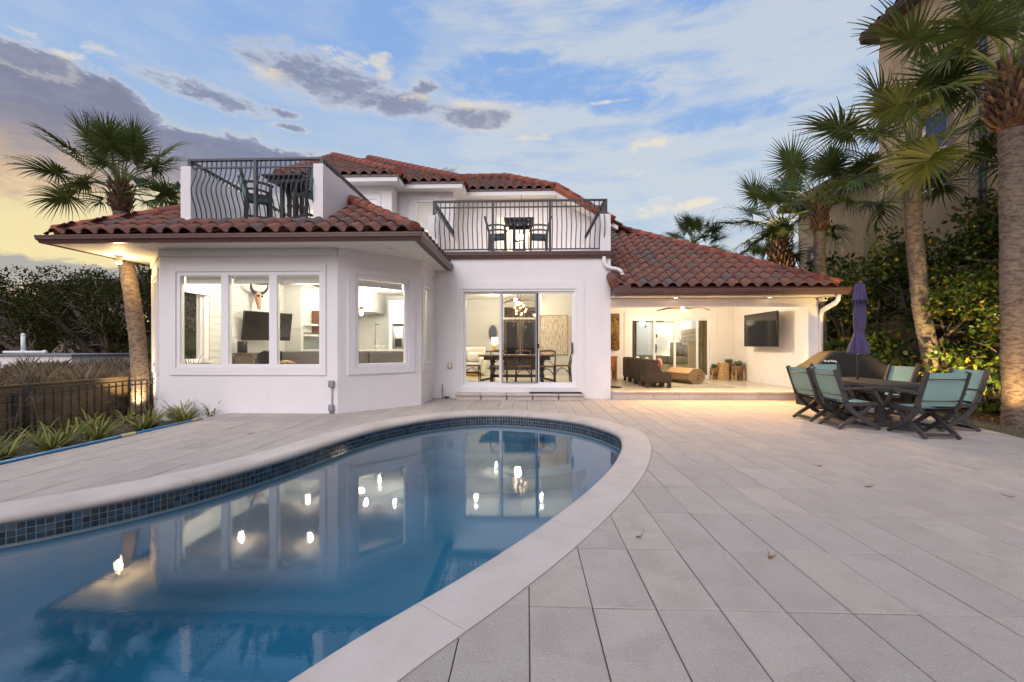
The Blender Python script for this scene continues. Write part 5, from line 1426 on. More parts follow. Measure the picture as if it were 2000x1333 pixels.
palm('tall palm at the far right edge with a peeling golden boot collar', [(7.72, 7.05, -.06), (7.60, 6.98, .7), (7.52, 6.92, 1.8), (7.49, 6.90, 3.2), (7.46, 6.90, 4.6), (7.42, 6.90, 5.45)], .152, 1.15, 20, (.85, 170), 'frond', 11, elev=(80, -18), boot_scale=1.2)
palm('palm behind the patio table with its crown in front of the tan house', [(8.55, 9.25, -.06), (8.42, 9.25, .9), (8.20, 9.25, 2.0), (8.07, 9.25, 3.4), (8.02, 9.25, 4.6), (8.02, 9.25, 5.25)],   .148, 1.15, 20, (.62, 110), 'frond_dark', 17, elev=(78, -22))
palm('palm rising behind the right end of the porch roof', [(7.95, 11.9, -.06), (7.92, 11.9, 2), (7.9, 11.9, 3.8), (7.88, 11.9, 5.1)], .14, 1.0, 18, (.75, 110), 'frond_dark', 23, elev=(80, -25))
palm('stout palm with a rough boot-covered trunk glowing above the porch roof', [(8.2, 14.2, -.06), (8.2, 14.2, 2.0), (8.2, 14.2, 3.6), (8.15, 14.2, 5.1)], .25, 1.1, 18, (2.4, 280), 'frond_dark', 31, elev=(80, -25))
palm('small distant palm showing above the middle of the porch roof', [(9.9, 26.0, 0), (9.9, 26, 4), (9.9, 26, 7.3)], .18, 1.15, 22, (.6, 20), 'frond_dark', 41, elev=(80, -25))
palm('blurred distant palm behind the stout boot-covered palm', [(13.0, 24.0, 0), (13.0, 24, 3), (13.0, 24, 5.6)], .18, .95, 20, (.6, 16), 'frond_dark', 43)
palm('tips of a far palm just above the porch ridge', [(10.6, 24.5, 0), (10.6, 24.5, 3), (10.6, 24.5, 4.75)], .18, .8, 18, (.5, 12), 'frond_dark', 47)
# spot lights in the ground
def uplight(label, loc, target, energy, col=(1, .70, .34), spot=60):
    t = thing('ground_spotlight', label, 'spotlight', loc)
    d = (Vector(target) - Vector(loc)).normalized(); q = Vector((0, 0, 1)).rotation_difference(d).to_euler()
    MB().tube([(0, 0, -.12), (0, 0, .04)], .010, 6).build('stake', 'black_metal', t)
    m = MB(); m.lathe([(.001, 0), (.03, 0), (.042, .09), (.036, .09), (.03, .05)], 14); m.build('housing', 'black_metal', t, loc=(0, 0, .04), rot=q)
    m = MB(); m.lathe([(.001, .06), (.034, .06)], 12); m.build('lens', 'lamp_warm', t, loc=(0, 0, .04), rot=q)
    lamp('SPOT', tuple(Vector((0, 0, .04)) + d * .12), energy, col, .03, t, target=tuple(Vector((0, 0, .04)) + d * 3), spot=math.radians(spot), blend=.7)
uplight('small garden spotlight at the foot of the leaning left palm', (-7.90, 8.42, -.18), (-8.22, 8.86, 1.1), 70, (1, .74, .38), 95)
uplight('small garden spotlight at the foot of the far right palm', (7.12, 6.35, -.02), (7.52, 6.95, 1.6), 75, (1, .62, .22), 110)
uplight('small garden spotlight under the shrubs behind the patio table', (7.60, 8.0, -.02), (8.6, 9.0, 2.6), 300, (1, .72, .26), 120)
uplight('small garden spotlight at the foot of the boot-covered palm', (7.75, 13.4, -.02), (8.15, 14.1, 4.4), 1100, (1, .70, .32), 70)

# ================================================================ SHRUBS, TREES
def leaf_cloud(clumps, per, size, seed, flat=.35, updown=.5, shell=.55):
    g_ = np.random.default_rng(seed); V = []; F = []
    base = 0
    allv = []
    for (cx, cy, cz, rx, ry, rz_) in clumps:
        n = int(per * (rx * ry + ry * rz_ + rx * rz_) / 3)
        d = g_.normal(size=(n, 3)); d /= np.linalg.norm(d, axis=1)[:, None]
        rad = (shell + (1 - shell) * g_.random(n) ** .6)[:, None] * (1 + g_.normal(0, .10, (n, 1)))
        c = np.array((cx, cy, cz)) + d * rad * np.array((rx, ry, rz_))
        ax = d + g_.normal(0, .8, (n, 3)); ax[:, 2] += updown * g_.normal(0, .5, n) ; ax /= np.linalg.norm(ax, axis=1)[:, None]
        nr = d * .5 + g_.normal(0, .6, (n, 3)) + np.array((0, 0, .5)); sd_v = np.cross(ax, nr); sd_v /= np.maximum(1e-6, np.linalg.norm(sd_v, axis=1))[:, None]
        nn = np.cross(sd_v, ax)
        L = size * g_.uniform(.6, 1.3, (n, 1)); W = L * flat
        p0 = c; p1 = c + ax * L * .5 + sd_v * W - nn * L * .06; p2 = c + ax * L; p3 = c + ax * L * .5 - sd_v * W - nn * L * .06
        allv.append(np.stack([p0, p1, p2, p3], 1).reshape(-1, 3))
    v = np.concatenate(allv); n = len(v) // 4
    m = MB(); m.v = [tuple(x) for x in v.tolist()]; m.f = [(4 * k, 4 * k + 1, 4 * k + 2, 4 * k + 3) for k in range(n)]; m.sm = [False] * n
    return m
def limbs(base, ends, r0, seed, mt='bark', wob=.12):
    r = random.Random(seed); m = MB(); b = Vector(base)
    for e in ends:
        e = Vector(e); pts = []
        for k in range(7):
            s = k / 6; p = b.lerp(e, s); p += Vector((r.gauss(0, wob), r.gauss(0, wob), r.gauss(0, wob * .6))) * math.sin(PI * s); p.z += .15 * (e - b).length * math.sin(PI * s) * .4; pts.append(p)
        m.tube(pts, [r0 * (1 - .8 * k / 6) for k in range(7)], 7)
        for q in range(4):
            s0 = r.uniform(.4, .9); o = pts[int(s0 * 6)]; d = Vector((r.gauss(0, 1), r.gauss(0, 1), r.gauss(.4, .6))).normalized() * (e - b).length * r.uniform(.2, .4); m.tube([o, o + d * .5 + Vector((0, 0, .05)), o + d], [r0 * .3, r0 * .2, r0 * .06], 5)
    return m
def bush(label, base, clumps, per, size, seed, mt='shrub_leaf', cat='shrub', name='shrub', r0=.06, group=None, bark='bark', flat=.35):
    base = Vector(base); t = thing(name, label, cat, base, 0, group)
    cl = [(c[0] - base.x, c[1] - base.y, c[2] - base.z, c[3], c[4], c[5]) for c in clumps]
    leaf_cloud(cl, per, size, seed, flat).build('crown', mt, t)
    ends = [(c[0], c[1], c[2]) for c in cl][:24]
    limbs((0, 0, 0), ends, r0, seed).build('trunk', bark, t)
    return t
def rand_clumps(x0, x1, y0, y1, z0, z1, n, r, seed):
    if r > 1.0: n, r = int(n * 2.4), r * .60
    g_ = random.Random(seed); return [(g_.uniform(x0, x1), g_.uniform(y0, y1), g_.uniform(z0, z1), r * g_.uniform(.7, 1.3), r * g_.uniform(.7, 1.3), r * g_.uniform(.55, .95)) for _ in range(n)]
bush('broad glossy shrub hanging over the patio table before the gate', (9.1, 9.9, 0), rand_clumps(8.6, 9.9, 8.9, 10.9, 2.0, 3.7, 19, .58, 1) + rand_clumps(8.2, 9.2, 8.0, 9.2, 1.65, 2.6, 8, .48, 2), 1250, .098, 5)
bush('dense shrub between the palm and the far right trunk, lit yellow below', (9.2, 8.3, 0), rand_clumps(8.5, 10.2, 7.6, 8.9, 1.6, 3.9, 18, .62, 3) + rand_clumps(8.1, 8.8, 7.3, 8.2, 1.5, 2.3, 6, .45, 4), 1250, .098, 6)
bush('dark undergrowth shrub low behind the right patio chairs', (8.9, 8.3, 0), rand_clumps(8.2, 9.6, 7.6, 9.0, .3, 1.2, 12, .5, 5), 420, .13, 7, r0=.03)
bush('shrub beside the porch corner behind the covered grill', (8.6, 11.6, 0), rand_clumps(7.9, 9.4, 11.0, 12.6, 1.4, 3.2, 15, .6, 6), 1050, .10, 8)
bush('dark shrub filling the gap under the porch palm', (9.0, 13.4, 0), rand_clumps(8.4, 9.8, 12.6, 15.5, 1.2, 3.6, 18, .7, 7), 420, .16, 9)
bush('tall leafy shrub climbing the tan house wall at the right', (9.6, 9.6, 0), rand_clumps(9.2, 9.9, 7.6, 9.6, 3.2, 4.3, 10, .45, 8), 1150, .098, 10)
bush('dark low bush behind the covered grill', (8.2, 10.6, 0), rand_clumps(7.7, 8.6, 10.3, 11.2, .4, 1.7, 8, .5, 9), 420, .14, 12, r0=.03)
# mulch and grass at the right deck edge
m = MB(); m.add([(7.0, 5.0, -.055), (12, 5.0, .02), (12, 14, .02), (8.05, 10.6, -.055), (6.95, 6.0, -.05)], [(0, 1, 2, 3, 4)]); m.build('planting_bed', 'soil', kind='structure')
gm = MB()
for k in range(900):
    y = random.uniform(5.6, 9.5); x = edge_x(y) + .05 + abs(random.gauss(0, .22)); a = random.uniform(0, 6.3); h = random.uniform(.04, .13); gm.add([(x - .004, y, -.05), (x + .004, y, -.05), (x + .05 * math.cos(a), y + .05 * math.sin(a), -.05 + h)], [(0, 1, 2)])
gm.build('grass', 'strap_leaf', kind='stuff', label='short grass blades along the right deck edge')
lm = MB()
for k in range(700):
    y = random.uniform(5.8, 10.4); x = edge_x(y) + random.uniform(.1, 1.3); a = random.uniform(0, 6.3); s = random.uniform(.02, .05); lm.add([(x, y, -.03), (x + s * math.cos(a), y + s * math.sin(a), -.02), (x + s * 1.6 * math.cos(a + .4), y + s * 1.6 * math.sin(a + .4), -.03), (x + s * math.cos(a + .9), y + s * math.sin(a + .9), -.015)], [(0, 1, 2, 3)])
lm.build('leaf_litter', 'orange_wood', kind='stuff', label='fallen brown leaves under the shrubs')
# iron gate
ig = thing('iron_gate', 'black wrought-iron gate with arched top and spear finials beside the palm', 'gate', (8.75, 10.95, 0))
for x in (-.05, 1.0): MB().box(x - .025, x + .025, -.025, .025, 0, 1.55 if x < 0 else 1.9).build('post', 'black_metal', ig)
for k in range(8):
    x = .06 + k * .125; zt_ = 1.28 - .30 * (k / 7) ** 1.6 + .06 * math.sin(PI * k / 7)
    m = MB(); m.tube([(x, 0, .05), (x, 0, zt_)], .008, 6); m.lathe([(.001, .09), (.014, .045), (.018, .02), (.008, 0)], 8, (x, 0, zt_)); m.build('picket', 'black_metal', ig)
m = MB(); m.tube([(.06 + k * .125, 0, 1.28 - .30 * (k / 7) ** 1.6 + .06 * math.sin(PI * k / 7) - .1) for k in range(8)], .012, 6); m.build('rail', 'black_metal', ig)
MB().box(0, .97, -.012, .012, .78, .81).build('rail', 'black_metal', ig); MB().box(0, .97, -.012, .012, .10, .13).build('rail', 'black_metal', ig)

# ================================================================ NEIGHBOUR HOUSE (right)
nh = thing('neighbor_house', 'tall tan stucco house with red tile eave behind the right-hand palms', 'house', (0, 0, 0))
wn = Wall((10.35, 13.0), (10.35, 3.0))
holes = [(1.35, 2.05, 5.25, 7.2), (2.95, 3.7, 6.1, 7.4)]
m = MB(); wn.solid(m, -.2, 10.36, .3, holes); m.build('wall', 'neighbor_stucco', nh)
m = MB(); m.box(10.36, 18, 12.9, 12.99, -.2, 10.36); m.build('wall', 'neighbor_stucco', nh)
wn2 = Wall((10.6, 17.2), (10.6, 13.0)); m = MB(); wn2.solid(m, -.2, 6.6, .3, [(.75, 1.10, 4.35, 4.85)]); m.build('wall', 'neighbor_stucco', nh)
m = MB(); m.box(10.61, 16, 17.1, 17.2, -.2, 6.6); m.build('wall', 'neighbor_stucco', nh)
for w, H in ((wn, holes[0]), (wn, holes[1]), (wn2, (.75, 1.10, 4.35, 4.85))):
    f = MB(); w.box(f, H[0] - .14, H[0], 0, .05, H[2] - .14, H[3] + .14); w.box(f, H[1], H[1] + .14, 0, .05, H[2] - .14, H[3] + .14); w.box(f, H[0], H[1], 0, .048, H[2] - .14, H[2]); w.box(f, H[0], H[1], 0, .048, H[3], H[3] + .14)
    wi = f.build('window', 'taupe', nh)
    f = MB(); mid = (H[2] + H[3]) / 2
    w.box(f, H[0], H[0] + .05, -.02, -.08, H[2], H[3]); w.box(f, H[1] - .05, H[1], -.02, -.08, H[2], H[3]); w.box(f, H[0] + .05, H[1] - .05, -.02, -.08, H[2], H[2] + .05); w.box(f, H[0] + .05, H[1] - .05, -.02, -.08, H[3] - .05, H[3]); w.box(f, H[0] + .05, H[1] - .05, -.02, -.08, mid - .025, mid + .025); f.build('frame', 'vinyl', wi)
    g_ = MB(); w.box(g_, H[0] + .05, H[1] - .05, -.04, -.05, H[2] + .05, H[3] - .05); g_.build('pane', 'dark_glass', wi)
js = MB()
for a in (.75, 2.55, 4.0, 5.2): wn.box(js, a - .008, a + .008, .0, .004, 0, 9.9)
js.build('panel_joints', 'taupe', nh)
m = MB(); wn.box(m, .0, .16, .002, .03, 0, 10); m.build('corner_board', 'neighbor_stucco', nh)
MB().tube([(10.25, 10.05, .1), (10.25, 10.05, 10.3)], .065, 10).build('downspout', 'dark_metal', nh)
nr_ = sub('roof', nh)
m = MB(); m.box(10.07, 10.8, 2.6, 13.27, 10.362, 10.40); m.build('soffit', 'taupe', nr_)
gutter((10.07, 13.27), (10.07, 2.6), 10.365, .16, .12, parent=nr_); 
roof_plane('roof', (10.03, 13.3, 10.49), (0, -1), (1, 0), [(0, 0), (11, 0), (11, 1.2), (1.2, 1.2)], nr_, single=False)
gutter((16, 13.29), (10.07, 13.29), 10.365, .16, .12, parent=nr_)
m = MB(); m.box(10.1, 16, 13.0, 17.6, 6.58, 6.64); m.build('soffit', 'taupe', nr_)
roof_plane('roof', (10.05, 17.6, 6.68), (0, -1), (1, 0), [(0, 0), (4.6, 0), (4.6, 1.5), (1.5, 1.5)], nr_, single=False)
gutter((10.08, 17.6), (10.08, 13.02), 6.56, .14, .1, parent=nr_)

# ================================================================ LEFT BACKGROUND
ub = thing('utility_building', 'low white block structure with a flat metal top at the far left', 'structure', (-21.3, 18.0, -.1))
m = MB(); m.box(-3.2, 1.6, 0, 3.4, 0, .98); m.build('wall', 'stucco', ub)
MB().box(-3.4, 1.75, -.12, 3.5, .985, 1.03).build('top', 'gray_plastic', ub)
for x in (-.1, .75): MB().box(x, x + .02, -.004, .02, 0, .98).build('joint', 'gray_plastic', ub)
pp = thing('vent_pipe', 'white plastic vent pipe with elbows on the low white structure', 'pipe', (-22.6, 18.6, .93))
MB().tube([(0, 0, .06), (0, 0, .85)], .075, 10).build('riser', 'white_pipe', pp); MB().tube([(-.9, 0, .09), (0.1, 0, .09), (1.0, 0, .09)], .06, 10).build('run', 'white_pipe', pp); MB().sphere((0, 0, .1), .11, 10, 6).build('elbow', 'white_pipe', pp); MB().sphere((0, 0, .86), .085, 10, 6).build('cap', 'white_pipe', pp); MB().sphere((1.0, 0, .09), .10, 10, 6).build('elbow', 'white_pipe', pp)
# dry scrub
sg = np.random.default_rng(5); sm_ = MB()
for c in range(700):
    cx = -8.75 - abs(sg.normal(0, 1)) * 6.5; cy = sg.uniform(1.5, 25)
    if cx < -27: continue
    H = sg.uniform(.12, .55); R = sg.uniform(.25, .7); z0 = gz(cx, cy) - .03
    for k in range(90):
        q = sg.normal(0, R * .5, 2); d = min(1.2, np.hypot(*q) / R); h = H * (1.15 - .7 * d) * sg.uniform(.5, 1.2); l = sg.normal(0, .13, 2) + q * .2; w = sg.uniform(.0018, .0045)
        x, y = cx + q[0], cy + q[1]
        if x > -8.52: continue
        sm_.add([(x - w, y, z0), (x + w, y, z0), (x + l[0] * .4 + w * .6, y + l[1] * .4, z0 + h * .6), (x + l[0], y + l[1], z0 + h)], [(0, 1, 2), (0, 2, 3)])
sm_.build('dry_scrub', 'scrub', kind='stuff', label='dry purple-brown scrub covering the dune beyond the timber wall')
# saw palmettos
for (x, y, s, lb) in ((-17.6, 20.5, 1.0, 'fan-leaved palmetto clump right of the white structure'), (-15.6, 19.5, 1.0, 'fan-leaved palmetto clump midway between white structure and palm trunk'), (-13.6, 18.5, 1.0, 'fan-leaved palmetto clump just behind the leaning palm trunk'), (-12.2, 17.0, .8, 'low palmetto clump beside the bay wall corner')):
    t = thing('palmetto', lb, 'palmetto', (x, y, .3), 0, 'palmettos in the scrub')
    for k in range(13):
        a = k * 2.4; el_ = random.uniform(.45, 1.3); M = Matrix.Rotation(a, 4, 'Z') @ Matrix.Rotation(-el_, 4, 'Y') @ Matrix.Scale(s * random.uniform(.8, 1.1), 4); o = put('frond', FSET['frond'][k % 5][0], t, mw=M); put('petiole', FSET['frond'][k % 5][1], o)
# oaks
def oak(label, base, clumps, seed, per=400, size=.13, r0=.22, mt='tree_leaf'):
    return bush(label, base, clumps, per, size, seed, mt, 'tree', 'oak_tree', r0, None, 'old_bark', .4)
oak('dark wind-shaped oak at the far left above the white structure', (-33, 28, 0), rand_clumps(-39, -29, 25, 30, 3.0, 6.0, 18, 1.9, 21), 21)
oak('gnarled oak with bare pale limbs behind the leaning palm', (-21.5, 26, 0), rand_clumps(-25, -18, 23, 28, 3.0, 6.8, 20, 1.6, 22), 22)
oak('oak behind the bay wall corner with twisted grey limbs', (-14.2, 24, 0), rand_clumps(-18, -12, 22, 27, 2.6, 6.6, 18, 1.5, 23), 23)
oak('dark lower oak mass between the white structure and the lit windows', (-27, 27, 0), rand_clumps(-31, -24, 24, 28, 1.4, 5.6, 18, 1.6, 24), 24)
oak('shadowy understorey tree low behind the palmettos', (-19, 25.5, 0), rand_clumps(-24, -14, 24, 26.5, .8, 3.0, 16, 1.3, 25), 25, r0=.1)
oak('far dark trees along the horizon at the left edge', (-48, 38, 0), rand_clumps(-62, -40, 34, 42, 2.0, 6.6, 20, 2.6, 26), 26, per=150, size=.28)
bh = thing('dim_house', 'dim house with a few lit windows hidden behind the oaks', 'house', (-26, 34, 0))
MB().box(-14, 13, 0, 8, 0, 6.2).build('wall', 'taupe', bh)
m = MB(); m.add([(-15, -1, 6.2), (14, -1, 6.2), (14, 9, 6.2), (-15, 9, 6.2), (-10, 4, 7.6), (9, 4, 7.6)], [(0, 1, 5, 4), (1, 2, 5), (2, 3, 4, 5), (3, 0, 4)]); m.build('roof', 'gutter', bh)
for (x, z, w, h) in ((-6.5, 1.9, .9, 1.1), (-3.2, 2.0, 1.2, 1.4), (-5.4, 3.2, .7, .6), (2.8, 2.3, .45, 1.0), (5.0, 2.0, .5, .8)):
    o = MB().box(x - .06, x + w + .06, -.06, .0, z - .06, z + h + .06).build('window', 'trim', bh); MB().box(x, x + w, -.07, -.061, z, z + h).build('pane', 'window_glow', o)
sl = thing('string_lights', 'sagging string of small warm bulbs low behind the palmettos', 'string lights', (-17, 22.2, 0))
m = MB(); m.tube([(-3, 0, 1.75), (-1, 0, 1.62), (1, 0, 1.6), (3.4, 0, 1.72)], .012, 5); m.build('cable', 'black_metal', sl)
for x in (-1.6, -.4, .7, 1.8, 3.0): MB().sphere((x, 0, 1.58), .045, 8, 6).build('bulb', 'string_bulb', sl)
# ================================================================ INTERIOR FURNITURE
K_IN = .068
def recessed(x, y, z, e, label, group, col=(1, .93, .82), show=True):
    t = thing('recessed_light', label, 'light', (x, y, z), 0, group)
    m = MB(); m.lathe([(.095, 0), (.095, -.012), (.072, -.014), (.07, -.002)], 20); m.build('trim_ring', 'white_ceramic', t)
    m = MB(); m.lathe([(.001, -.006), (.072, -.006)], 18); m.build('lens', 'lamp_white', t)
    lamp('POINT', (0, 0, -.30), e * K_IN, col, .035, t)
g1 = 'recessed lights over the dining table'; g2 = 'recessed lights in the kitchen'; g3 = 'recessed lights in the living room'
WM = (1, .88, .68)
recessed(-1.55, 13.2, 3.298, 260, 'round recessed ceiling light seen through the left door pane', g1, WM); recessed(.45, 13.2, 3.298, 260, 'round recessed ceiling light seen through the right door pane', g1, WM)
recessed(-1.2, 16.8, 3.298, 220, 'round recessed ceiling light deep in the entry hall', g1, WM)
for x, y, q in ((-4.75, 12.6, 'near left'), (-3.9, 12.6, 'near right'), (-5.1, 14.8, 'far left'), (-4.2, 14.8, 'far right')): recessed(x, y, 3.298, 400, q + ' of the four recessed lights on the kitchen ceiling', g2, (1, .96, .88))
for x, y, q in ((-6.9, 10.2, 'behind the left bay pane'), (-6.6, 12.8, 'beside the skull'), (-5.2, 10.2, 'behind the middle bay pane'), (-3.4, 9.8, 'behind the angled pane')): recessed(x, y, 3.298, 680, 'recessed living room ceiling light ' + q, g3, (1, .92, .76))
recessed(-6.6, 15.4, 3.298, 260, 'round recessed light above the kitchen shelves', g2, (1, .96, .88))
Z = .27
# ---- dining chairs (cross-back)
def cross_chair(label, x, y, rz):
    t = thing('dining_chair', label, 'chair', (x, y, Z), rz, 'dark cross-back dining chairs'); D = 'dark_wood'
    # faces +X ; back at -X
    for s in (-1, 1):
        MB().tube([(-.24, s * .22, 0), (-.20, s * .20, .44), (-.25, s * .215, .70), (-.30, s * .20, .86)], [.017, .019, .016, .014], 7).build('leg', D, t)
        MB().tube([(.22, s * .21, 0), (.20, s * .20, .45)], [.015, .018], 7).build('leg', D, t)
        MB().tube([(.205, s * .2, .20), (.12, s * .2, .34), (.0, s * .2, .40), (-.12, s * .2, .34), (-.215, s * .205, .20)], .010, 6).build('side_brace', D, t)
    MB().tube([(-.30, -.215, .86), (-.335, -.1, .885), (-.345, 0, .885), (-.335, .1, .885), (-.30, .215, .86)], [.017, .026, .028, .026, .017], 8).build('top_rail', 'mid_wood', t)
    MB().tube([(-.21, -.2, .48), (-.30, .0, .66), (-.31, .19, .84)], .009, 6).build('cross_bar', D, t); MB().tube([(-.21, .2, .48), (-.295, .0, .66), (-.31, -.19, .84)], .009, 6).build('cross_bar', D, t)
    MB().tube([(.205, -.2, .2), (.205, -.1, .36), (.205, .0, .40), (.205, .1, .36), (.205, .2, .2)], .009, 6).build('front_brace', D, t)
    MB().tube([(-.215, -.2, .2), (-.215, -.1, .36), (-.215, .0, .40), (-.215, .1, .36), (-.215, .2, .2)], .009, 6).build('rear_brace', D, t)
    MB().rbox(-.22, .23, -.225, .225, .44, .475, .014).build('seat', 'mid_wood', t)
cross_chair('dark cross-back chair with its back to the door, behind the left mullion', -.74, 11.62, PI / 2)
cross_chair('dark cross-back chair with its back to the door, centred in the middle pane', -.08, 11.62, PI / 2)
cross_chair('dark cross-back chair with its back to the door, behind the right pane', .54, 11.62, PI / 2)
cross_chair('dark cross-back chair in profile at the left end of the dining table', -1.55, 12.2, 0)
cross_chair('dark cross-back chair in profile at the right end of the dining table', 1.0, 12.2, PI)
dt = thing('dining_table', 'long dark wooden trestle dining table behind the sliding door', 'table', (-.27, 12.25, Z))
MB().rbox(-1.06, 1.06, -.47, .47, .715, .765, .01).build('table_top', 'mid_wood', dt)
MB().box(-.92, .92, -.36, .36, .62, .714).build('apron', 'dark_wood', dt)
for x in (-.70, .70):
    MB().lathe([(.05, .1), (.085, .14), (.07, .2), (.045, .26), (.09, .36), (.10, .42), (.05, .50), (.075, .56), (.08, .618)], 16, (x, 0, 0)).build('trestle_post', 'dark_wood', dt)
    m = MB(); m.beam((x, -.42, .03), (x, 0, .09), .09, .07); m.beam((x, .42, .03), (x, 0, .09), .09, .07); m.build('trestle_foot', 'dark_wood', dt)
    m = MB(); m.beam((x + (-.35 if x < 0 else .35), 0, .03), (x, 0, .10), .09, .06); m.build('trestle_foot', 'dark_wood', dt)
MB().box(-.65, .65, -.03, .03, .12, .20).build('stretcher', 'dark_wood', dt)
# ---- sputnik chandelier
chn = thing('starburst_chandelier', 'glowing brass starburst chandelier above the dining table', 'chandelier', (-.18, 12.2, 2.32))
MB().tube([(0, 0, 0), (0, 0, .98)], .008, 6).build('stem', 'brass', chn); MB().sphere((0, 0, 0), .055, 12, 8).build('hub', 'brass', chn)
sp_ = MB(); bu = MB(); r = random.Random(3)
for k in range(84):
    z = 1 - 2 * (k + .5) / 84; a = k * 2.39996; q = math.sqrt(1 - z * z); d = Vector((q * math.cos(a), q * math.sin(a), z)); L = r.uniform(.34, .56)
    sp_.tube([d * .04, d * L], [.004, .0022], 5); sp_.tube([d * (L - .05), d * L], [.0055, .0055], 5)
    if k % 6 == 0: bu.sphere(tuple(d * .17), .022, 8, 6)
sp_.build('rods', 'brass', chn); bu.build('bulbs', 'lamp_warm', chn)
lamp('POINT', (0, 0, 0), 60, (1, .78, .48), .04, chn)
def fan(label, x, y, z, R, n, rot, e, hang, col='dark_wood'):
    t = thing('ceiling_fan', label, 'ceiling fan', (x, y, z))
    MB().tube([(0, 0, .05), (0, 0, hang)], .015, 8).build('downrod', 'dark_metal', t); MB().lathe([(.001, hang), (.05, hang), (.06, hang - .04), (.02, hang - .06)], 14).build('canopy', 'dark_metal', t)
    MB().lathe([(.001, .09), (.06, .085), (.10, .05), (.11, .0), (.09, -.03), (.001, -.03)], 20).build('motor', 'dark_metal', t)
    MB().lathe([(.085, -.031), (.08, -.05), (.05, -.068), (.001, -.075)], 18).build('light_bowl', 'lamp_white', t)
    for k in range(n):
        a = rot + 2 * PI * k / n; m = MB(); A = []; B = []; A2 = []; B2 = []
        for q in range(8):
            s = q / 7; rr = .09 + R * s; w = .075 * (1 - .55 * s) ; zz = .02 + .05 * math.sin(PI * s * .8) - .06 * s * s; tw = .03 * (1 - s)
            c, sn = math.cos(a + .12 * s), math.sin(a + .12 * s)
            A.append((rr * c - w * sn, rr * sn + w * c, zz + tw)); B.append((rr * c + w * sn, rr * sn - w * c, zz - tw)); A2.append((A[-1][0], A[-1][1], A[-1][2] - .012)); B2.append((B[-1][0], B[-1][1], B[-1][2] - .012))
        m.strip(A, B); m.strip(A2, B2); m.strip(A, A2); m.strip(B, B2); m.build('blade', col, t)
    lamp('POINT', (0, 0, -.16), e, (1, .80, .52), .10, t)
    return t
fan('bronze ceiling fan with a lit bowl behind the chandelier', -.30, 14.6, 2.80, .62, 3, .15, 70, .48)
fan('dark ceiling fan with a glowing white bowl under the porch ceiling', 4.46, 12.4, 2.335, .74, 3, math.radians(8), 105, .42)
# ---- painting
pa_ = thing('painting', 'large abstract white and gold painting on the dining room wall', 'painting', (.92, 14.76, 1.66))
MB().box(-.46, .46, .0, .03, -.66, .66).build('canvas', 'painting', pa_)
m = MB(); 
for x0, x1, z0, z1 in ((-.48, -.461, -.68, .68), (.461, .48, -.68, .68), (-.461, .461, -.68, -.661), (-.461, .461, .661, .68)): m.box(x0, x1, -.01, .03, z0, z1)
m.build('frame', 'painting_gold', pa_)
# ---- entry: armchair, console with lamp, mirror
ac = thing('cream_sofa', 'cream upholstered sofa with pillows behind the left door pane', 'sofa', (-2.0, 14.7, Z), .0)
MB().rbox(-.55, .55, .25, .5, .1, .98, .06).build('back', 'white_fabric', ac); MB().rbox(-.55, .55, -.4, .26, .15, .45, .05).build('seat', 'white_fabric', ac); MB().rbox(.42, .60, -.42, .45, .1, .62, .05).build('arm', 'white_fabric', ac); MB().rbox(-.60, -.42, -.42, .45, .1, .62, .05).build('arm', 'white_fabric', ac)
for x in (-.25, .12, .35): MB().sphere((x, .1, .64), .2, 12, 8, (1, .45, .85)).build('pillow', 'white_fabric', ac)
MB().box(-.5, .5, -.35, .4, .0, .10).build('plinth', 'brass', ac)
cs = thing('entry_console', 'slim dark console table holding a lamp in the entry', 'console table', (-1.15, 17.2, Z))
MB().box(-.55, .2, -.2, .2, .78, .82).build('top', 'dark_wood', cs); MB().box(-.52, .17, -.18, .18, .12, .15).build('shelf', 'dark_wood', cs)
for x in (-.52, .16):
    for y in (-.18, .18): MB().box(x - .02, x + .02, y - .02, y + .02, 0, .78).build('leg', 'dark_wood', cs)
tl_ = thing('table_lamp', 'white drum-shade table lamp on the entry console', 'lamp', (-1.28, 17.2, Z + .82))
MB().lathe([(.001, 0), (.08, 0), (.09, .02), (.05, .05), (.07, .15), (.05, .25), (.012, .28), (.012, .32)], 16).build('base', 'brass', tl_); MB().lathe([(.15, .28), (.13, .55)], 22).build('shade', 'shade', tl_)
lamp('POINT', (0, 0, .42), 14, (1, .8, .55), .08, tl_)
mr = thing('oval_mirror', 'tall oval mirror with dark brass rim beside the front door', 'mirror', (-1.45, 18.44, 1.85))
m = MB(); m.lathe([(.001, 0), (.17, 0)], 24); m.build('glass', 'dark_glass', mr, rot=(PI / 2, 0, 0)); mr.children[0].scale = (1, 1.9, 1)
m = MB(); n = 28; m.tube([(.18 * math.cos(2 * PI * k / n), -.01, .34 * math.sin(2 * PI * k / n)) for k in range(n + 1)], .016, 6, cap=False); m.build('rim', 'brass', mr)
# ---- living room
tv = thing('wall_television', 'large black television tilted out from the shiplap wall under the skull', 'television', (-7.62, 12.45, 1.86), math.radians(62))
MB().rbox(-.72, .72, -.02, .03, -.42, .42, .008).build('frame', 'tv_frame', tv, rot=(math.radians(9), 0, 0)); MB().box(-.70, .70, -.026, -.021, -.40, .40).build('screen', 'tv_black', tv, rot=(math.radians(9), 0, 0))
MB().tube([(0, .03, 0), (0, .25, .0)], .03, 8).build('mount_arm', 'black_metal', tv)
sk = thing('cow_skull', 'horned cow skull hung on the shiplap wall above the television', 'skull', (-8.05, 12.45, 2.78), math.radians(90))
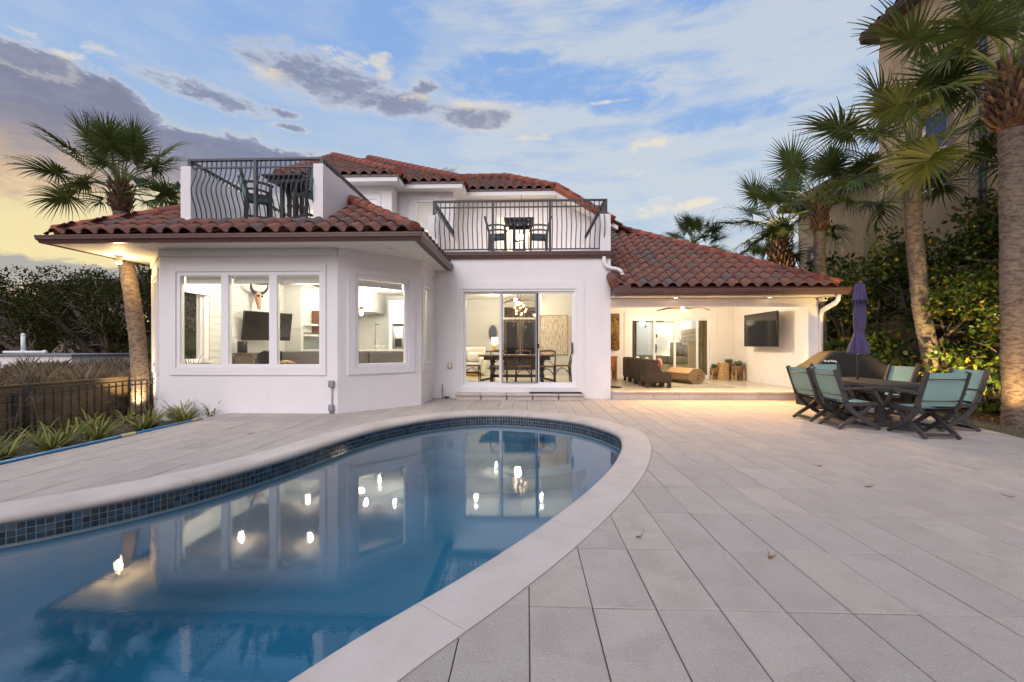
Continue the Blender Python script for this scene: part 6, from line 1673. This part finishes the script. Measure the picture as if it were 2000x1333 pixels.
# local: +x = along wall, -y = out of the wall
m = MB(); secs = [(.10, .11, .07), (.04, .13, .09), (-.06, .115, .10), (-.18, .075, .085), (-.30, .055, .06), (-.40, .05, .045), (-.43, .03, .02)]; n = 14
for z, w, d in secs:
    for j in range(n):
        a = 2 * PI * j / n; e = 1 - .28 * max(0, math.cos(2 * a + PI)) * (1 if -.12 < z < .06 else .3); m.v.append((w * math.cos(a) * e, -.12 + d * math.sin(a) * e - (.12 * max(0, -z)), z))
for i in range(len(secs) - 1):
    for j in range(n): m.f.append((i * n + j, i * n + (j + 1) % n, (i + 1) * n + (j + 1) % n, (i + 1) * n + j)); m.sm.append(True)
m.f.append(tuple(range(n))); m.sm.append(True); m.f.append(tuple((len(secs) - 1) * n + j for j in range(n))[::-1]); m.sm.append(True)
m.build('skull', 'bone', sk)
for s in (-1, 1):
    MB().tube([(s * .08, -.12, .06), (s * .22, -.13, .08), (s * .34, -.15, .15), (s * .40, -.18, .27), (s * .36, -.20, .40)], [.05, .045, .036, .024, .006], 10).build('horn', 'horn', sk)
    MB().sphere((s * .085, -.20, -.03), .032, 8, 6).build('eye_socket', 'tv_black', sk)
cs2 = thing('media_console', 'grey-brown wooden media console below the tilted television', 'cabinet', (-7.75, 12.5, Z))
MB().box(-.28, .28, -1.0, 1.0, .78, .82).build('top', 'grey_wood', cs2); MB().box(-.25, .22, -.96, .96, .06, .779).build('carcass', 'grey_wood', cs2)
for k in range(4):
    y0 = -.93 + k * .47
    m = MB(); m.box(.221, .245, y0, y0 + .07, .1, .74); m.box(.221, .245, y0 + .38, y0 + .45, .1, .74); m.box(.221, .245, y0 + .07, y0 + .38, .1, .18); m.box(.221, .245, y0 + .07, y0 + .38, .66, .74); o = m.build('door', 'grey_wood', cs2)
    MB().box(.222, .232, y0 + .07, y0 + .38, .18, .66).build('door_panel', 'dark_wood', o); MB().sphere((.255, y0 + (.06 if k % 2 else .40), .42), .015, 8, 5).build('knob', 'black_metal', o)
    MB().box(-.22 if k % 2 else .15, -.15 if k % 2 else .22, y0 - .0 if k < 2 else y0 + .38, (y0 if k < 2 else y0 + .38) + .06, 0, .059).build('foot', 'grey_wood', cs2)
bw = thing('shallow_bowl', 'shallow white bowl on the media console', 'bowl', (-7.65, 12.55, Z + .82)); MB().lathe([(.001, .005), (.07, 0), (.16, .045), (.19, .06), (.18, .06), (.07, .015), (.001, .012)], 22).build('bowl', 'white_ceramic', bw)
spk = thing('black_speaker', 'small black speaker box left of the television', 'speaker', (-7.85, 11.65, Z + .82)); MB().rbox(-.09, .09, -.09, .09, 0, .32, .01).build('cabinet', 'black_leather', spk); MB().lathe([(.001, 0), (.06, 0), (.065, -.005)], 14).build('cone', 'tv_black', spk, loc=(.092, 0, .2), rot=(0, PI / 2, 0))
def shell_chair(label, x, y, rz):
    t = thing('shell_chair', label, 'chair', (x, y, Z), rz, 'black shell chairs'); m = MB(); n = 12; rows = []
    for k in range(9):
        s = k / 8; rows.append([(-.25 + .02 * s + (.10 * (1 - math.cos((j / n - .5) * PI)) if True else 0) - .09 * s, .30 * math.sin((j / n - .5) * PI) * (1 - .15 * s * s), .42 + .48 * s - .12 * s * abs(j / n - .5) * 2) for j in range(n + 1)])
    for a, b in zip(rows, rows[1:]): m.strip(a, b)
    m.build('shell', 'black_leather', t); MB().rbox(-.25, .25, -.27, .27, .40, .46, .03).build('seat', 'black_leather', t)
    for sx in (-1, 1):
        for sy in (-1, 1): MB().tube([(sx * .14, sy * .14, .40), (sx * .24, sy * .24, 0)], [.016, .011], 7).build('leg', 'mid_wood', t)
shell_chair('black shell chair partly hidden by the first window mullion', -6.05, 10.0, PI * .85); shell_chair('black shell chair behind the middle bay pane, below the television', -5.62, 9.45, PI * .45)
dw = thing('driftwood_bowl', 'tangle of pale driftwood at the bottom of the middle bay pane', 'driftwood', (-5.25, 9.2, Z + .0)); m = MB(); r = random.Random(8)
MB().lathe([(.001, .0), (.2, .0), (.06, .1), (.05, .5), (.25, .58), (.25, .60), (.001, .60)], 18).build('pedestal', 'grey_wood', dw)
for k in range(16): a = r.uniform(0, 6.3); m.tube([(.25 * math.cos(a), .15 * math.sin(a), .62), (.05 * r.gauss(0, 1), .05, .66 + .03 * r.random()), (-.25 * math.cos(a + .4), -.15 * math.sin(a + .4), .63)], [.008, .014, .006], 6)
m.build('branches', 'pale_wood', dw)
so = thing('living_sofa', 'grey-taupe upholstered sofa with its back to the bay windows', 'sofa', (-4.05, 10.0, Z))
for k in range(3): x0 = -1.5 + k * 1.0; MB().rbox(x0 + .004, x0 + .996, -.42, -.18, .08, .885, .03).build('back_section', 'grey_fabric', so)
MB().rbox(-1.5, 1.5, -.17, .45, .1, .45, .05).build('seat', 'grey_fabric', so)
for x in (-1.4, 1.4):
    for y in (-.35, .38): MB().box(x - .03, x + .03, y - .03, y + .03, 0, .10).build('foot', 'dark_wood', so)
pl_ = thing('house_plant', 'potted plant with arching leaves at the left bay pane', 'plant', (-6.95, 8.75, Z)); MB().lathe([(.001, 0), (.14, 0), (.18, .35), (.16, .35), (.001, .3)], 18).build('pot', 'grey_wood', pl_); m = MB()
for k in range(26):
    a = 2.4 * k; L = random.uniform(.5, 1.0); A = []; B = []
    for q in range(6):
        s = q / 5; rr = L * s * .55; zz = .32 + L * (s * .95 - .35 * s * s); w = .010 * (1 - s) + .001; A.append((rr * math.cos(a) - w * math.sin(a), rr * math.sin(a) + w * math.cos(a), zz)); B.append((rr * math.cos(a) + w * math.sin(a), rr * math.sin(a) - w * math.cos(a), zz))
    m.strip(A, B)
m.build('leaves', 'shrub_leaf', pl_)
# ---- kitchen
kc = thing('kitchen_counter', 'white base cabinets with stone top under the open shelves', 'cabinet', (-7.55, 15.3, Z)); MB().box(.0, .6, -.95, 1.3, .09, .86).build('carcass', 'barn_door', kc); MB().box(-.0, .64, -.97, 1.32, .862, .90).build('worktop', 'white_ceramic', kc); MB().box(0, .55, -.9, 1.25, 0, .089).build('plinth', 'grey_wood', kc)
MB().box(-7.559, -7.548, 14.36, 16.6, Z + .90, 1.75).build('backsplash', 'backsplash', house)
cbn = thing('wood_cabinet', 'brown wooden wall cabinet above the speckled backsplash', 'cabinet', (-7.55, 15.6, 1.77)); MB().box(.0, .32, -.7, .9, 0, .75).build('carcass', 'mid_wood', cbn)
for k in range(3): MB().box(.321, .335, -.69 + k * .53, -.17 + k * .53, .01, .74).build('door', 'mid_wood', cbn)
for z, lb in ((1.98, 'upper short white floating shelf at the kitchen wall end'), (1.62, 'lower short white floating shelf at the kitchen wall end')): t = thing('floating_shelf', lb, 'shelf', (-7.55, 14.62, z)); MB().box(0, .28, -.26, .2, 0, .06).build('board', 'white_ceramic', t)
kt = thing('kettle', 'teal enamel kettle on the kitchen counter', 'kettle', (-7.15, 15.35, Z + .90)); MB().lathe([(.001, 0), (.10, 0), (.12, .05), (.09, .13), (.05, .16), (.001, .165)], 18).build('body', 'teal_enamel', kt); MB().tube([(-.07, 0, .13), (-.05, 0, .23), (.05, 0, .23), (.07, 0, .13)], .01, 7).build('handle', 'black_metal', kt); MB().tube([(.10, 0, .08), (.16, 0, .14)], [.02, .012], 7).build('spout', 'teal_enamel', kt)
fg = thing('refrigerator', 'stainless steel refrigerator with ice dispenser behind the angled window', 'refrigerator', (-4.63, 16.55, Z)); MB().box(-.46, .46, -.32, .38, .02, 1.78).build('body', 'steel', fg)
for x0, x1 in ((-.455, -.004), (.004, .455)): MB().rbox(x0, x1, -.375, -.322, .62, 1.77, .012).build('door', 'steel', fg)
MB().rbox(-.455, .455, -.375, -.322, .04, .60, .012).build('drawer', 'steel', fg); o = MB().box(-.36, -.10, -.380, -.3755, .98, 1.30).build('dispenser', 'tv_frame', fg)
for x in (-.04, .04): MB().tube([(x, -.42, .75), (x, -.42, 1.65)], .012, 8).build('handle', 'steel', fg)
kw = thing('pantry_cabinet', 'white shaker cabinets surrounding the refrigerator', 'cabinet', (-4.63, 16.6, Z)); MB().box(-.62, -.48, -.35, .38, 0, 2.75).build('side_panel', 'barn_door', kw); MB().box(.48, .9, -.35, .38, 0, 2.75).build('side_panel', 'barn_door', kw); MB().box(-.479, .479, -.33, .38, 1.85, 2.75).build('carcass', 'barn_door', kw)
for x0 in (-.47, .01): MB().box(x0, x0 + .46, -.355, -.331, 1.87, 2.35).build('door', 'vinyl', kw); MB().box(x0 + .07, x0 + .39, -.360, -.3555, 1.94, 2.28).build('door_panel', 'barn_door', kw)
ki = thing('kitchen_island', 'white kitchen island with pale top behind the sofa', 'kitchen island', (-4.7, 13.2, Z)); MB().box(-1.1, 1.1, -.4, .4, 0, .86).build('base', 'barn_door', ki); MB().rbox(-1.2, 1.2, -.5, .5, .862, .90, .01).build('worktop', 'white_ceramic', ki)
bw2 = thing('footed_bowl', 'white footed bowl on the kitchen island', 'bowl', (-4.47, 13.0, Z + .90)); MB().lathe([(.001, 0), (.06, 0), (.04, .03), (.10, .06), (.14, .10), (.15, .14), (.14, .14), (.08, .07), (.001, .06)], 20).build('bowl', 'white_ceramic', bw2)
ft = thing('pot_filler', 'tall thin bronze faucet rising from the kitchen island', 'faucet', (-4.72, 13.3, Z + .90)); MB().tube([(0, 0, 0), (0, 0, .80)], .012, 8).build('post', 'bronze', ft); MB().tube([(0, 0, .80), (.14, 0, .78)], .016, 8).build('arm', 'bronze', ft)
pn = thing('globe_pendant', 'clear glass globe pendant lamp glowing behind the angled bay window', 'pendant lamp', (-4.27, 11.0, 2.12)); MB().sphere((0, 0, 0), .125, 20, 12).build('globe', 'bulb_glass', pn); MB().sphere((0, 0, .0), .045, 10, 8, (1, 1, 1.4)).build('bulb', 'lamp_warm', pn); MB().lathe([(.02, .11), (.06, .115), (.05, .15), (.015, .17), (.001, .17)], 16).build('cap', 'brass', pn); MB().tube([(0, 0, .17), (0, 0, 1.17)], .006, 6).build('rod', 'bronze', pn); MB().lathe([(.001, 1.178), (.06, 1.178), (.05, 1.15), (.01, 1.145)], 14).build('canopy', 'brass', pn)
lamp('POINT', (0, 0, -.0), 30, (1, .82, .55), .05, pn)
ck = thing('wall_clock', 'round pale wall clock at the edge of the right bay pane', 'clock', (-7.15, 16.2, 1.95), PI / 2); MB().lathe([(.001, 0), (.19, 0), (.20, .012), (.20, .03), (.001, .03)], 26).build('face', 'white_ceramic', ck, rot=(PI / 2, 0, 0))
# ---- bedroom
bd = thing('bed', 'bed with tall tufted headboard and quilted cover behind the porch slider', 'bed', (5.25, 16.7, .2))
MB().rbox(-1.05, 1.0, -.9, .9, .10, .42, .03).build('base', 'linen', bd); MB().rbox(-1.08, 1.02, -.93, .93, .42, .70, .08).build('mattress', 'tan_fabric', bd)
MB().rbox(1.0, 1.14, -.98, .98, .05, 1.75, .04).build('headboard', 'linen', bd); tf = MB()
for i in range(8):
    for j in range(6): tf.sphere((.998, -.85 + i * .243 + (.12 if j % 2 else 0), .85 + j * .15), .07, 8, 5, (.35, 1, .9))
tf.build('tufting', 'linen', bd)
MB().rbox(.55, 1.06, -1.02, -.93, .3, 1.25, .03).build('wing', 'linen', bd); MB().rbox(.55, 1.06, .93, 1.02, .3, 1.25, .03).build('wing', 'linen', bd)
for y in (-.5, .0, .5): MB().sphere((.72, y, .88), .26, 12, 8, (.5, 1, .85)).build('pillow', 'tan_fabric', bd)
qm = MB(); qm.rbox(-1.10, -.1, -.95, .95, .44, .735, .07); qm.build('quilt', 'grey_fabric', bd)
for x in (-.95, .9):
    for y in (-.8, .8): MB().box(x - .04, x + .04, y - .04, y + .04, 0, .10).build('leg', 'dark_wood', bd)
ns = thing('nightstand', 'small pale nightstand beside the bed head', 'nightstand', (6.2, 18.05, .2)); MB().box(-.25, .3, -.25, .25, .1, .6).build('carcass', 'pale_wood', ns); MB().box(-.27, -.251, -.23, .23, .35, .57).build('drawer', 'pale_wood', ns)
for x in (-.2, .25):
    for y in (-.2, .2): MB().box(x - .02, x + .02, y - .02, y + .02, 0, .1).build('leg', 'pale_wood', ns)
bl_ = thing('bedside_lamp', 'cream drum-shade lamp beside the tufted headboard', 'lamp', (6.05, 18.05, .8)); MB().lathe([(.001, 0), (.08, 0), (.05, .06), (.07, .2), (.04, .35), (.012, .40), (.012, .45)], 16).build('base', 'brass', bl_); MB().lathe([(.21, .38), (.19, .72)], 24).build('shade', 'shade', bl_); lamp('POINT', (0, 0, .55), 18, (1, .8, .55), .08, bl_)
bdr = thing('barn_door', 'white shiplap barn door hanging on a dark rail in the bedroom', 'door', (4.30, 18.52, .22))
for k in range(10): MB().box(.0, .85, -.03, .0, .01 + k * .2, .205 + k * .2).build('plank', 'barn_door', bdr)
MB().box(-.35, 1.5, -.075, -.065, 2.10, 2.14).build('rail', 'dark_metal', bdr)
for x in (.12, .73): MB().box(x - .02, x + .02, -.085, -.031, 1.85, 2.2).build('strap', 'dark_metal', bdr)
MB().tube([(.06, -.08, .85), (.06, -.08, 1.2)], .012, 7).build('handle', 'black_metal', bdr)
wd2 = thing('white_door', 'plain white door with a small tan plaque in the bedroom back wall', 'door', (5.35, 18.56, .2)); MB().box(0, .85, -.02, .02, 0, 2.05).build('leaf', 'barn_door', wd2); MB().box(.05, .2, -.03, -.021, 1.45, 1.6).build('plaque', 'mid_wood', wd2)
def curtain(label, x0, x1, y):
    t = thing('curtain', label, 'curtain', (0, 0, 0)); m = MB(); n = 40; A = []; B = []
    for k in range(n + 1): s = k / n; A.append((x0 + (x1 - x0) * s, y + .04 * math.sin(s * 6 * PI), .23)); B.append((A[-1][0], A[-1][1] * 1, 2.5))
    m.strip(A, B); m.build('cloth', 'curtain', t)
curtain('olive-brown curtain at the left side of the bedroom slider', 3.50, 3.75, 14.85); curtain('olive-brown curtain at the right side of the bedroom slider', 5.85, 6.25, 14.85)
recessed(4.6, 16.0, 2.748, 200, 'nearer recessed light on the bedroom ceiling', 'bedroom lights', (.92, .97, 1.0)); recessed(5.3, 17.6, 2.748, 180, 'farther recessed light on the bedroom ceiling', 'bedroom lights', (.92, .97, 1.0))
# ---- lanai furniture
LZ = .20
ls_ = thing('outdoor_sofa', 'dark brown armless sofa on the porch facing the log table', 'sofa', (3.36, 12.5, LZ))
for k in range(4):
    y0 = -1.36 + k * .68
    m = MB(); m.rbox(-.31, -.06, y0 + .012, y0 + .668, .12, .74, .05); m.build('back_section', 'sofa_fabric', ls_)
    MB().rbox(-.28, .36, y0 + .005, y0 + .675, .12, .42, .05).build('seat_section', 'sofa_fabric', ls_)
    for x in (-.24, .30):
        for yy_ in (y0 + .07, y0 + .61): MB().box(x - .04, x + .04, yy_ - .035, yy_ + .035, 0, .119).build('foot', 'dark_wood', ls_)
m = MB(); m.add([(-.10, -1.35, .42), (.10, -1.35, .42), (-.08, -1.35, .73), (-.10, -1.20, .42), (.10, -1.20, .42), (-.08, -1.20, .73)], [(0, 1, 2), (3, 5, 4), (1, 4, 5, 2), (0, 2, 5, 3)]); m.build('back_wedge', 'sofa_fabric', ls_)
def pillow(label, x, y, z, stripes, rz):
    t = thing('throw_pillow', label, 'pillow', (x, y, z), rz)
    if not stripes: MB().sphere((0, 0, .18), .2, 14, 9, (.45, 1, .9)).build('cushion', 'white_fabric', t); return
    cols = ['red_stripe', 'orange_stripe', 'white_fabric', 'grey_stripe'] * 3; n = 11
    for k in range(n):
        y0 = -.23 + .46 * k / n; y1 = y0 + .46 / n; m = MB(); q = 14; R0 = math.sqrt(max(.02, 1 - (y0 / .25) ** 4)); R1 = math.sqrt(max(.02, 1 - (y1 / .25) ** 4))
        A = [(.09 * R0 * math.cos(2 * PI * j / q), y0, .17 + .17 * math.sin(2 * PI * j / q) * (.6 + .4 * R0)) for j in range(q + 1)]; B = [(.09 * R1 * math.cos(2 * PI * j / q), y1, .17 + .17 * math.sin(2 * PI * j / q) * (.6 + .4 * R1)) for j in range(q + 1)]
        m.strip(A, B); m.build('stripe', cols[k], t)
pillow('striped red, orange and grey pillow on the porch sofa', 3.52, 11.62, LZ + .41, True, math.radians(-25)); pillow('white pillow on the porch sofa behind the striped one', 3.36, 12.2, LZ + .41, False, 0); pillow('white pillow at the far end of the porch sofa', 3.36, 13.2, LZ + .41, False, 0)
lg = thing('log_table', 'chunky octagonal wooden log coffee table on the porch rug', 'table', (4.62, 12.75, LZ + .008), math.radians(20))
m = MB(); n = 8
prof8 = [(.31 * math.cos(PI / 8 + k * PI / 4), .215 + .232 * math.sin(PI / 8 + k * PI / 4)) for k in range(8)]
for y in (-.48, .48):
    for x, z in prof8: m.v.append((x, y, max(0, z)))
m.f = [(k, (k + 1) % 8, 8 + (k + 1) % 8, 8 + k) for k in range(8)] + [tuple(range(8)), tuple(range(8, 16))[::-1]]; m.sm = [False] * len(m.f)
m.build('log', 'log_wood', lg); kn = MB(); r = random.Random(2)
for k in range(9): x, z = r.uniform(-.2, .2), r.uniform(.08, .34); kn.lathe([(.001, 0), (.016, 0), (.018, .004)], 8, (0, 0, 0)); kn.v[-24:] = [(x + v[0], -.483 - v[2], z + v[1]) for v in kn.v[-24:]]
kn.build('knot_holes', 'dark_wood', lg)
rg = thing('area_rug', 'flat woven grey-beige rug under the log table', 'rug', (4.55, 12.7, LZ)); MB().box(-.85, .85, -1.35, 1.3, 0, .007).build('rug', 'rug', rg)
tv2 = thing('porch_television', 'large flat television on a swing arm on the porch side wall', 'television', (6.50, 12.27, 1.73), -PI / 2); MB().rbox(-.84, .84, -.01, .05, -.47, .47, .008).build('frame', 'tv_frame', tv2); MB().box(-.82, .82, -.018, -.0105, -.45, .45).build('screen', 'tv_black', tv2); MB().box(-.12, .12, .05, .35, -.1, .1).build('mount_arm', 'black_metal', tv2)
bp_ = thing('carved_panel', 'gilded carved wooden relief panel on the porch back wall', 'wall art', (2.70, 14.44, 1.76)); MB().rbox(-.38, .38, -.02, .05, -.60, .60, .01).build('board', 'gold_carving', bp_); m = MB(); r = random.Random(6)
for k in range(46): x, z = r.uniform(-.3, .34), r.uniform(-.5, .55); m.sphere((x, -.02, z), r.uniform(.03, .07), 9, 5, (1, .5, 1))
m.sphere((.1, -.03, .05), .2, 14, 8, (.8, .5, 1.3)); m.build('relief', 'gold_carving', bp_)
st = thing('side_cabinet', 'small orange wooden cabinet under the carved panel', 'cabinet', (2.62, 14.15, LZ)); MB().box(-.3, .28, -.2, .25, .32, .72).build('carcass', 'orange_wood', st); MB().box(-.33, .31, -.23, .27, .722, .75).build('top', 'orange_wood', st); MB().sphere((.22, -.21, .62), .02, 8, 5).build('knob', 'steel', st)
for x in (-.26, .24):
    for y in (-.17, .21): MB().box(x - .035, x + .035, y - .03, y + .03, 0, .319).build('leg', 'orange_wood', st)
sp2 = thing('porch_speaker', 'small black speaker on the orange cabinet', 'speaker', (2.62, 14.2, LZ + .75)); MB().rbox(-.09, .09, -.08, .08, 0, .22, .01).build('cabinet', 'black_leather', sp2); MB().lathe([(.001, 0), (.055, 0), (.06, .006)], 14).build('cone', 'tv_black', sp2, loc=(0, -.081, .11), rot=(PI / 2, 0, 0))
rm = thing('round_mat', 'dark round cover on the porch floor by the wall corner', 'mat', (2.25, 11.35, LZ)); MB().lathe([(.001, .012), (.22, .012), (.24, .0)], 24).build('disc', 'doormat', rm)
jg = thing('giant_block_tower', 'tall stack of pale wooden blocks beside the potted succulents', 'block tower', (6.30, 14.05, LZ))
for lv in range(11):
    for k in range(3):
        e = random.uniform(-.008, .008)
        if lv % 2 == 0: m = MB().rbox(-.13 + e, .13 + e, -.13 + k * .087 + .002, -.13 + k * .087 + .085, lv * .05, lv * .05 + .048, .004, 1)
        else: m = MB().rbox(-.13 + k * .087 + .002, -.13 + k * .087 + .085, -.13 + e, .13 + e, lv * .05, lv * .05 + .048, .004, 1)
        m.build('block', 'pale_wood', jg)
leaf_mat('succulent', [S(122, 140, 118), S(150, 166, 140), S(104, 124, 100)], .1)
def basket(label, x, y, h, s):
    t = thing('potted_succulent', label, 'plant', (x, y, LZ)); MB().lathe([(.001, h * .35), (.11 * s, h * .35), (.14 * s, h), (.12 * s, h), (.001, h * .92)], 18).build('basket', 'terracotta_pot', t)
    for k in range(4): a = PI / 4 + k * PI / 2; MB().box(.13 * s * math.cos(a) - .016, .13 * s * math.cos(a) + .016, .13 * s * math.sin(a) - .016, .13 * s * math.sin(a) + .016, 0, h * .72).build('stand_leg', 'pale_wood', t)
    m = MB()
    for k in range(30):
        a = 2.4 * k; el_ = .25 + .9 * (k / 30); L = .20 * s * (1.1 - .3 * k / 30); A = []; B = []
        for q in range(5): u_ = q / 4; rr = L * u_ * math.cos(el_); zz = h + L * u_ * math.sin(el_); w = .026 * s * math.sin(PI * min(1, .25 + u_ * .75)) ; A.append((rr * math.cos(a) - w * math.sin(a), rr * math.sin(a) + w * math.cos(a), zz)); B.append((rr * math.cos(a) + w * math.sin(a), rr * math.sin(a) - w * math.cos(a), zz))
        m.strip(A, B)
    m.build('leaves', 'succulent', t)
basket('succulent in a tall basket, middle of the porch plant group', 6.52, 14.15, .52, 1.25); basket('succulent in a round basket on a pale stand, right of the porch plant group', 6.62, 13.75, .46, 1.3); basket('small succulent half hidden left of the block tower', 6.08, 14.2, .38, 1.0)
# upper room glow
lamp_t = thing('upstairs_light', 'recessed ceiling light in the upper room behind the balcony doors', 'light', (-.4, 15.4, 6.04)); MB().lathe([(.001, -.006), (.08, -.006), (.09, 0)], 16).build('lens', 'lamp_white', lamp_t); lamp('POINT', (0, 0, -.3), 60, (1, .82, .58), .1, lamp_t)
lamp_t = thing('upstairs_light', 'recessed ceiling light in the upper room behind the bay balcony', 'light', (-5.4, 14.9, 6.04)); MB().lathe([(.001, -.006), (.08, -.006), (.09, 0)], 16).build('lens', 'lamp_white', lamp_t); lamp('POINT', (0, 0, -.3), 60, (1, .86, .66), .1, lamp_t)
# door-surround trims of the house that carry no children stay parts of the house
for o in list(bpy.data.objects):
    if o.type == 'EMPTY' and not o.children: bpy.data.objects.remove(o)
